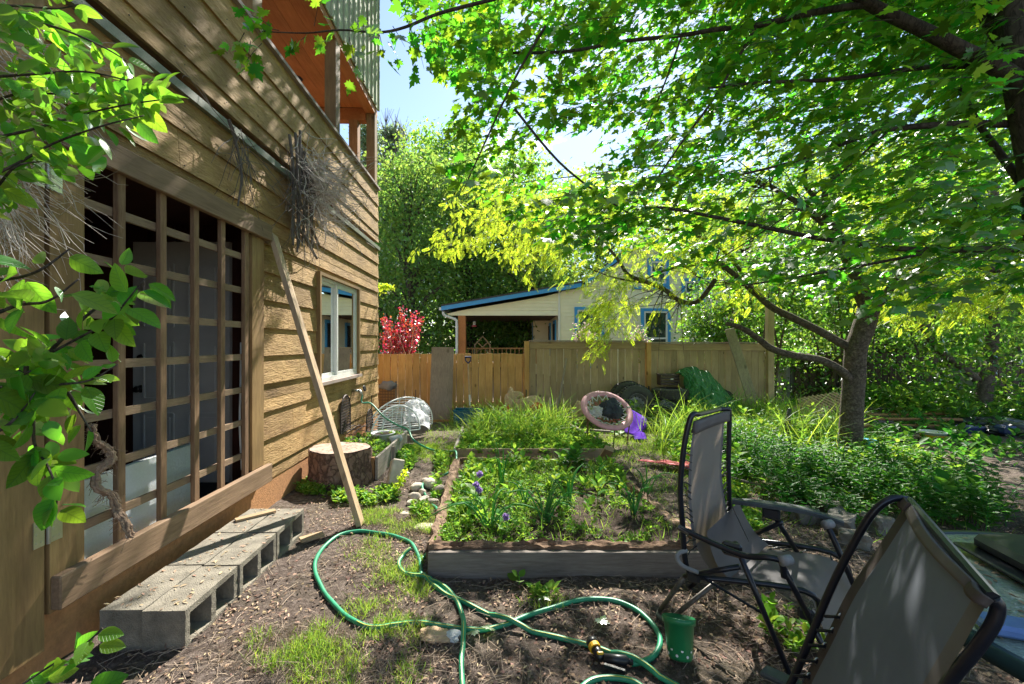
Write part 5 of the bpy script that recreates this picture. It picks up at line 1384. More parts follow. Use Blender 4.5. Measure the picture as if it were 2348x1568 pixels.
for dx in (0, 1):
    b = LT[7] if dx == 0 else RT[7]
    MB().tube(bez([b, b + Vector((-.10, .05, -.05)), b + Vector((-.16, .08, -.2))], 4), .0118, 10).build('seat_rail', M['chairframe'], c2, smooth=True)
    MB().tube([b + Vector((-.02, .0, .02)), b + Vector((.22, -.16, -.32))], .0115, 8).build('leg', M['chairframe'], c2)
    MB().tube([b + Vector((.02, -.01, .02)), b + Vector((-.12, .06, -.32))], .0115, 8).build('leg', M['chairframe'], c2)
s = MB(); sa = [LT[7] + Vector((-.02, .0, .0)), LT[7] + Vector((-.16, .07, -.2))]; sb = [RT[7] + Vector((-.02, .03, 0)), RT[7] + Vector((-.16, .09, -.2))]
strip(s, sa, sb, 0, 1, 0, 1); s.build('seat_sling', M['chairfab2'], c2)
MB().beam(P(1748, 1536, 1.40), P(1850, 1584, 1.30), .055, .018, ch=.006).build('arm_pad', M['armpad'], c2)

# ================================================================ glass table
TC = Vector((1.66, 1.05, .70))
tb3 = thing('patio_table', 'round patio table with mottled glass top littered with seeds', 'table', (1.66, 1.05, 0))
MB().lathe([(0, 0), (.53, 0), (.53, .006), (0, .006)], TC, 56).build('glass_top', M['tableglass'], tb3)
MB().lathe([(.53, -.03), (.556, -.03), (.562, -.01), (.556, .009), (.531, .009)], TC, 56, closed=True).build('rim', M['tablerim'], tb3, smooth=True)
for a in (45, 135, 225, 315):
    a = math.radians(a); MB().tube([TC + Vector((.46 * math.cos(a), .46 * math.sin(a), -.03)), Vector((1.66 + .5 * math.cos(a), 1.05 + .5 * math.sin(a), 0))], .014, 8).build('leg', M['tablerim'], tb3)
gt = thing('grill_lid', 'black metal tray lying upside down on the glass table', 'tray', (1.66, 1.3, .71))
MB().cbox((1.72, 1.25, .765), (.42, .30, .05), Euler((0, math.radians(-4), math.radians(-12))).to_matrix(), ch=.02).build('pan', M['blackplastic'], gt)
MB().cbox((1.70, 1.25, .727), (.46, .34, .012), Euler((0, 0, math.radians(-12))).to_matrix(), ch=.004).build('flange', M['blackplastic'], gt)
for k in range(7):
    MB().tube([(1.50 + k * .02, 1.09 + k * .005, .712), (1.49 + k * .02, 1.13, .745)], .003, 5).build('prong', M['blackplastic'], gt)
MB().cbox((1.24, 1.02, .725), (.20, .07, .028), Matrix.Rotation(math.radians(-20), 3, 'Z'), ch=.008).build('blue_tub', M['bluewhite'], None, label='small blue and white plastic tray at the edge of the glass table', cat='tray')

# red rake head
rk = thing('plastic_rake', 'red plastic leaf rake head lying in the grass left of the recliner', 'rake', G(1530, 1070))
A = G(1466, 1072, .03); 
for k in range(15):
    t = k / 14; a = Vector((1.47 + t * .52, 4.98 - .02 * t, .05 + .01 * math.sin(k))); b = Vector((1.86 + t * .12, 4.62 - .05 * t, .09))
    MB().beam(a, b, .022, .006).build('tine', M['redplastic'], rk)
MB().cbox((1.93, 4.6, .085), (.22, .07, .03), ch=.01).build('rake_hub', M['redplastic'], rk)
MB().tube([(1.95, 4.58, .08), (2.5, 3.9, .05)], .014, 8).build('handle', M['greywood_x'], rk)
# ================================================================ right side clutter
cp = MB(); pth = bez([P(1803, 1000, 6.1), P(1805, 965, 6.15), P(1810, 937, 6.2)], 16)
rs = [(.055 - .028 * (i / 32)) * (1.0 if i % 2 else .86) for i in range(len(pth))]
cp.tube(pth, rs, 16).build('drain_pipe', M['blackplastic'], None, label='black corrugated drain pipe standing in the weeds left of the tree trunk', cat='pipe')
def lattice(name, label, c, w, h, R, n=8):
    t = thing(name, label, 'lattice panel', c)
    for s in (-1, 1):
        for k in range(-n, n + 1):
            off = k * (w + h) / (2 * n)
            pts = []
            # line x*s - z = off inside the rectangle
            cand = []
            for x in (-w / 2, w / 2):
                z = (x - off) * s
                if -h / 2 <= z <= h / 2: cand.append((x, z))
            for z in (-h / 2, h / 2):
                x = z * s + off
                if -w / 2 < x < w / 2: cand.append((x, z))
            if len(cand) >= 2:
                a, b = cand[0], cand[1]
                if (Vector(a) - Vector(b)).length < .05: continue
                A = c + R @ Vector((a[0], .006 * s, a[1])); Bq = c + R @ Vector((b[0], .006 * s, b[1]))
                MB().beam(A, Bq, .008, .032, up=R @ Vector((0, 0, 1)) + Vector((.001, 0, 0))).build('lath', M['lattice'], t)
    return t
def beamflat(): pass
lattice('broken_lattice', 'broken tan wooden lattice leaning in the brush pile left of the trunk', P(1885, 925, 7.6), .8, .34, Euler((math.radians(-35), math.radians(-8), .1)).to_matrix(), 7)
lattice('broken_lattice', 'smaller tan lattice piece lying lower at the left end of the brush pile', P(1835, 945, 7.2), .6, .28, Euler((math.radians(-40), math.radians(-25), -.2)).to_matrix(), 6)
PM = [M['pole'], M['greywood_x'], M['rotwood_x'], M['beam_brown']]
pn = ['reddish', 'grey', 'dark brown', 'pale']
for k in range(26):
    px = random.uniform(1870, 2120); Yd = 6.6 + .06 * k + random.uniform(-.1, .1)
    L = random.uniform(.7, 1.8); a = random.gauss(0, .12)
    x = hx(px, Yd); z = .03 + .017 * (k % 9) + random.uniform(0, .02)
    MB().tube([(x - L / 2, Yd - a * .3, z + random.uniform(-.02, .03)), (x, Yd + random.uniform(-.02, .02), z + .01), (x + L / 2, Yd + a, z + random.uniform(-.02, .04))], (.012 + .012 * (k % 2)), 6).build('pole', PM[k % 4], None,
        label='%s %s pole lying in the %s of the pile behind the thick trunk' % (('thin', 'thick')[k % 2], ('brown', 'grey', 'rotten dark', 'reddish')[k % 4], ('front', 'middle', 'back')[min(2, k // 9)]), cat='pole', group='old poles piled behind the trunk')
MB().beam(P(2015, 990, 6.7), P(2125, 1003, 6.2), .16, .02).build('ground_plank', M['greywood_x'], None, label='flat grey plank on the ground between the trunk and the white bucket', cat='plank')
q = G(2139, 1012); bk = thing('food_tub', 'short white plastic tub with orange label on the dirt at the right', 'tub', q)
MB().lathe([(0, .0), (.13, 0), (.145, .13), (.15, .13), (.15, .145), (.14, .145), (.128, .012), (0, .012)], q, 32).build('tub_wall', M['white'], bk, smooth=True)
MB().lathe([(.1335, .018), (.1445, .105)], q, 32).build('label_band', M['yellowlabel'], bk)
mb = MB()
for a in (-2.2, -1.75): mb.lathe([(0, .002), (.028, .0015), (.03, 0)], q + Vector((.141 * math.cos(a), .141 * math.sin(a), .06)), 16, Matrix.Rotation(a, 3, 'Z') @ Matrix.Rotation(math.radians(84), 3, 'Y'))
mb.build('round_print', M['clothgrey'], bk)
q = G(1992, 1036)
bb = thing('blue_box', 'bright blue and green plastic box tilted beside the foot of the trunk', 'box', q)
MB().cbox(q + Vector((.03, .05, .10)), (.22, .14, .12), Euler((0, math.radians(8), .25)).to_matrix(), ch=.008).build('box_top', M['bluebin'], bb)
MB().cbox(q + Vector((.035, .05, .02)), (.20, .13, .05), Euler((0, math.radians(8), .25)).to_matrix(), ch=.008).build('box_bottom', M['potgreen'], bb)
bn = thing('basin', 'terracotta coloured shallow basin in the weeds left of the trunk', 'basin', P(1880, 998, 6.2))
MB().lathe([(0, 0), (.13, 0), (.17, .07), (.175, .07), (.16, .06)], P(1875, 1003, 6.2), 24).build('bowl', M['pole'], bn, smooth=True)
crumpled(P(2265, 975, 7.2), (.55, .3, .16), M['blackplastic'], 41, 'black_tarp', None, amp=.4, label='black plastic tarp heaped at the right edge under the bushes', cat='tarp')
crumpled(P(2335, 988, 6.6), (.4, .25, .15), M['blackplastic'], 45, 'black_tarp', None, amp=.4, label='second black plastic heap at the far right edge of the dirt', cat='tarp')
MB().cbox(P(2225, 985, 6.8), (.34, .2, .13), ch=.02).build('dark_basket', M['darkblue'], None, label='dark blue basket in the shade beside the black tarp', cat='basket')
MB().cbox(P(2305, 985, 6.5), (.2, .2, .13), ch=.03).build('dark_crate', M['darkblue'], None, label='dark blue crate between the two black plastic heaps', cat='crate')
# satellite dish
sdh = thing('satellite_dish', 'grey satellite dish on a bent arm by the dark picket fence', 'satellite dish', P(2215, 900, 8.8))
q = P(2210, 868, 8.8)
MB().lathe([(0, .035), (.12, .028), (.22, .01), (.28, -.02), (.285, -.03), (.22, .0), (.12, .018), (0, .025)], q, 32, Euler((0, math.radians(82), .12)).to_matrix()).build('dish', M['dish'], sdh, smooth=True)
MB().tube(bez([P(2216, 880, 8.8), P(2228, 895, 8.9), P(2235, 915, 9.0), P(2262, 935, 9.2)], 4), .022, 8).build('mast', M['dish'], sdh, smooth=True)
MB().tube([P(2150, 882, 8.6), P(2213, 888, 8.75)], .014, 6).build('feed_arm', M['dish'], sdh)
MB().cbox(P(2147, 880, 8.6), (.14, .06, .06), ch=.015).build('receiver', M['dish'], sdh)
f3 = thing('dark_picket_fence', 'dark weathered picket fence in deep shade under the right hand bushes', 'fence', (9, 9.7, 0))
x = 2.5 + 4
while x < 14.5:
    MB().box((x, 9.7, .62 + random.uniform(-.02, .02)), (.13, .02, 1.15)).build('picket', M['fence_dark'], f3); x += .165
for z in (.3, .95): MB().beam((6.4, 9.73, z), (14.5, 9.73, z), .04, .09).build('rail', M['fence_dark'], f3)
shd = thing('garden_shed', 'small grey shed mostly hidden behind the tree trunk and lilacs', 'shed', (7.4, 10.4, 0))
MB().box((7.05, 10.4, .55), (1.5, 1.2, 1.15)).build('wall', M['shedgrey'], shd)
MB().beam((6.2, 10.4, 1.16), (7.9, 10.4, 1.16), 1.4, .05).build('roof', M['dish'], shd)
for k in range(6): MB().box((6.4 + k * .26, 9.795, .55), (.012, .012, 1.12)).build('seam', M['black'], shd)
mb = MB(); mb.beam(P(2125, 940, 9.0), P(2250, 948, 9.0), .06, .12)
mb.build('rusty_beam', M['orangegear'], None, label='rusty orange beam lying along the dark picket fence', cat='beam')

# ================================================================ THE CREAM HOUSE (far)
YH = 15.0
ch_ = thing('cream_house', 'cream vinyl sided house with bright blue trim and porch behind the fence', 'house', (3.5, YH, 0))
def roofz(x):
    if x < 2.52: return 3.40 + (x - 2.52) * .167
    if x < 4.78: return 3.40 + (x - 2.52) * (5.08 - 3.40) / (4.78 - 2.52)
    return 5.08 - (x - 4.78) * (5.08 - 3.1) / (7.4 - 4.78)
z = 0.0; st_h = .125
while z < 5.1:
    z1 = z + st_h; zm = z + .06
    xs = [x for x in np.linspace(1.63, 7.4, 400) if roofz(x) > z1 + .02]
    if xs:
        a, b = xs[0], xs[-1]
        if zm > 2.46 and zm < 3.3: a = -2.2 if False else a
        xl = [x for x in np.linspace(1.63, 7.4, 400) if roofz(x) > z + .02]; a0, b0 = xl[0], xl[-1]
        mb = MB(); mb.hexa([(a0, YH - .022, z), (b0, YH - .022, z), (b0, YH + .1, z), (a0, YH + .1, z), (a, YH - .006, z1), (b, YH - .006, z1), (b, YH + .1, z1), (a, YH + .1, z1)])
        mb.build('siding_strip', M['yellowsiding'], ch_)
    z = z1
# porch gable infill and ceiling
for k in range(7):
    z0 = 2.46 + k * .12; xa = max(-2.25, 2.52 - (3.40 - z0 - .16) / .167)
    if xa < 1.6:
        xb = min(1.55, 2.52 - (3.40 - z0 - .118 - .10) / .167); xa = max(-2.3, 2.52 - (3.40 - z0 - .10) / .167); xb = max(xa + .02, xb)
        MB().hexa([(xa, YH - .02, z0), (1.63, YH - .02, z0), (1.63, YH + .05, z0), (xa, YH + .05, z0), (xb, YH - .006, z0 + .118), (1.63, YH - .006, z0 + .118), (1.63, YH + .05, z0 + .118), (xb, YH + .05, z0 + .118)]).build('siding_strip', M['yellowsiding'], ch_)
MB().box(((1.63 - 2.25) / 2, YH - .005, 2.43), (3.88, .06, .06)).build('porch_beam', M['yellowsiding'], ch_)
for k in range(26): MB().box((-2.2 + .148 * (k + .5), YH + 2.6, 2.44 + .001), (.142, 5.0, .012)).build('ceiling_board', M['soffitbrown'], ch_)
def roofslab(x0, x1, name='roof'):
    z0, z1 = roofz(x0) + .14, roofz(x1) + .14
    MB().hexa([(x0, YH - .28, z0), (x1, YH - .28, z1), (x1, YH + 7, z1), (x0, YH + 7, z0), (x0, YH - .28, z0 + .05), (x1, YH - .28, z1 + .05), (x1, YH + 7, z1 + .05), (x0, YH + 7, z0 + .05)]).build(name, M['roofing'], ch_)
    MB().hexa([(x0, YH - .26, z0 - .15), (x1, YH - .26, z1 - .15), (x1, YH - .23, z1 - .15), (x0, YH - .23, z0 - .15), (x0, YH - .26, z0 - .003), (x1, YH - .26, z1 - .003), (x1, YH - .23, z1 - .003), (x0, YH - .23, z0 - .003)]).build('blue_fascia', M['bluetrim'], ch_)
    MB().hexa([(x0, YH - .22, z0 - .05), (x1, YH - .22, z1 - .05), (x1, YH, z1 - .05), (x0, YH, z0 - .05), (x0, YH - .22, z0 - .01), (x1, YH - .22, z1 - .01), (x1, YH, z1 - .01), (x0, YH, z0 - .01)]).build('soffit', M['vinyl'], ch_)
roofslab(-2.45, 2.52); roofslab(2.4, 4.78); roofslab(4.78, 7.75)
MB().box((1.655, YH - .03, 1.6), (.07, .03, 3.3)).build('corner_trim', M['vinyl'], ch_)
# body and porch wall
MB().hexa([(1.66, YH + .11, 0), (7.35, YH + .11, 0), (7.35, YH + 7, 0), (1.66, YH + 7, 0), (1.66, YH + .11, 3.0), (7.35, YH + .11, 3.0), (7.35, YH + 7, 3.0), (1.66, YH + 7, 3.0)]).build('side_wall', M['yellowsiding'], ch_)
MB().box((1.3, YH + 5.2, 1.25), (.75, 3, 2.35)).build('porch_wall', M['yellowsiding'], ch_)
for yy in (YH + 1.4, YH + 3.6):
    f_ = MB().box((1.64, yy, 1.6), (.06, .9, 1.4)).build('window_trim', M['bluetrim'], ch_)
    MB().box((1.60, yy, 1.6), (.03, .65, 1.15)).build('pane', M['black'], f_)
for k in range(5): MB().box((.9 + .0 * k, YH + 3.72 + k * .0, 1.4 - k * .0), (.02, .12, 2.2)).build('blue_corner', M['bluetrim'], ch_) if k == 0 else None
def cwin(x0, x1, z0, z1, t=.10, mull=None):
    wn_ = bpy.data.objects.new('window', None); link(wn_, ch_)
    y = YH - .05
    for (a, b, c, d) in ((x0, x0 + t, z0, z1), (x1 - t, x1, z0, z1), (x0 + t, x1 - t, z1 - t, z1), (x0 + t, x1 - t, z0, z0 + t)):
        MB().box(((a + b) / 2, y, (c + d) / 2), (b - a, .06, d - c)).build('blue_trim', M['bluetrim'], wn_)
    x0 += t; x1 -= t; z0 += t; z1 -= t; t = .06
    for (a, b, c, d) in ((x0, x0 + t, z0, z1), (x1 - t, x1, z0, z1), (x0 + t, x1 - t, z1 - t, z1), (x0 + t, x1 - t, z0, z0 + t), (x0 + t, x1 - t, (z0 + z1) / 2 - .03, (z0 + z1) / 2 + .03)):
        MB().box(((a + b) / 2, y + .008, (c + d) / 2), (b - a, .05, d - c)).build('frame', M['vinyl'], wn_)
    MB().box(((x0 + x1) / 2, y + .018, (z0 + z1) / 2), (x1 - x0 - 2 * t, .01, z1 - z0 - 2 * t)).build('pane', M['glass'], wn_)
    MB().box(((x0 + x1) / 2, y + .032, (z0 + z1) / 2), (x1 - x0 - 2 * t, .006, z1 - z0 - 2 * t)).build('blind', M['blind'], wn_)
cwin(2.19, 3.23, .55, 2.70); cwin(4.52, 5.55, .55, 2.65); cwin(4.75, 5.5, 3.42, 4.4); cwin(5.95, 6.75, 2.7, 3.7)
MB().box((4.9, YH - .04, 3.37), (1.25, .05, .09)).build('blue_band', M['bluetrim'], ch_)
MB().cbox((-1.76, YH + .1, 1.2), (.26, .26, 2.4), ch=.01).build('porch_post', M['redwood'], ch_)
gd = MB(); gd.tube(bez([(-2.38, YH - .22, 2.52), (-2.36, YH - .2, 2.42), (-2.2, YH - .15, 2.34), (-1.98, YH - .1, 2.25), (-1.93, YH - .1, 2.1), (-1.93, YH - .1, 1.0)], 5), .045, 8)
gd.build('downspout', M['vinyl'], ch_, smooth=True)
MB().beam((-2.47, YH - .25, 2.62), (-2.47, YH + 6, 2.62), .11, .10).build('gutter', M['vinyl'], ch_)
MB().beam((-1.7, YH + .6, 1.24), (.9, YH + .6, 1.24), .06, .05).build('porch_rail', M['beam_brown'], ch_)
for k in range(17): MB().box((-1.6 + k * .155, YH + .6, .95), (.03, .03, .54)).build('baluster', M['beam_brown'], ch_)
q = P(1106, 797, 15.8)
for s in (-1, 1):
    pass
hs2 = thing('wooden_ornament', 'small wooden house shaped trellis ornament on the porch of the cream house', 'ornament', q)
MB().tube([q + Vector((-.3, 0, -.3)), q + Vector((-.28, 0, .1)), q + Vector((0, 0, .42)), q + Vector((.28, 0, .1)), q + Vector((.3, 0, -.3))], .03, 5).build('frame', M['lattice'], hs2)
MB().tube([q + Vector((-.25, 0, -.2)), q + Vector((.2, 0, .2))], .02, 5).build('brace', M['lattice'], hs2)
MB().tube([q + Vector((.25, 0, -.2)), q + Vector((-.2, 0, .2))], .02, 5).build('brace', M['lattice'], hs2)
q = P(1087, 745, 15.5); bf = thing('bird_feeder', 'small red based feeder hanging under the porch roof', 'bird feeder', q)
MB().tube([q + Vector((0, 0, .5)), q + Vector((0, 0, .12))], .006, 4).build('cord', M['black'], bf)
MB().lathe([(0, .14), (.05, .13), (.05, 0), (0, 0)], q, 14).build('tube', M['plasticsheet'], bf)
MB().lathe([(0, 0), (.09, -.02), (.09, -.06), (0, -.07)], q, 16).build('tray', M['redplastic'], bf)
q = P(868, 602, 30)
fr2 = thing('far_roof', 'sliver of a pale metal roof among the trees beyond the house corner', 'house', (q.x, 30, 0))
MB().box((q.x - 2.0, 31, q.z), (6.2, 3, .35)).build('roof', M['dish'], fr2); MB().box((q.x - 2.2, 31, q.z / 2 - .2), (5.2, 2.5, q.z - .4)).build('wall', M['shedgrey'], fr2)
# ================================================================ VEGETATION
def proj(p):
    p = np.asarray(p, float)
    return CX + p[..., 0] / p[..., 1] * FPX, CY - (p[..., 2] - EYE) / p[..., 1] * FPX
def part_mesh(name, V, Fq, mat, parent, **kw): return npmesh(name, V, Fq, mat, parent, **kw)
def leaf_objs(tmpl, mat, pos, size, R, parent, name='leaf'):
    me = bpy.data.meshes.new(name); me.from_pydata([tuple(v) for v in tmpl[0]], [], [tuple(int(i) for i in f) for f in tmpl[1]])
    me.materials.append(mat); me.polygons.foreach_set('use_smooth', [True] * len(me.polygons))
    off = Vector(parent.location) if parent.type == 'EMPTY' else Vector((0, 0, 0))
    for p, s, r in zip(pos, size, R):
        o = bpy.data.objects.new(name, me); C.objects.link(o); o.parent = parent
        o.matrix_basis = Matrix.Translation(Vector(p) - off) @ Matrix(r.tolist()).to_4x4() @ Matrix.Diagonal((s, s, s, 1))
def sprays(bases, dirs, L, nleaf, size, flat=0.55, droop=.5, side=.9):
    """leaves set alternately along short twigs; returns pos, R, size and twig point lists"""
    n = len(bases); P_, D_, N_, S_ = [], [], [], []
    tw = []
    for i in range(n):
        b = bases[i]; d = dirs[i] / np.linalg.norm(dirs[i])
        sd = np.cross(d, (0, 0, 1.0)); sd /= max(1e-6, np.linalg.norm(sd))
        l = L * rng.uniform(.7, 1.3); pts = []
        for k in range(nleaf):
            t = (k + .6) / nleaf
            p = b + d * l * t + np.array((0, 0, -.18 * l * t * t))
            s_ = (1 if k % 2 else -1) * side
            ld = d * rng.uniform(.2, .9) + sd * s_ * rng.uniform(.5, 1.1) + np.array((0, 0, -droop * rng.uniform(.2, 1.2)))
            pet = ld / np.linalg.norm(ld) * size * rng.uniform(.3, .7)
            P_.append(p + pet + rng.normal(size=3) * size * .15); D_.append(ld)
            N_.append(np.array((0, 0, 1.0)) + rng.normal(size=3) * flat)
            S_.append(size * rng.uniform(.6, 1.2))
        tw.append([b, b + d * l * .5 + np.array((0, 0, -.045 * l)), b + d * l + np.array((0, 0, -.18 * l))])
    P_ = np.array(P_); D_ = np.array(D_); N_ = np.array(N_)
    return P_, frames(D_, N_), np.array(S_), tw
def twig_mesh(name, tws, r, mat, parent, **kw):
    mb = MB()
    for t in tws: mb.tube([Vector(p) for p in t], [r, r * .35], 3, False)
    return mb.build(name, mat, parent, **kw)

# ---------------------------------------------------------------- maple overhead
mp = thing('maple_tree', 'big maple overhanging from the right edge with long thin limbs of lobed leaves', 'tree', (4.0, 3.1, 0))
limbs = [([P(2440, 1300, 3.2), P(2425, 800, 3.15), P(2400, 450, 3.1), P(2352, 200, 3.0), P(2325, 60, 3.0), P(2310, -120, 3.0)], [.16, .15, .13, .11, .09, .07]),
         ([P(2352, 200, 3.0), P(2283, 153, 2.95), P(2200, 112, 2.9), P(2129, 75, 2.9), P(1993, 9, 2.9), P(1900, -70, 2.9)], [.062, .05, .045, .04, .03]),
         ([P(2352, 150, 3.0), P(2300, 90, 3.1), P(2262, 30, 3.2), P(2240, -60, 3.3)], [.055, .045]),
         ([P(2283, 153, 2.95), P(2120, 155, 3.1), P(1920, 182, 3.2), P(1740, 190, 3.3), P(1600, 205, 3.4)], [.02, .015, .008]),
         ([P(1993, 9, 2.9), P(1860, 30, 3.0), P(1734, 59, 3.1), P(1640, 68, 3.15), P(1563, 81, 3.2), P(1430, 95, 3.2), P(1300, 118, 3.1), P(1150, 122, 3.0)], [.026, .018, .014, .009]),
         ([P(1300, -60, 2.7), P(1160, -10, 2.7), P(1010, 30, 2.7), P(930, 62, 2.65), P(870, 74, 2.6), P(780, 69, 2.6), P(700, 76, 2.6), P(600, 72, 2.6)], [.014, .010, .006, .003]),
         ([P(2347, 285, 3.1), P(2195, 285, 3.15), P(2041, 296, 3.2), P(1953, 322, 3.2), P(1835, 366, 3.25), P(1700, 400, 3.3)], [.03, .022, .014, .008]),
         ([P(2390, 570, 3.2), P(2200, 572, 3.3), P(2063, 570, 3.4), P(1888, 548, 3.4), P(1690, 508, 3.4), P(1533, 478, 3.4), P(1470, 478, 3.4)], [.028, .022, .016, .010]),
         ([P(2151, 574, 3.35), P(1975, 609, 3.4), P(1822, 636, 3.4), P(1700, 655, 3.4)], [.014, .010, .006]),
         ([P(2347, 430, 3.2), P(2290, 350, 3.3), P(2240, 280, 3.4), P(2200, 200, 3.5)], [.03, .018]),
         ([P(1734, 59, 3.1), P(1640, 220, 3.2), P(1560, 330, 3.3), P(1500, 420, 3.3)], [.012, .006]),
         ([P(1563, 81, 3.2), P(1520, 200, 3.3), P(1470, 320, 3.4)], [.009, .004]),
         ([P(1250, 60, 2.8), P(1180, 180, 2.9), P(1110, 330, 3.0), P(1060, 440, 3.1)], [.010, .004]),
         ([P(2041, 296, 3.2), P(1900, 420, 3.3), P(1780, 510, 3.3), P(1640, 600, 3.4)], [.009, .004]),
         ([P(1180, 250, 3.2), P(1280, 370, 3.1), P(1380, 450, 3.2), P(1460, 500, 3.2)], [.010, .006])]
for i, (pts, rs) in enumerate(limbs):
    pp = bez(pts, 5)
    MB().tube(pp, [float(np.interp(k / (len(pp) - 1), np.linspace(0, 1, len(rs)), rs)) for k in range(len(pp))], 10 if i < 3 else 7).build('trunk' if i == 0 else 'branch', M['maplebark'], mp, smooth=True)
leftb = lambda py: np.interp(py, [-300, 0, 60, 150, 230, 300, 400, 470, 560, 620], [820, 900, 960, 1000, 1050, 1030, 1010, 1120, 1240, 1500])
lowb = lambda px: np.interp(px, [900, 1000, 1150, 1240, 1400, 1600, 1800, 2347], [200, 420, 490, 510, 530, 570, 650, 640])
def crown_pts(n, y0, y1, x_lo, zmax=6.5, keep=None):
    out = []
    while len(out) < n:
        Yd = rng.uniform(y0 ** 3, y1 ** 3) ** (1 / 3); px = rng.uniform(860, 2500); py = rng.uniform(-420, 680)
        if px < leftb(py) + 25 + rng.normal() * 18 or px < x_lo or (px < 1300 and py < -15) or py > lowb(px) + rng.normal() * 25: continue
        p = np.array(P(px, py, Yd))
        if p[2] > zmax: continue
        if keep is not None and not keep(px, py): continue
        out.append(p)
    return out
def sky_gap(px, py):
    # thinner foliage where the sun stands behind
    g = math.exp(-(((px - 1370) / 130) ** 2 + ((py - 330) / 90) ** 2)) * .75 + math.exp(-(((px - 1800) / 110) ** 2 + ((py - 440) / 70) ** 2)) * .8 + math.exp(-(((px - 1560) / 60) ** 2 + ((py - 150) / 50) ** 2)) * .5
    thin = .62 + .55 * noise.noise(Vector((px / 90, py / 60, 5)))
    if px > 1900: thin += .25
    return rng.random() > g and rng.random() < thin
def go(n): 
    d = np.stack([-np.abs(rng.normal(.9, .3, n)), rng.normal(-.1, .5, n), rng.normal(-.12, .22, n)], 1)
    return nrm(d)
nearb = crown_pts(1000, 2.5, 4.2, 0, keep=sky_gap)
P1, R1_, S1, tw1 = sprays(nearb, go(len(nearb)), .42, 11, .096, .42, .45)
deepb = crown_pts(1250, 4.2, 6.6, 1280, 7.5, keep=sky_gap)
def hi_pts(n, x0, x1, y0, y1, d0, d1):
    out = []
    while len(out) < n:
        px, py, Yd = rng.uniform(x0, x1), rng.uniform(y0, y1), rng.uniform(d0, d1)
        if px > leftb(py) + 30: out.append(np.array(P(px, py, Yd)))
    return out
deepb += hi_pts(520, 950, 1190, -380, 175, 6.0, 9.5) + hi_pts(1150, 1380, 2450, -420, 270, 5.5, 8.0)
P2, R2_, S2, tw2 = sprays(deepb, go(len(deepb)), .5, 12, .105, .45, .45)
# the sprig over the house
sprig = []
for (px, py, ax, ay) in ((560, 75, -1, .6), (600, 100, -1, 1.4), (640, 70, -1, -.1), (700, 85, -.6, 1), (760, 75, -.3, .8), (800, 85, .2, 1.2), (830, 60, .6, .6), (870, 80, .4, 1.3), (900, 60, .5, .6), (930, 40, .5, 1), (980, 60, .4, 1), (620, 60, -.6, -.3), (575, 95, -.5, 1.2), (720, 60, .2, -.4), (840, 20, 0, .4), (955, 95, .4, 1.3), (1010, 95, .3, 1.3)):
    sprig.append((np.array(P(px, py, 2.6 + rng.normal() * .05)), np.array((ax, rng.normal() * .4, -ay))))
P3, R3_, S3, tw3 = sprays([s[0] for s in sprig], np.array([s[1] for s in sprig]), .13, 5, .088, .8, .5)
Pall = np.concatenate([P1, P2, P3]); Rall = np.concatenate([R1_, R2_, R3_]); Sall = np.concatenate([S1, S2, S3])
qx, qy = proj(Pall)
# keep only what the crown outline allows (no leaves before the sky gap by the house)
ok = (qx > leftb(qy) - 5) | (np.arange(len(Pall)) >= len(P1) + len(P2))
Pall, Rall, Sall, qx, qy = Pall[ok], Rall[ok], Sall[ok], qx[ok], qy[ok]
inv = (qx > 0) & (qx < 2347) & (qy > 0) & (qy < 1568)
score = Pall[:, 1] / Sall + np.where(inv, 0, 1e6)
order = np.argsort(score); nearL = order[:295]; rest = order[295:]
fol = bpy.data.objects.new('crown', None); link(fol, mp)
leaf_objs(MAPLE, M['maple'], Pall[nearL], Sall[nearL], Rall[nearL], mp)
mid = rest[Pall[rest, 1] < 3.9]; farr = rest[Pall[rest, 1] >= 3.9]
V, Fq = scatter(MAPLE, Pall[mid], Sall[mid], Rall[mid]); npmesh('foliage', V, Fq, M['maple'], mp, kind='stuff')
V, Fq = scatter(MAPLE_LOW, Pall[farr], Sall[farr], Rall[farr]); npmesh('foliage', V, Fq, M['maple'], mp, kind='stuff')
def tw_ok(t):
    for p in t:
        a, b = proj(p)
        if a < leftb(b) + 20: return False
    return True
twig_mesh('twigs', [t for t in tw1 + tw2 if tw_ok(t)] + tw3, .0028, M['maplebark'], mp, kind='stuff')
bpy.data.objects.remove(fol)
# crown above the frame: gives the shade on the near wall and the right foreground
up = []
while len(up) < 420:
    p = np.array((rng.uniform(.6, 6), rng.uniform(1.0, 6.5), rng.uniform(3.6, 6.5)))
    x, y = proj(p)
    if y > -60 or p[0] < .25 * p[1]: continue
    up.append(p)
while len(up) < 420:      # limbs high over the house side
    p = np.array((rng.uniform(-2.0, .9), rng.uniform(5.4, 8.0), rng.uniform(7.0, 9.5)))
    x, y = proj(p)
    if y > -50: continue
    up.append(p)
while len(up) < 900:
    p = np.array(P(rng.uniform(1750, 2500), rng.uniform(-420, 170), rng.uniform(3.2, 6.0)))
    up.append(p)
P4, R4_, S4, tw4 = sprays(up, go(len(up)), .55, 13, .105, .45, .4)
V, Fq = scatter(MAPLE_LOW, P4, S4, R4_); npmesh('upper_foliage', V, Fq, M['maple'], mp, kind='stuff')

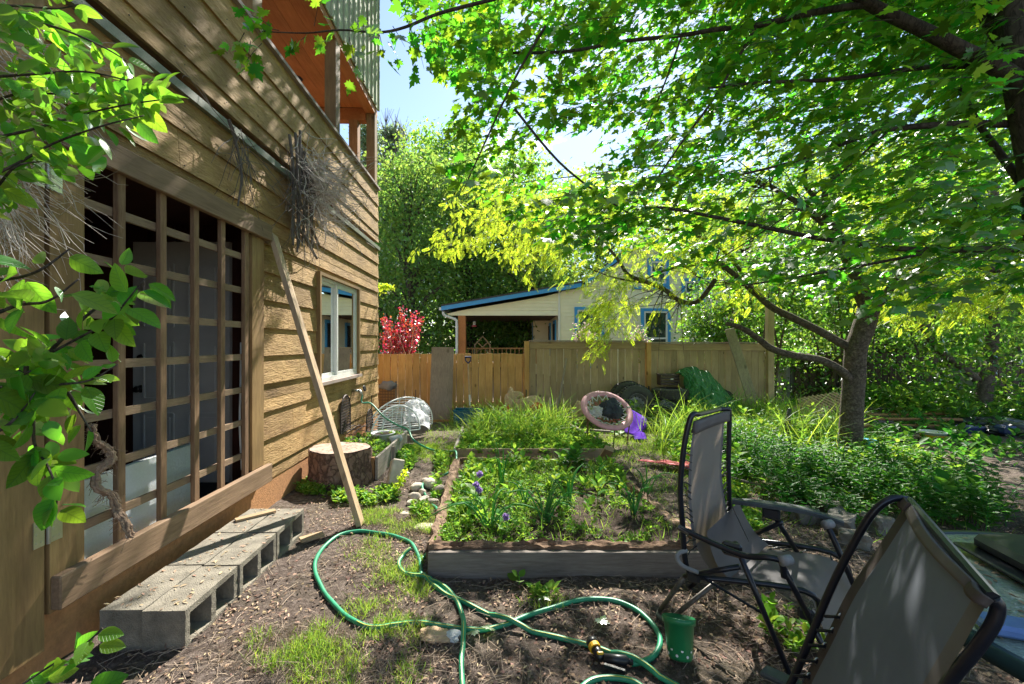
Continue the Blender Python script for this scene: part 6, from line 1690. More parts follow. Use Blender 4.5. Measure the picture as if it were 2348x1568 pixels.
# ---------------------------------------------------------------- golden locust with the thick trunk
lt = thing('locust_tree', 'yellow green honey locust with thick grey trunk and long low limbs left', 'tree', (4.37, 5.6, 0))
LB = [([P(1950, 1060, 5.6), P(1950, 1000, 5.6), P(1953, 930, 5.6), P(1958, 860, 5.6), P(1962, 800, 5.6), P(1978, 755, 5.6), P(1992, 705, 5.6), P(1988, 685, 5.6)], [.148, .132, .125, .125, .122, .125, .12, .10]),
      ([P(1988, 700, 5.6), P(1965, 650, 5.6), P(1948, 600, 5.6), P(1925, 550, 5.6), P(1900, 515, 5.6)], [.10, .085, .075, .065]),
      ([P(1900, 520, 5.6), P(1868, 495, 5.6), P(1840, 470, 5.6), P(1800, 448, 5.65), P(1765, 425, 5.7)], [.05, .04, .035, .025]),
      ([P(1900, 520, 5.6), P(1890, 480, 5.6), P(1892, 440, 5.6), P(1912, 405, 5.6), P(1935, 360, 5.6), P(1955, 300, 5.6)], [.05, .04, .035, .03]),
      ([P(1892, 500, 5.6), P(1868, 455, 5.6), P(1845, 420, 5.6), P(1850, 370, 5.6), P(1860, 320, 5.6)], [.032, .028, .018]),
      ([P(1995, 705, 5.6), P(2020, 690, 5.55), P(2045, 655, 5.5), P(2075, 625, 5.5), P(2110, 605, 5.45), P(2170, 600, 5.4), P(2260, 615, 5.3), P(2380, 645, 5.2)], [.06, .05, .045, .038, .03]),
      ([P(1948, 870, 5.58), P(1925, 848, 5.5), P(1880, 825, 5.5), P(1820, 815, 5.45), P(1770, 800, 5.4), P(1740, 778, 5.4), P(1700, 752, 5.4), P(1665, 742, 5.4)], [.06, .05, .045, .042, .035, .025]),
      ([P(1958, 800, 5.6), P(1925, 785, 5.65), P(1880, 760, 5.7), P(1820, 730, 5.8), P(1770, 705, 5.9), P(1735, 675, 6.0), P(1700, 645, 6.1), P(1665, 615, 6.2), P(1640, 600, 6.3)], [.06, .052, .048, .045, .04, .034]),
      ([P(1640, 600, 6.3), P(1585, 608, 6.4), P(1530, 618, 6.5), P(1480, 640, 6.6)], [.03, .022, .012]),
      ([P(1640, 640, 6.2), P(1600, 690, 6.3), P(1560, 690, 6.4), P(1520, 662, 6.5), P(1478, 645, 6.5), P(1440, 630, 6.6), P(1420, 600, 6.6), P(1400, 575, 6.6), P(1370, 545, 6.7)], [.034, .034, .036, .032, .028, .022, .018]),
      ([P(1478, 648, 6.5), P(1440, 643, 6.6), P(1400, 634, 6.7), P(1340, 612, 6.8)], [.02, .014, .008]),
      ([P(1735, 675, 6.0), P(1640, 560, 6.6), P(1500, 520, 7.2), P(1380, 500, 7.8), P(1250, 500, 8.4), P(1120, 510, 9.0)], [.03, .022, .018, .012, .007]),
      ([P(1765, 425, 5.7), P(1650, 400, 6.2), P(1500, 380, 6.8), P(1350, 400, 7.6), P(1180, 420, 8.6)], [.02, .016, .012, .006])]
for i, (pts, rs) in enumerate(LB):
    pp = bez(pts, 6)
    rr_ = [float(np.interp(k / (len(pp) - 1), np.linspace(0, 1, len(rs)), rs)) * (1 + .05 * noise.noise(Vector((k * .7, i, 0)))) for k in range(len(pp))]
    MB().tube(pp, rr_, 18 if i < 2 else 9).build('trunk' if i == 0 else 'limb', M['trunkbark'], lt, smooth=True)
clusters = [  # px, py, Y, spread px x, y, number of sprays
 (1110, 500, 9.0, 75, 28, 30), (1060, 545, 8.8, 50, 25, 24), (1180, 460, 8.6, 70, 40, 26), (1150, 540, 8.6, 90, 25, 28), (1250, 500, 8.2, 80, 50, 40), (1320, 430, 7.8, 70, 40, 26),
 (1290, 555, 7.6, 90, 35, 36), (1400, 500, 7.4, 90, 45, 44), (1200, 420, 8.5, 70, 35, 16), (1030, 470, 8.8, 30, 30, 6), (1100, 410, 8.6, 40, 25, 7),
 (1402, 670, 6.8, 20, 50, 26), (1392, 725, 6.8, 16, 40, 20), (1440, 625, 6.6, 45, 18, 14), (1370, 605, 6.9, 50, 18, 12), (1500, 560, 6.7, 80, 25, 22), (1450, 692, 6.6, 35, 8, 7),
 (1600, 550, 6.5, 80, 30, 24), (1560, 650, 6.4, 60, 12, 7), (1660, 500, 6.2, 80, 50, 26), (1500, 430, 7.0, 100, 45, 30), (1650, 420, 6.4, 80, 40, 14),
 (1990, 380, 6.3, 60, 60, 40), (2030, 470, 6.3, 60, 50, 36), (1990, 520, 6.2, 50, 40, 22), (2100, 430, 6.2, 60, 60, 20), (1700, 640, 6.1, 60, 30, 12),
 (2120, 640, 5.7, 90, 40, 46), (2220, 640, 5.6, 90, 45, 46), (2300, 600, 5.5, 60, 60, 36), (2060, 590, 5.8, 60, 30, 20), (2180, 560, 5.8, 90, 30, 24), (1780, 300, 6.6, 100, 60, 12), (1250, 450, 9.2, 80, 30, 30), (1350, 415, 9.2, 80, 35, 30), (1420, 480, 9.0, 80, 35, 34), (1190, 520, 9.2, 70, 25, 26), (1520, 460, 8.6, 90, 40, 30), (1120, 440, 9.4, 50, 25, 14), (1300, 500, 9.4, 90, 35, 40), (1400, 440, 9.4, 80, 40, 34), (1460, 540, 9.0, 70, 30, 24), (1560, 500, 8.8, 80, 40, 30), (1180, 480, 9.6, 60, 30, 24), (1240, 560, 9.4, 70, 20, 22)]
bs = []; ds = []
for (px, py, Yd, sx, sy, n_) in clusters:
    if Yd > 6.9: n_ = int(n_ * .75); Yd += .6
    for k in range(n_):
        bs.append(np.array(P(px + rng.normal() * sx * .7, py + rng.normal() * sy * .7, Yd + rng.normal() * .35)))
        ds.append((rng.normal(-.5, .6), rng.normal(0, .5), rng.normal(-.35, .4)))
n = len(bs)
LP_, LR_, LS_, ltw = sprays(bs, np.array(ds), .36, 8, .15, .7, .6)
V, Fq = scatter(FROND, LP_, LS_, LR_)
npmesh('crown', V, Fq, M['locust'], lt, kind='stuff')
twig_mesh('twigs', ltw, .004, M['trunkbark'], lt, kind='stuff')
bt = MB()
for k in range(90):   # bare twigs round the fork
    b = random.choice([P(1765, 425, 5.7), P(1800, 448, 5.65), P(1850, 480, 5.6), P(1640, 600, 6.3), P(1700, 645, 6.1), P(1560, 690, 6.4), P(1520, 660, 6.5), P(1890, 480, 5.6), P(1740, 430, 5.8)])
    d = Vector((random.gauss(-.6, .7), random.gauss(0, .4), random.gauss(.0, .6))).normalized(); L = random.uniform(.3, 1.1)
    p1 = b + d * L * .5 + Vector((0, 0, random.gauss(0, .06))); bt.tube([b, p1, b + d * L + Vector((0, 0, random.gauss(-.08, .12)))], [.010, .006, .002], 4, False)
bt.build('bare_twigs', M['trunkbark'], lt, kind='stuff')

# ---------------------------------------------------------------- slender tree at the right
s2 = thing('slender_tree', 'slim pale barked tree with a low slanting limb at the right edge of the yard', 'tree', (8.9, 8.0, 0))
for nm, pts, rs in (('trunk', [P(2250, 965, 8.0), P(2258, 890, 8.0), P(2268, 820, 8.0), P(2275, 740, 8.0), P(2272, 660, 8.0), P(2262, 560, 8.0), P(2280, 430, 8.1)], [.13, .11, .10, .09, .07]),
                    ('limb', [P(2238, 870, 8.0), P(2195, 835, 7.9), P(2150, 800, 7.8), P(2120, 760, 7.8), P(2090, 710, 7.8), P(2060, 690, 7.9), P(1990, 690, 8)], [.07, .055, .05, .03, .02]),
                    ('limb', [P(2270, 730, 8.0), P(2310, 715, 8.0), P(2380, 720, 7.9)], [.04, .03]),
                    ('limb', [P(2120, 760, 7.8), P(2150, 720, 7.9), P(2210, 660, 7.9)], [.03, .015])):
    pp = bez(pts, 5); MB().tube(pp, rs, 10).build(nm, M['trunkbark'], s2, smooth=True)
def cloud(n, c, r, power=1.0, rough=.35, seed=0.0):
    d = rdir(n); rad = rng.random(n) ** (1 / 2.2)
    k = np.array([1 + rough * noise.noise(Vector(tuple(q * 1.7 + seed))) * 1.6 for q in d])
    return np.array(c) + d * rad[:, None] * np.array(r) * k[:, None]
def leafmesh(name, T, pos, size, mat, parent, up=.6, **kw):
    n = len(pos); N_ = nrm(rdir(n) + np.array((0, 0, up))); D_ = rdir(n) + np.array((0, 0, -.3))
    V, Fq = scatter(T, pos, size * rng.uniform(.6, 1.3, n), frames(D_, N_))
    return npmesh(name, V, Fq, mat, parent, **kw)
def clumpy(centers, per, rad, jitter=1.0):
    centers = np.asarray(centers); n = len(centers)
    return (np.repeat(centers, per, 0) + rng.normal(size=(n * per, 3)) * np.array(rad) * jitter)
def leafmesh_s2():
    cs = np.array([P(rng.uniform(2040, 2400), rng.uniform(620, 860), rng.uniform(7.3, 9.0)) for _ in range(110)])
    leafmesh('crown', LEAF6, clumpy(cs, 28, (.25, .25, .13)), .10, M['locust'] if False else M['lilac'], s2, .9, kind='stuff')
    cs = np.array([P(rng.uniform(2050, 2400), rng.uniform(560, 760), rng.uniform(6.5, 8.5)) for _ in range(60)])
    leafmesh('crown', LEAF6, clumpy(cs, 24, (.25, .25, .10)), .09, M['treeleaf2'], s2, .9, kind='stuff')
leafmesh_s2()
cs = np.array([P(rng.uniform(1930, 2450), rng.uniform(330, 620), rng.uniform(8.2, 10.5)) for _ in range(150)])  # higher crown clusters, added to shade the dirt at the right
leafmesh('crown', LEAF6, clumpy(cs, 30, (.3, .3, .14)), .11, M['lilac'], s2, .9, kind='stuff')

# ---------------------------------------------------------------- lilac thicket behind the right fence
lilacs = [(5.6, 9.6, 3.9, 'lilac bush with pale spent flowers rising behind the right end of the tall fence', 1.3), (7.1, 9.3, 3.7, 'lilac bush with faded pink flower heads behind the thick trunk', 1.2),
          (4.9, 10.3, 2.75, 'lilac bush with purple and brown blooms in front of the cream house windows', .8), (8.8, 10.9, 3.9, 'leafy lilac bush behind the dark picket fence, beside the satellite dish', 1.4),
          (10.8, 10.8, 4.3, 'tall leafy lilac bush at the right end of the dark picket fence', 1.6), (12.9, 10.4, 4.6, 'dense leafy bush filling the far right edge behind the pickets', 1.7)]
for i, (x, y, h, lb, rx) in enumerate(lilacs):
    t = thing('lilac_bush', lb, 'bush', (x, y, 0), 'lilac bushes behind the fences')
    for k in range(9):
        a = random.uniform(0, 6.28); e = Vector((x + rx * .7 * math.cos(a), y + .5 * math.sin(a), h * random.uniform(.6, .85)))
        b = Vector((x + random.gauss(0, .25), y + random.gauss(0, .2), 0))
        MB().tube(bez([b, b.lerp(e, .45) + Vector((random.gauss(0, .12), 0, .15)), e], 4), [.035, .024, .010], 6).build('stem', M['trunkbark'], t)
    hlo = 1.2 if i != 2 else 1.3
    cs = []
    while len(cs) < 120:
        c = cloud(1, (x, y, (h + hlo) / 2), (rx, .75, (h - hlo) / 2 + .15), seed=i * 3.1)[0]; cs.append(c)
    low = np.array([(x + rng.normal() * rx * .5, y + rng.normal() * .4, rng.uniform(.1, 1.3)) for _ in range(30)])
    leafmesh('foliage', LEAF6, clumpy(np.concatenate([np.array(cs), low]), 34, (.15, .14, .13)), .085, M['lilac'], t, .35, kind='stuff')
    fl = []
    for k in range(16 if i < 4 else 5):
        c = cloud(1, (x, y - .35, (h + hlo) / 2 + .3), (rx, .5, (h - hlo) / 2), seed=i)[0]
        c[1] = min(c[1], y - .1)
        ps_ = c + rng.normal(size=(38, 3)) * np.array((.055, .05, .075))
        fl.append(ps_)
    leafmesh('blossom', QUAD, np.concatenate(fl), .028, M['pinkflower'] if i != 2 else M['purpleflower'], t, .3, kind='stuff')
# red-leaved shrub, pale variegated sprays over the fence
rs_ = thing('red_shrub', 'purple red leaved shrub above the orange fence at the house corner', 'shrub', (-2.45, 9.3, 0))
e_pts = []
for k in range(26):
    e = P(random.uniform(868, 972), random.uniform(715, 800), 9.3 + random.gauss(0, .25)) if k > 3 else P(922 + random.gauss(0, 5), 712 + k * 8, 9.3)
    b = Vector((-2.45 + random.gauss(0, .1), 9.3, .5))
    MB().tube([b, b.lerp(e, .5) + Vector((random.gauss(0, .06), 0, .04)), e], [.014, .008, .003], 5).build('stem', M['twig'], rs_)
    e_pts.append([tuple(b.lerp(e, tt)) for tt in np.linspace(.45, 1.0, 6)])
leafmesh('foliage', LEAF6, clumpy(np.array(e_pts).reshape(-1, 3), 17, (.045, .05, .045)), .062, M['redleaf'], rs_, .2, kind='stuff')
for (px, py, w, lb) in ((1343, 765, 40, 'pale pink tipped willow spray above the tall fence under the first blue window'), (1460, 768, 34, 'pale pink tipped willow spray above the tall fence under the second blue window')):
    c = P(px, py, 9.2); t = thing('variegated_shrub', lb, 'shrub', (c.x, 9.2, 0), 'variegated shrubs behind the tall fence')
    pts = []
    for k in range(14):
        e = c + Vector((random.gauss(0, .13), random.gauss(0, .1), random.uniform(-.15, .22))); b = Vector((c.x, 9.2, .4))
        MB().tube([b, e], [.007, .002], 4).build('stem', M['twig'], t); pts += [tuple(b.lerp(e, tt)) for tt in np.linspace(.55, 1, 8)]
    leafmesh('foliage', QUAD, clumpy(np.array(pts), 9, (.03, .03, .03)), .05, M['pinkflower'], t, .2, kind='stuff')
    leafmesh('foliage', QUAD, clumpy(np.array(pts), 9, (.06, .04, .04)), .05, M['weed'], t, .2, kind='stuff')
ys = thing('yellow_sprig', 'small yellow leaved sprig peeping past the house corner', 'shrub', P(880, 660, 8.9))
leafmesh('foliage', LEAF6, clumpy(np.array([P(random.uniform(862, 900), 657 + random.gauss(0, 4), 8.9) for _ in range(22)]), 10, (.05, .05, .03)), .06, M['locust'], ys, kind='stuff')
MB().tube([P(905, 665, 8.9), P(860, 665, 8.9), Vector((-2.9, 8.9, 0))], [.004, .008, .02], 5).build('stem', M['trunkbark'], ys)

# ---------------------------------------------------------------- background trees
def bgtree(label, x, y, h, r, mat, n_cl, per, size, lowz=.18, shape='oval', seed=0, trunk=.22, up=.5, name='leafy_tree', rad=.09):
    t = thing(name, label, 'tree', (x, y, 0), 'trees beyond the fences')
    tp = bez([Vector((x, y, 0)), Vector((x + r * .06, y, h * .3)), Vector((x - r * .05, y, h * .6)), Vector((x, y, h * .93))], 4)
    MB().tube(tp, [trunk, trunk * .75, trunk * .45, trunk * .1], 9).build('trunk', M['treebark'], t, smooth=True)
    cs = []
    lm = MB()
    for k in range(n_cl):
        f = lowz + (1 - lowz) * rng.random() ** .9
        if shape == 'oval': rad_ = r * math.sqrt(max(0.02, 1 - ((f - .52) / .52) ** 2)) 
        else: rad_ = r * (1.05 - f) ** .7
        a = rng.uniform(0, 6.283); rr = rad_ * math.sqrt(rng.random()) * (1 + .35 * noise.noise(Vector((math.cos(a) * 1.5, math.sin(a) * 1.5, f * 4 + seed))))
        c = np.array((x + rr * math.cos(a), y + rr * math.sin(a), h * f)); cs.append(c)
        if k % 5 == 0:
            b = Vector((x, y, h * max(.12, f - .18))); e = Vector(c)
            lm.tube([b, b.lerp(e, .5) + Vector((0, 0, .1 * r)), e], [trunk * .3, trunk * .2, trunk * .05], 5, False)
    lm.build('limbs', M['treebark'], t, kind='stuff')
    sp_ = r * rad * 2
    leafmesh('crown', QUAD, clumpy(np.array(cs), per, (sp_, sp_, sp_ * .55)), size, mat, t, up, kind='stuff')
    return t
BG = [('dark grey green tree nearest the house corner, beyond the orange fence', -4.6, 19, 9.6, 2.6, 'treeleaf', 240, 60, .17, .10, 'oval', 1),
      ('wide dark green tree behind the red shrub', -2.2, 22, 10.5, 3.3, 'treeleaf', 260, 60, .19, .10, 'oval', 2),
      ('shaded tree filling the gap between the porch roof and the dark trees', .9, 21, 8.5, 2.9, 'treeleaf', 230, 60, .18, .10, 'oval', 3),
      ('tall bright green tree with sunlit top beyond the dark ones', -5.2, 30, 15.8, 3.4, 'treeleaf2', 240, 60, .24, .2, 'oval', 4),
      ('bright green tree with a pointed top right of the house corner', -3.4, 32, 17.8, 2.6, 'treeleaf2', 200, 60, .24, .2, 'cone', 5),
      ('tall tree with loose light crown behind the porch roof', 0.2, 30, 14.5, 4.0, 'treeleaf2', 240, 60, .24, .2, 'oval', 6),
      ('broad tree rising behind the gable of the cream house', 6.2, 30, 12.5, 4.6, 'treeleaf', 250, 60, .24, .15, 'oval', 7),
      ('round tree behind the right slope of the gable', 12.5, 28, 11.0, 4.4, 'treeleaf2', 250, 60, .24, .15, 'oval', 8),
      ('big shaded tree behind the lilacs at the right', 19, 27, 13.5, 5.0, 'treeleaf', 250, 60, .24, .1, 'oval', 9),
      ('large tree at the far right edge beyond the pickets', 27, 27, 15.0, 5.5, 'treeleaf', 250, 60, .26, .1, 'oval', 10),
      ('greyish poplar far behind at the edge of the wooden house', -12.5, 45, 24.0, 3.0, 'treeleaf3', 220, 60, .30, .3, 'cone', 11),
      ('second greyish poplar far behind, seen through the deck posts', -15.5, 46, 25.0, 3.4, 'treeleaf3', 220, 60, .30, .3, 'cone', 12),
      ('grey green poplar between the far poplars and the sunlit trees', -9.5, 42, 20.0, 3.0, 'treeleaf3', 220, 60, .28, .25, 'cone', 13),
      ('small tree seen under the porch roof of the cream house', -.6, 24, 6.0, 2.6, 'treeleaf', 200, 50, .18, .05, 'oval', 14),
      ('low sunlit shrubby tree seen beneath the porch behind the railing', 1.6, 27, 5.0, 3.0, 'treeleaf2', 200, 50, .2, .02, 'oval', 15),
      ('dark low tree behind the deck end of the wooden house', -8.5, 24, 9.0, 3.0, 'treeleaf', 220, 60, .2, .05, 'oval', 16),
      ('shaded tree close behind the lilacs in the middle', 9.5, 17.5, 7.0, 2.8, 'treeleaf', 220, 60, .16, .08, 'oval', 17),
      ('shaded tree close behind the pickets at the right', 14.5, 16.5, 7.5, 3.2, 'treeleaf2', 230, 60, .16, .05, 'oval', 18),
      ('dark leafy tree close beyond the right edge', 19.0, 17.0, 8.5, 3.6, 'treeleaf', 230, 60, .18, .05, 'oval', 19)]
for (lb, x, y, h, r, mt, nc_, per, sz, lz, shp, sd_) in BG:
    bgtree(lb, x, y, h, r, M[mt], nc_, per, sz, lz, shp, sd_)
for k, (px, Yd, top) in enumerate(((884, 44, 248), (906, 44, 262), (925, 43, 285))):
    t = thing('bare_poplar', ['leafless poplar top nearest the wooden house corner', 'leafless poplar top in the middle of three', 'rightmost leafless poplar top beside the sky'][k], 'tree', (hx(px, Yd), Yd, 0), 'bare poplar tops')
    b = P(px, 420, Yd); e = P(px, top, Yd)
    MB().tube([Vector((b.x, Yd, 0)), b, e], [.2, .12, .02], 5).build('trunk', M['twigdark'], t)
    g = MB()
    for q_ in range(26):
        s = b.lerp(e, random.uniform(.2, .9)); d = Vector((random.uniform(-.5, .5), 0, random.uniform(.8, 1.4))); g.tube([s, s + d * random.uniform(.5, 2.0)], [.035, .012], 3, False)
    g.build('bare_twigs', M['twigdark'], t, kind='stuff')
# far treeline mass that closes the view
pts = np.stack([rng.uniform(-70, 90, 9000), rng.uniform(55, 75, 9000), rng.random(9000) ** .8], 1)
pts[:, 2] *= np.array([9 + 4 * noise.noise(Vector((x * .08, 3, 0))) for x in pts[:, 0]])
leafmesh('far_woods', QUAD, pts, 1.1, M['treeleaf'], None, .4, kind='stuff', label='far wooded edge closing the view behind all the trees', cat='woods')
pts = np.stack([rng.uniform(-8, 24, 5000), rng.uniform(24, 30, 5000), rng.random(5000) * 2.6], 1)
leafmesh('undergrowth', QUAD, pts, .32, M['treeleaf'], None, .4, kind='stuff', label='shaded undergrowth below the trees beyond the cream house', cat='undergrowth')

# ---------------------------------------------------------------- foreground shrub at the left
fs = thing('leafy_shrub', 'close leafy shrub with oval leaves hanging in from the left edge', 'shrub', (-1.3, .9, 0))
FB = [([(-80, 330), (60, 300), (180, 265), (290, 240), (400, 225)], 1.25, .050, 26), ([(-60, 180), (80, 170), (200, 165), (330, 195)], 1.2, .048, 20), ([(-60, 60), (60, 50), (150, 70), (240, 110), (290, 140)], 1.25, .045, 18),
      ([(-80, 430), (30, 380), (120, 330), (230, 290), (330, 265)], 1.15, .050, 22), ([(-60, 250), (40, 215), (130, 215), (240, 215), (340, 215)], 1.3, .045, 22), ([(-60, 500), (0, 420), (40, 380), (100, 370)], 1.15, .05, 10), ([(-50, 10), (60, 15), (130, 20), (180, 10)], 1.3, .045, 14),
      ([(-60, 800), (40, 830), (110, 810), (170, 780), (250, 735), (290, 690), (330, 640)], 1.0, .052, 34), ([(110, 810), (180, 740), (240, 690), (280, 650), (270, 610)], 1.05, .045, 14), ([(60, 840), (60, 900), (75, 960), (80, 1020), (110, 1070), (130, 1130), (125, 1180)], 1.0, .050, 22),
      ([(40, 850), (90, 880), (150, 880), (210, 870), (270, 835)], 1.0, .045, 14), ([(-60, 640), (20, 640), (90, 620), (160, 570)], .85, .05, 8), ([(-60, 740), (40, 700), (110, 690), (180, 640)], .85, .055, 8), ([(-40, 900), (20, 880), (70, 850)], .9, .06, 8),
      ([(-60, 1010), (10, 980), (50, 940), (80, 900)], .95, .05, 10), ([(150, 890), (180, 940), (210, 990)], 1.0, .045, 6)]
lp, ld, ln, ls = [], [], [], []
for pts, Yd, sz, nl in FB:
    nl = int(nl * 1.1) if Yd < 1.1 else int(nl * 1.25); sz *= 1.10 if Yd < 1.1 else 1.05
    pp = bez([P(a, b, Yd + random.gauss(0, .03)) for a, b in pts], 8)
    MB().tube(pp, [.0045, .003, .0015], 6).build('branch', M['maplebark'], fs, smooth=True)
    for k in range(nl):
        t = (k + rng.random()) / nl; i = min(int(t * (len(pp) - 2)), len(pp) - 2)
        p = np.array(pp[i].lerp(pp[i + 1], rng.random())); d = np.array(pp[i + 1] - pp[i]); d /= np.linalg.norm(d)
        q = rdir(1)[0]; q -= d * q.dot(d); q /= np.linalg.norm(q)
        l_ = d * rng.uniform(.3, .9) + q + np.array((0, 0, -.45))
        lp.append(p + l_ / np.linalg.norm(l_) * .012); ld.append(l_); ln.append(np.array((0, -.45, .8)) + rng.normal(size=3) * .65); ls.append(sz * rng.uniform(.75, 1.5))
for (px, py) in ((228, 1480), (205, 1470), (170, 1500), (200, 1510), (150, 1520), (175, 1490), (120, 1530), (95, 1545), (70, 1550), (140, 1545), (225, 1455), (60, 1562), (110, 1555)):
    lp.append(np.array(P(px, py, 1.25))); ld.append(np.array((.8, .1, .25)) + rng.normal(size=3) * .35); ln.append(np.array((0, -.5, .8)) + rng.normal(size=3) * .4); ls.append(.065)
MB().tube(bez([P(20, 1590, 1.2), P(110, 1530, 1.25), P(190, 1480, 1.25), P(235, 1440, 1.27)], 6), .003, 5).build('branch', M['maplebark'], fs)
lp.append(np.array(P(200, 1590, .95))); ld.append(np.array((.9, 0, .45))); ln.append(np.array((0, -.8, .5))); ls.append(.085)
OV2 = t_oval(.30, .22, .20, 9)
xs_ = []
for (cx_, cy_, sx, sy, n_) in ((90, 120, 90, 60, 45), (60, 260, 80, 60, 60), (220, 230, 90, 35, 55), (330, 215, 45, 28, 22), (120, 340, 90, 40, 45), (20, 420, 40, 50, 20), (40, 40, 70, 30, 25), (60, 930, 40, 60, 26), (90, 830, 60, 50, 30), (110, 1050, 25, 50, 12), (250, 700, 45, 35, 16)):
    for k in range(n_): xs_.append(tuple(P(cx_ + rng.normal() * sx * .6, cy_ + rng.normal() * sy * .6, (1.3 if cy_ < 500 else 1.05) + rng.normal() * .07)))
xs_ = np.array(xs_); nx_ = len(xs_)
V, Fq = scatter(OV2, xs_, rng.uniform(.045, .072, nx_), frames(rdir(nx_) + np.array((.5, 0, -.35)), rdir(nx_) * .8 + np.array((0, -.4, .8))))
npmesh('inner_leaves', V, Fq, M['shrubinner'], fs, smooth=True, kind='stuff')
leaf_objs(OV2, M['shrubleaf'], lp, ls, frames(np.array(ld), np.array(ln)), fs)
dt = thing('dead_twig_mass', 'mass of dead pale twigs drooping behind the near leaves at top left', 'twigs', (-1.6, 1.5, 2))
def tb0():
    px = random.uniform(-200, 90); return P(px, random.uniform(60, 430) + max(0, px) * .4, random.uniform(1.35, 1.65))
twigs(150, tb0, lambda: Vector((random.uniform(.35, 1.0), random.uniform(-.1, .25), random.uniform(-.75, .05))), (.14, .42), .0018, .2, .7).build('pale_twigs', M['twig'], dt, kind='stuff')
twigs(110, lambda: P(random.uniform(-120, 10), random.uniform(250, 520), random.uniform(1.3, 1.6)), lambda: Vector((random.uniform(.1, .8), random.uniform(-.1, .2), random.uniform(-1, -.3))), (.12, .34), .0017, .2, .7).build('low_twigs', M['twig'], dt, kind='stuff')

# ---------------------------------------------------------------- grasses and weeds
def onground(n, x0, x1, y0, y1, wfun):
    out = []
    tries = 0
    while len(out) < n and tries < 60:
        q = np.stack([rng.uniform(x0, x1, n * 2), rng.uniform(y0, y1, n * 2)], 1)
        w = wfun(q[:, 0], q[:, 1]); out += list(q[rng.random(len(q)) < w]); tries += 1
    return np.array(out[:n])
def ell(px, py, L):
    w = np.zeros_like(px)
    for (cx_, cy_, rx, ry, a) in L: w = np.maximum(w, a * np.clip(1.5 - 1.3 * np.sqrt(((px - cx_) / rx) ** 2 + ((py - cy_) / ry) ** 2), 0, 1))
    return w
def gproj(x, y): return CX + x / y * FPX, CY + EYE / y * FPX
def nz2(x, y, s, o=0.0): return np.array([noise.noise(Vector((a * s, b * s, o))) for a, b in zip(x, y)])
def blades(name, q, h, w, mat, T=BLADE, lean=.35, z0=0.0, **kw):
    n = len(q); pos = np.stack([q[:, 0], q[:, 1], gz(q[:, 0], q[:, 1]) + z0 - .003], 1)
    D_ = nrm(np.stack([rng.normal(0, lean, n), rng.normal(0, lean, n), np.ones(n)], 1)); N_ = rdir(n) * np.array((1, 1, .1)) + .001
    hh_ = h * rng.uniform(.45, 1.25, n) * (np.clip(.85 + 1.1 * nz2(q[:, 0], q[:, 1], 1.7, 33), .35, 1.4) if h > .2 else 1)
    V, Fq = scatter((T[0] * np.array((w, 1, 1)), T[1]), pos, hh_, frames(D_, N_))
    return npmesh(name, V, Fq, mat, None, kind='stuff', **kw)
inbed = lambda x, y: ((x > -.57) & (x < 1.3) & (y > 2.55) & (y < 4.8))
lawn = [(985, 1010, 60, 40, 1.0), (1020, 1050, 30, 40, .7), (870, 1190, 60, 25, .8), (930, 1215, 60, 30, .55), (840, 1260, 60, 35, .35), (880, 1330, 70, 60, .45), (860, 1400, 70, 60, .5), (960, 1330, 30, 60, .8), (900, 1450, 90, 60, .5), (720, 1500, 150, 75, .9), (820, 1560, 160, 60, .9), (990, 1200, 15, 50, .6), (1250, 1380, 60, 20, .35), (1015, 1230, 20, 30, .5)]
def wl(x, y):
    px, py = gproj(x, y); return ell(px, py, lawn) * np.clip(.45 + 1.9 * nz2(x, y, 6), 0.02, 1) * ~inbed(x, y)
q = onground(15000, -1.9, .8, 1.6, 5.9, wl)
blades('short_grass', q, .055, 1.0, M['grass'], lean=.55, label='short patchy grass between the house and the raised bed', cat='grass')
def wd(x, y):
    px, py = gproj(x, y); return ell(px, py, lawn + [(700, 1520, 260, 90, .7), (900, 1500, 200, 60, .5)]) * .9 * ~inbed(x, y)
q = onground(6500, -1.9, .6, 1.75, 4.5, wd)
blades('dead_grass', q, .07, .7, M['straw'], lean=1.6, label='dry dead grass mixed into the foreground lawn patches', cat='dead grass')
def wtall(x, y):
    px, py = gproj(x, y)
    w = ((y > 5.75) & (x > -.65) & (x < 1.0)) * .8 + ((x >= 1.0) & (x < 5.0) & (y > 6.2)) * .9 + ((x > -1.1) & (x <= -.65) & (y > 6.9)) * .3
    w = w * np.where((px > 1325) & (px < 1500), 0, 1) * np.where((px > 1150) & (px < 1325) & (y > 6.9), 0, 1)
    w = w * np.where((px > 1470) & (px < 1590) & (y > 6.7), 0, 1)
    return w * np.clip(.6 + 1.2 * nz2(x, y, 2.2, 4), 0.02, 1) * ~((x > 1.0) & (x < 2.3) & (y > 5.6) & (y < 6.9))
q = onground(8500, -1.1, 5.0, 5.3, 8.0, wtall)
blades('tall_grass', q, .46, .42, M['grass'], BLADE3, lean=.4, label='tall arching grass and weeds in front of the brown fence', cat='tall grass')
def wmid(x, y): return np.clip(.5 + 1.0 * nz2(x, y, 3, 2), .05, 1) * ~inbed(x, y) * np.where((x < 1.2) & (y < 5.3), 0, 1) * np.where(y < 3.6, .25, 1)
q = onground(9000, 1.1, 4.2, 3.0, 6.4, wmid)
blades('rough_grass', q, .09, .8, M['grass'], lean=.55, label='rough grass right of the raised bed', cat='grass')
q = onground(9000, -1.35, 2.2, 5.0, 8.0, lambda x, y: np.where((x < -.55) | (y > 5.3), .9, 0) * np.clip(.8 + nz2(x, y, 4), 0, 1))
blades('lawn', q, .085, .8, M['grass'], lean=.5, label='bright lawn strip between the wall bed and the back bed', cat='grass')
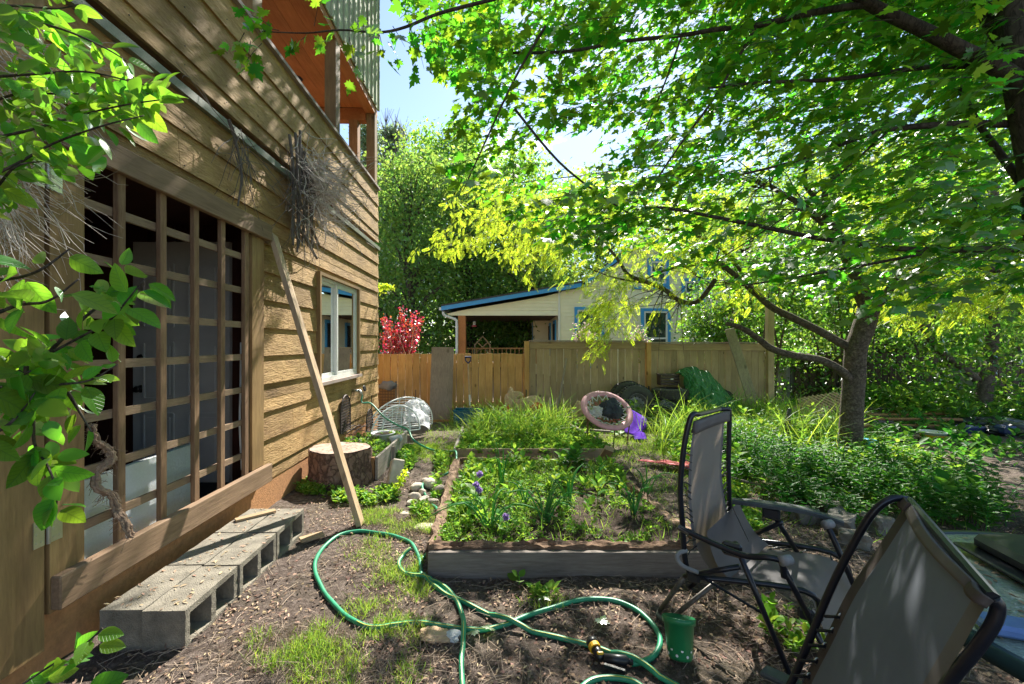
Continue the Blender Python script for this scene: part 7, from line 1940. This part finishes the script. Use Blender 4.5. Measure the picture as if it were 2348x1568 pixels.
# small broad-leaved weeds
def rosettes(name, q, size, mat, T=LEAF6, per=7, z0=0.0, upf=1.0, hgt=.0, **kw):
    n = len(q); pos = np.stack([q[:, 0], q[:, 1], gz(q[:, 0], q[:, 1]) + z0], 1)
    pos = np.repeat(pos, per, 0); a = rng.uniform(0, 6.283, n * per); el = rng.uniform(.1, 1.1, n * per) * upf
    D_ = np.stack([np.cos(a) * np.cos(el), np.sin(a) * np.cos(el), np.sin(el)], 1)
    N_ = np.stack([-np.cos(a) * np.sin(el), -np.sin(a) * np.sin(el), np.cos(el)], 1) + rng.normal(size=(n * per, 3)) * .25
    s = np.repeat(size * rng.uniform(.5, 1.5, n), per) * rng.uniform(.7, 1.2, n * per)
    if hgt > 0: pos = pos + np.stack([np.cos(a) * s * .25, np.sin(a) * s * .25, rng.random(n * per) * np.repeat(hgt * rng.uniform(.4, 1.2, n), per)], 1)
    V, Fq = scatter(T, pos, s, frames(D_, N_)); kw.setdefault('kind', 'stuff')
    return npmesh(name, V, Fq, mat, kw.pop('parent', None), **kw)
bedw = lambda x, y: np.clip(.30 + .3 * ((4.7 - y) < 1.0) + .3 * (x < .1) - .3 * (x > .45) + 1.2 * nz2(x, y, 3.3, 9), .03, 1)
q = onground(3000, -.5, 1.12, 2.72, 4.7, bedw)
rosettes('chickweed', q, .021, M['weed'], per=7, z0=.10, hgt=.035, label='small leaved weeds carpeting the raised bed soil', cat='weeds')
q = onground(150, -.5, 1.1, 2.9, 4.7, lambda x, y: np.clip(-.1 + .6 * (y > 3.7) + .4 * (x < .1) + nz2(x, y, 3, 1), 0, 1))
rosettes('leafy_weeds', q, .06, M['weed'], per=8, z0=.10, upf=1.1, hgt=.10, label='taller broad leaved weeds at the left and back of the raised bed', cat='weeds')
q = onground(1500, -.68, 1.2, 5.2, 6.4, lambda x, y: np.full(len(x), .8))
rosettes('bed_weeds', q, .05, M['weed'], per=7, z0=.07, hgt=.05, label='bright low weeds filling the back bed', cat='weeds')
q = onground(230, -2.1, -1.45, 4.6, 5.9, lambda x, y: np.full(len(x), .6))
rosettes('wall_bed_weeds', q, .045, M['weed'], per=7, z0=.14, hgt=.06, label='seedlings on the soil of the narrow wall bed', cat='weeds')
ws = [(720, 1125, 40, 14, .9), (800, 1140, 50, 12, .8), (885, 1135, 28, 14, .8), (845, 1150, 20, 10, .6), (930, 1050, 22, 30, 1.0), (960, 1005, 30, 30, .6), (1010, 1060, 16, 20, .5), (700, 1090, 14, 20, 1), (965, 1180, 25, 20, .3), (1250, 1365, 40, 14, .4), (1800, 1330, 60, 30, .12), (1760, 1430, 50, 40, .15), (1700, 1200, 60, 30, .6), (1000, 1120, 12, 30, .4), (1650, 1130, 60, 40, .8), (1830, 1480, 60, 40, .3)]
q = onground(1500, -2.1, 3, 1.9, 5.6, lambda x, y: (lambda pq: ell(pq[0], pq[1], ws))(gproj(x, y)) * ~inbed(x, y))
rosettes('scattered_weeds', q, .040, M['weed'], per=8, hgt=.06, label='small green weeds scattered round the stump, path and beds', cat='weeds')
# perennials on the right
pw = [(1850, 1130, 110, 75, 1), (2000, 1130, 150, 75, 1), (2130, 1150, 130, 75, 1), (2240, 1180, 70, 55, .9), (1740, 1080, 80, 60, .8), (1650, 1040, 50, 40, .6)]
q = onground(900, 1.6, 4.6, 2.9, 6.2, lambda x, y: (lambda pq: ell(pq[0], pq[1], pw))(gproj(x, y)))
stems = []; P_, D_, N_, S_ = [], [], [], []
for (x, y) in q:
    h = rng.uniform(.16, .36) * min(1.5, max(.45, 1 + 1.5 * noise.noise(Vector((x * 1.6, y * 1.6, 77))))); b = np.array((x, y, 0.0)); d = nrm(np.array([[rng.normal(0, .22), rng.normal(0, .22), 1]]))[0]
    stems.append([b, b + d * h])
    for k in range(12):
        t = .25 + .75 * k / 12; a = k * 2.4 + x * 9
        o_ = np.array((math.cos(a), math.sin(a), .35)); P_.append(b + d * h * t); D_.append(o_); N_.append(np.array((0, 0, 1.0)) + rng.normal(size=3) * .25 - .4 * o_); S_.append(rng.uniform(.05, .095) * (1.15 - .4 * t))
V, Fq = scatter(t_leaf6(.17, .06), np.array(P_), np.array(S_), frames(np.array(D_), np.array(N_)))
npmesh('perennial_patch', V, Fq, M['weeddark'], None, kind='stuff', label='bushy dark green perennial patch at the foot of the thick trunk', cat='perennials')
twig_mesh('perennial_stems', stems, .003, M['weeddark'], None, kind='stuff', label='stems of the green perennial patch by the trunk', cat='stems')
q = onground(900, 1.9, 5.0, 4.6, 7.0, lambda x, y: ~((x < 2.3) & (y > 5.8)) * np.clip(.6 + nz2(x, y, 2, 3), 0, 1))
rosettes('bright_weeds', q, .055, M['weed'], per=9, hgt=.16, label='sunlit weeds between the recliner and the brown fence', cat='weeds')
q = onground(500, 4.8, 9.5, 4.8, 9.3, lambda x, y: np.clip(.3 + nz2(x, y, 1.2, 6), 0, 1))
rosettes('shade_weeds', q, .09, M['weeddark'], per=8, hgt=.2, label='sparse weeds on the shaded dirt at the right', cat='weeds')
q = onground(420, 6.8, 10.5, 7.2, 9.4, lambda x, y: np.full(len(x), .8))
rosettes('shade_bushes', q, .12, M['lilac'], per=10, hgt=.6, label='leafy shrubs creeping out below the dark pickets', cat='undergrowth')
q = onground(1300, -.5, 1.15, 2.72, 4.7, lambda x, y: np.clip(.5 + 1.2 * nz2(x, y, 4, 51), .05, 1))
blades('bed_grass', q, .15, .35, M['grass'], BLADE3, lean=.45, z0=.1, label='wispy grass blades growing through the raised bed', cat='grass')
q = onground(260, -.6, 4.6, 5.6, 7.6, lambda x, y: np.clip(.5 + 1.2 * nz2(x, y, 2, 41), .02, 1) * ~((x > 1.0) & (x < 2.3) & (y > 5.6) & (y < 7.0)) * ~((x > 0) & (x < 1.15) & (y > 6.5)))
rosettes('tall_weeds', q, .06, M['weed'], per=14, hgt=.42, label='leafy upright weeds standing among the tall grass', cat='weeds')
q = onground(700, 1.5, 4.6, 5.4, 7.4, lambda x, y: np.clip(.4 + 1.2 * nz2(x, y, 2, 43), .02, 1) * (x > 1.9))
blades('wispy_grass', q, .62, .25, M['grass'], BLADE3, lean=.35, label='long wispy grass stalks near the leaning grey board', cat='tall grass')
# individual plants in the bed
def onion(x, y, n, h, label, lean=.5):
    t = thing('onion_plant', label, 'onion plant', (x, y, .1), 'onions in the raised bed')
    n = int(n * 1.4)
    for k in range(n):
        a = random.uniform(0, 6.28); L = h * random.uniform(.75, 1.45); ln_ = random.uniform(.1, lean)
        p0 = Vector((x + random.gauss(0, .012), y + random.gauss(0, .012), .09)); p1 = p0 + Vector((math.cos(a) * L * ln_ * .5, math.sin(a) * L * ln_ * .5, L * .55)); p2 = p0 + Vector((math.cos(a) * L * ln_ * 1.4, math.sin(a) * L * ln_ * 1.4, L * (.95 - ln_ * .7)))
        MB().tube(bez([p0, p1, p2], 4), [.006, .0055, .0012], 6).build('leaf', M['onion'], t, smooth=True)
def gb(px, py): return G(px, py, .1)
ON = [(1250, 1195, 11, .36, 'largest onion clump in the middle of the raised bed', .75), (1300, 1155, 6, .30, 'onion clump behind the largest one', .5), (1120, 1215, 7, .3, 'sprawling onion left of the largest clump, leaves over the front timber', .95), (1455, 1180, 6, .34, 'onion with bent leaves at the right side of the raised bed', .8),
      (1365, 1115, 4, .26, 'slim onion in the right half of the bed behind a weed', .4), (1150, 1120, 4, .42, 'tall onion at the left of the bed beside the chive flowers', .4), (1480, 1130, 4, .3, 'onion near the right side timber', .6), (1200, 1160, 4, .25, 'small onion left of the middle clump', .7)]
for (px, py, n_, h, lb, ln_) in ON: p = gb(px, py); onion(p.x, p.y, n_, h, lb, ln_)
def chive(px, py, n, h, label, heads):
    p = gb(px, py); t = thing('chive_plant', label, 'chive plant', (p.x, p.y, .1), 'chives in the raised bed')
    for k in range(n):
        e = p + Vector((random.gauss(0, .12), random.gauss(0, .08), h * random.uniform(.6, 1))); MB().tube(bez([p, p.lerp(e, .5) + Vector((0, 0, .03)), e], 3), [.0025, .0006], 4).build('stem', M['onion'], t)
    for (hx_, hy_) in heads:
        e = P(hx_, hy_, p.y); MB().tube([p, p.lerp(e, .6) + Vector((.01, 0, .01)), e], .002, 4).build('flower_stem', M['onion'], t)
        d = rdir(70); V, Fq = scatter(QUAD, np.array(e) + d * .004, np.full(70, .026), frames(d, rdir(70))); npmesh('flower_head', V, Fq, M['purpleflower'], t)
chive(1085, 1190, 16, .26, 'chive clump with three purple flower heads at the left of the bed', ((1099, 1087), (1091, 1111), (1098, 1123)))
chive(1165, 1225, 8, .16, 'chive with a single purple flower head low in the bed', ((1160, 1185),))
def broad(px, py, n, s, h, label, name='broad_leaf_plant', mat='weed', z=.1, cat='plant', up=.9, T=OVAL):
    p = G(px, py, z); t = thing(name, label, cat, p)
    pos = []; D_ = []; N_ = []; S_ = []
    for k in range(n):
        a = k * 2.4; f = k / n; el = .15 + up * f; hh_ = h * f; d = np.array((math.cos(a) * math.cos(el), math.sin(a) * math.cos(el), math.sin(el)))
        pos.append(np.array(p) + np.array((0, 0, hh_)) + d * .015); D_.append(d); N_.append(np.array((-math.cos(a) * math.sin(el), -math.sin(a) * math.sin(el), math.cos(el))) + rng.normal(size=3) * .2); S_.append(s * rng.uniform(.75, 1.2) * (1.1 - .4 * f))
    leaf_objs(T, M[mat], pos, S_, frames(np.array(D_), np.array(N_)), t)
    MB().tube([p, p + Vector((0, 0, max(.02, h)))], .004, 5).build('stem', M[mat], t)
broad(1318, 1070, 26, .15, .16, 'dark glossy broad leaved plant at the back of the raised bed', mat='weeddark')
broad(1290, 1068, 12, .13, .10, 'bright leafed companion left of the dark glossy plant', mat='weed')
broad(1090, 1165, 14, .11, .20, 'broad leaved weed beneath the chive flowers', mat='weed')
broad(1180, 1075, 16, .11, .22, 'tall thistle like weed at the back left of the bed', mat='weed', T=t_oval(.2, .2, .1, 9))
broad(1370, 1150, 12, .09, .18, 'jagged leaved weed in the right half of the bed', mat='weed', T=t_oval(.2, .2, .1, 9))
broad(1145, 1210, 8, .10, .08, 'grey green seedling in the front left of the bed', mat='onion')
broad(1190, 1340, 5, .07, .05, 'small heart leaved seedling below the front board', mat='weed', z=0, T=t_oval(.42, .15, .1, 7))
broad(1600, 1015, 22, .13, .35, 'bright bushy weed behind the back of the upright recliner', mat='weed', z=0)
broad(1690, 1085, 22, .11, .3, 'leafy mint like weed right of the upright recliner', mat='weed', z=0)
broad(2170, 1205, 20, .15, .35, 'dark mullein like plant at the right end of the perennial patch', mat='weeddark', z=0)
broad(2230, 1190, 18, .15, .30, 'dark broad leaved plant at the far right of the perennial patch', mat='weeddark', z=0)
broad(1420, 1000, 14, .14, .15, 'leafy dock weed below the saucer chair', mat='weed', z=0)
p = G(935, 1150); fn = thing('curled_weed', 'yellow green upright fern like weed beside the concrete chunk', 'plant', p)
pos = np.array([np.array(P(905 + 14 * t * 2, 1120 - 40 * t, 4.0)) for t in np.linspace(0, 1, 60)]); leafmesh('leaves', QUAD, pos + rng.normal(size=pos.shape) * .018, .05, M['locust'], fn)
# edging stones under the perennials
for i, (px, py, a, b, c_, lb) in enumerate(((1845, 1195, .16, .12, .10, 'mossy flat stone at the left end of the edging'), (1925, 1215, .20, .14, .12, 'large grey edging stone under the perennial patch'), (1900, 1180, .14, .12, .10, 'grey edging stone tucked behind the large one'),
                                            (1960, 1250, .14, .10, .09, 'dark edging stone behind the near recliner'), (1640, 1045, .12, .1, .09, 'half hidden stone right of the purple mat'), (1590, 1035, .1, .08, .07, 'small stone in the weeds by the purple mat'), (2010, 1215, .15, .12, .1, 'shaded stone at the foot of the perennials'))):
    q = G(px, py); rock('edging_stone', (q.x, q.y, c_ * .35), (a * .62, b * .62, c_ * .8), M['stone_dark'], 20 + i * 2.3, lb, 'edging stones of the perennial patch', rz=i * .8, angular=True, rough=.3)

# ---------------------------------------------------------------- litter
n = 9500
q = onground(n, -2.0, 4.5, 1.5, 5.2, lambda x, y: np.clip(.25 + 1.3 * nz2(x, y, 1.8, 7), .02, 1) * ~inbed(x, y) * np.clip(2.4 / y, .2, 1))
pos = np.stack([q[:, 0], q[:, 1], gz(q[:, 0], q[:, 1]) + .004 + rng.random(len(q)) * .006], 1)
D_ = rdir(len(q)) * np.array((1, 1, .18)); N_ = np.array((0, 0, 1.0)) + rdir(len(q)) * .35
V, Fq = scatter(t_leaf6(.17, .05), pos, rng.uniform(.010, .030, len(q)), frames(D_, N_))
npmesh('maple_seeds', V, Fq, M['seed'], None, kind='stuff', label='dry maple seeds and leaf bits littering the dirt', cat='leaf litter')
def chips(n, name, mat, lo, hi, lab, o):
    q = onground(n, -1.9, 4.5, 1.4, 5.0, lambda x, y: np.clip(.45 + 1.1 * nz2(x, y, 2.2, o), .03, 1) * ~inbed(x, y) * np.clip(2.3 / y, .2, 1) * np.where(x > -.7, 1, .45))
    pos = np.stack([q[:, 0], q[:, 1], gz(q[:, 0], q[:, 1]) + .003 + rng.random(len(q)) * .008], 1)
    V, Fq = scatter(t_quad(.3, .1), pos, rng.uniform(lo, hi, len(q)), frames(rdir(len(q)) * np.array((1, 1, .35)), np.array((0, 0, 1.0)) + rdir(len(q)) * .6))
    npmesh(name, V, Fq, mat, None, kind='stuff', label=lab, cat='mulch')
chips(14000, 'bark_mulch', M['chip'], .008, .03, 'dark bark chips and mulch crumbs on the shaded dirt', 61)
st_ = MB()
q = onground(1900, -1.8, 3.0, 1.4, 4.4, lambda x, y: np.clip(.3 + .9 * nz2(x, y, 2.0, 17) + .25 * (x > -.6), .04, 1) * ~inbed(x, y) * np.clip(2.2 / y, .2, 1))
for (x, y) in q:
    L = random.uniform(.05, .22); a = random.uniform(0, 6.28); c = random.gauss(0, .3)
    p0 = Vector((x, y, gzf(x, y) + .004)); d = Vector((math.cos(a), math.sin(a), 0)); e = Vector((-math.sin(a), math.cos(a), 0))
    st_.tube([p0, p0 + d * L * .5 + e * c * L * .5 + Vector((0, 0, random.uniform(.002, .02))), p0 + d * L + Vector((0, 0, random.uniform(0, .012)))], [.0014, .0009], 3, False)
st_.build('dry_stems', M['straw'], None, kind='stuff', label='dry straw stems strewn over the foreground dirt', cat='straw')
# seeds on blocks and table
ps = []
for k in range(130):
    b = random.choice(blocks); ps.append((b[0] + random.uniform(-.09, .09), b[1] + random.uniform(-.19, .19), .192))
for k in range(420):
    a = random.uniform(0, 6.28); r = .5 * math.sqrt(random.random()); ps.append((TC.x + r * math.cos(a), TC.y + r * math.sin(a), TC.z + .009))
for k in range(40):
    a = random.uniform(0, 6.28); r = .25 * math.sqrt(random.random()); ps.append((-1.765 + r * math.cos(a), 4.38 + r * math.sin(a), .356))
ps = np.array(ps); D_ = rdir(len(ps)) * np.array((1, 1, .1)); N_ = np.array((0, 0, 1.0)) + rdir(len(ps)) * .3
V, Fq = scatter(t_leaf6(.17, .05), ps, rng.uniform(.018, .034, len(ps)), frames(D_, N_))
npmesh('fallen_seeds', V, Fq, M['seed'], None, kind='stuff', label='dry seeds lying on the blocks, stump and glass table', cat='leaf litter')
# fallen green maple leaves
fp = [(1120, 1450, 'fallen green maple leaf on the dirt left of the hose crossing'), (1095, 1453, 'second fallen green maple leaf on the dirt near the hose'), (1240, 1372, 'fallen maple leaf below the front board'), (1375, 1436, 'pale upturned maple leaf on the dirt by the hose')]
for i, (px, py, lb) in enumerate(fp):
    q = G(px, py, .012); t = bpy.data.meshes.new('fallen_leaf'); t.from_pydata([tuple(v) for v in MAPLE[0]], [], [tuple(int(k) for k in f) for f in MAPLE[1]]); t.materials.append(M['shrubinner'])
    o = bpy.data.objects.new('fallen_leaf', t); o.location = (q.x, q.y, .03); o.scale = (.075,) * 3; o.rotation_euler = (random.gauss(0, .2), random.gauss(0, .2), i * 1.9); C.objects.link(o); tag(o, lb, 'leaf')
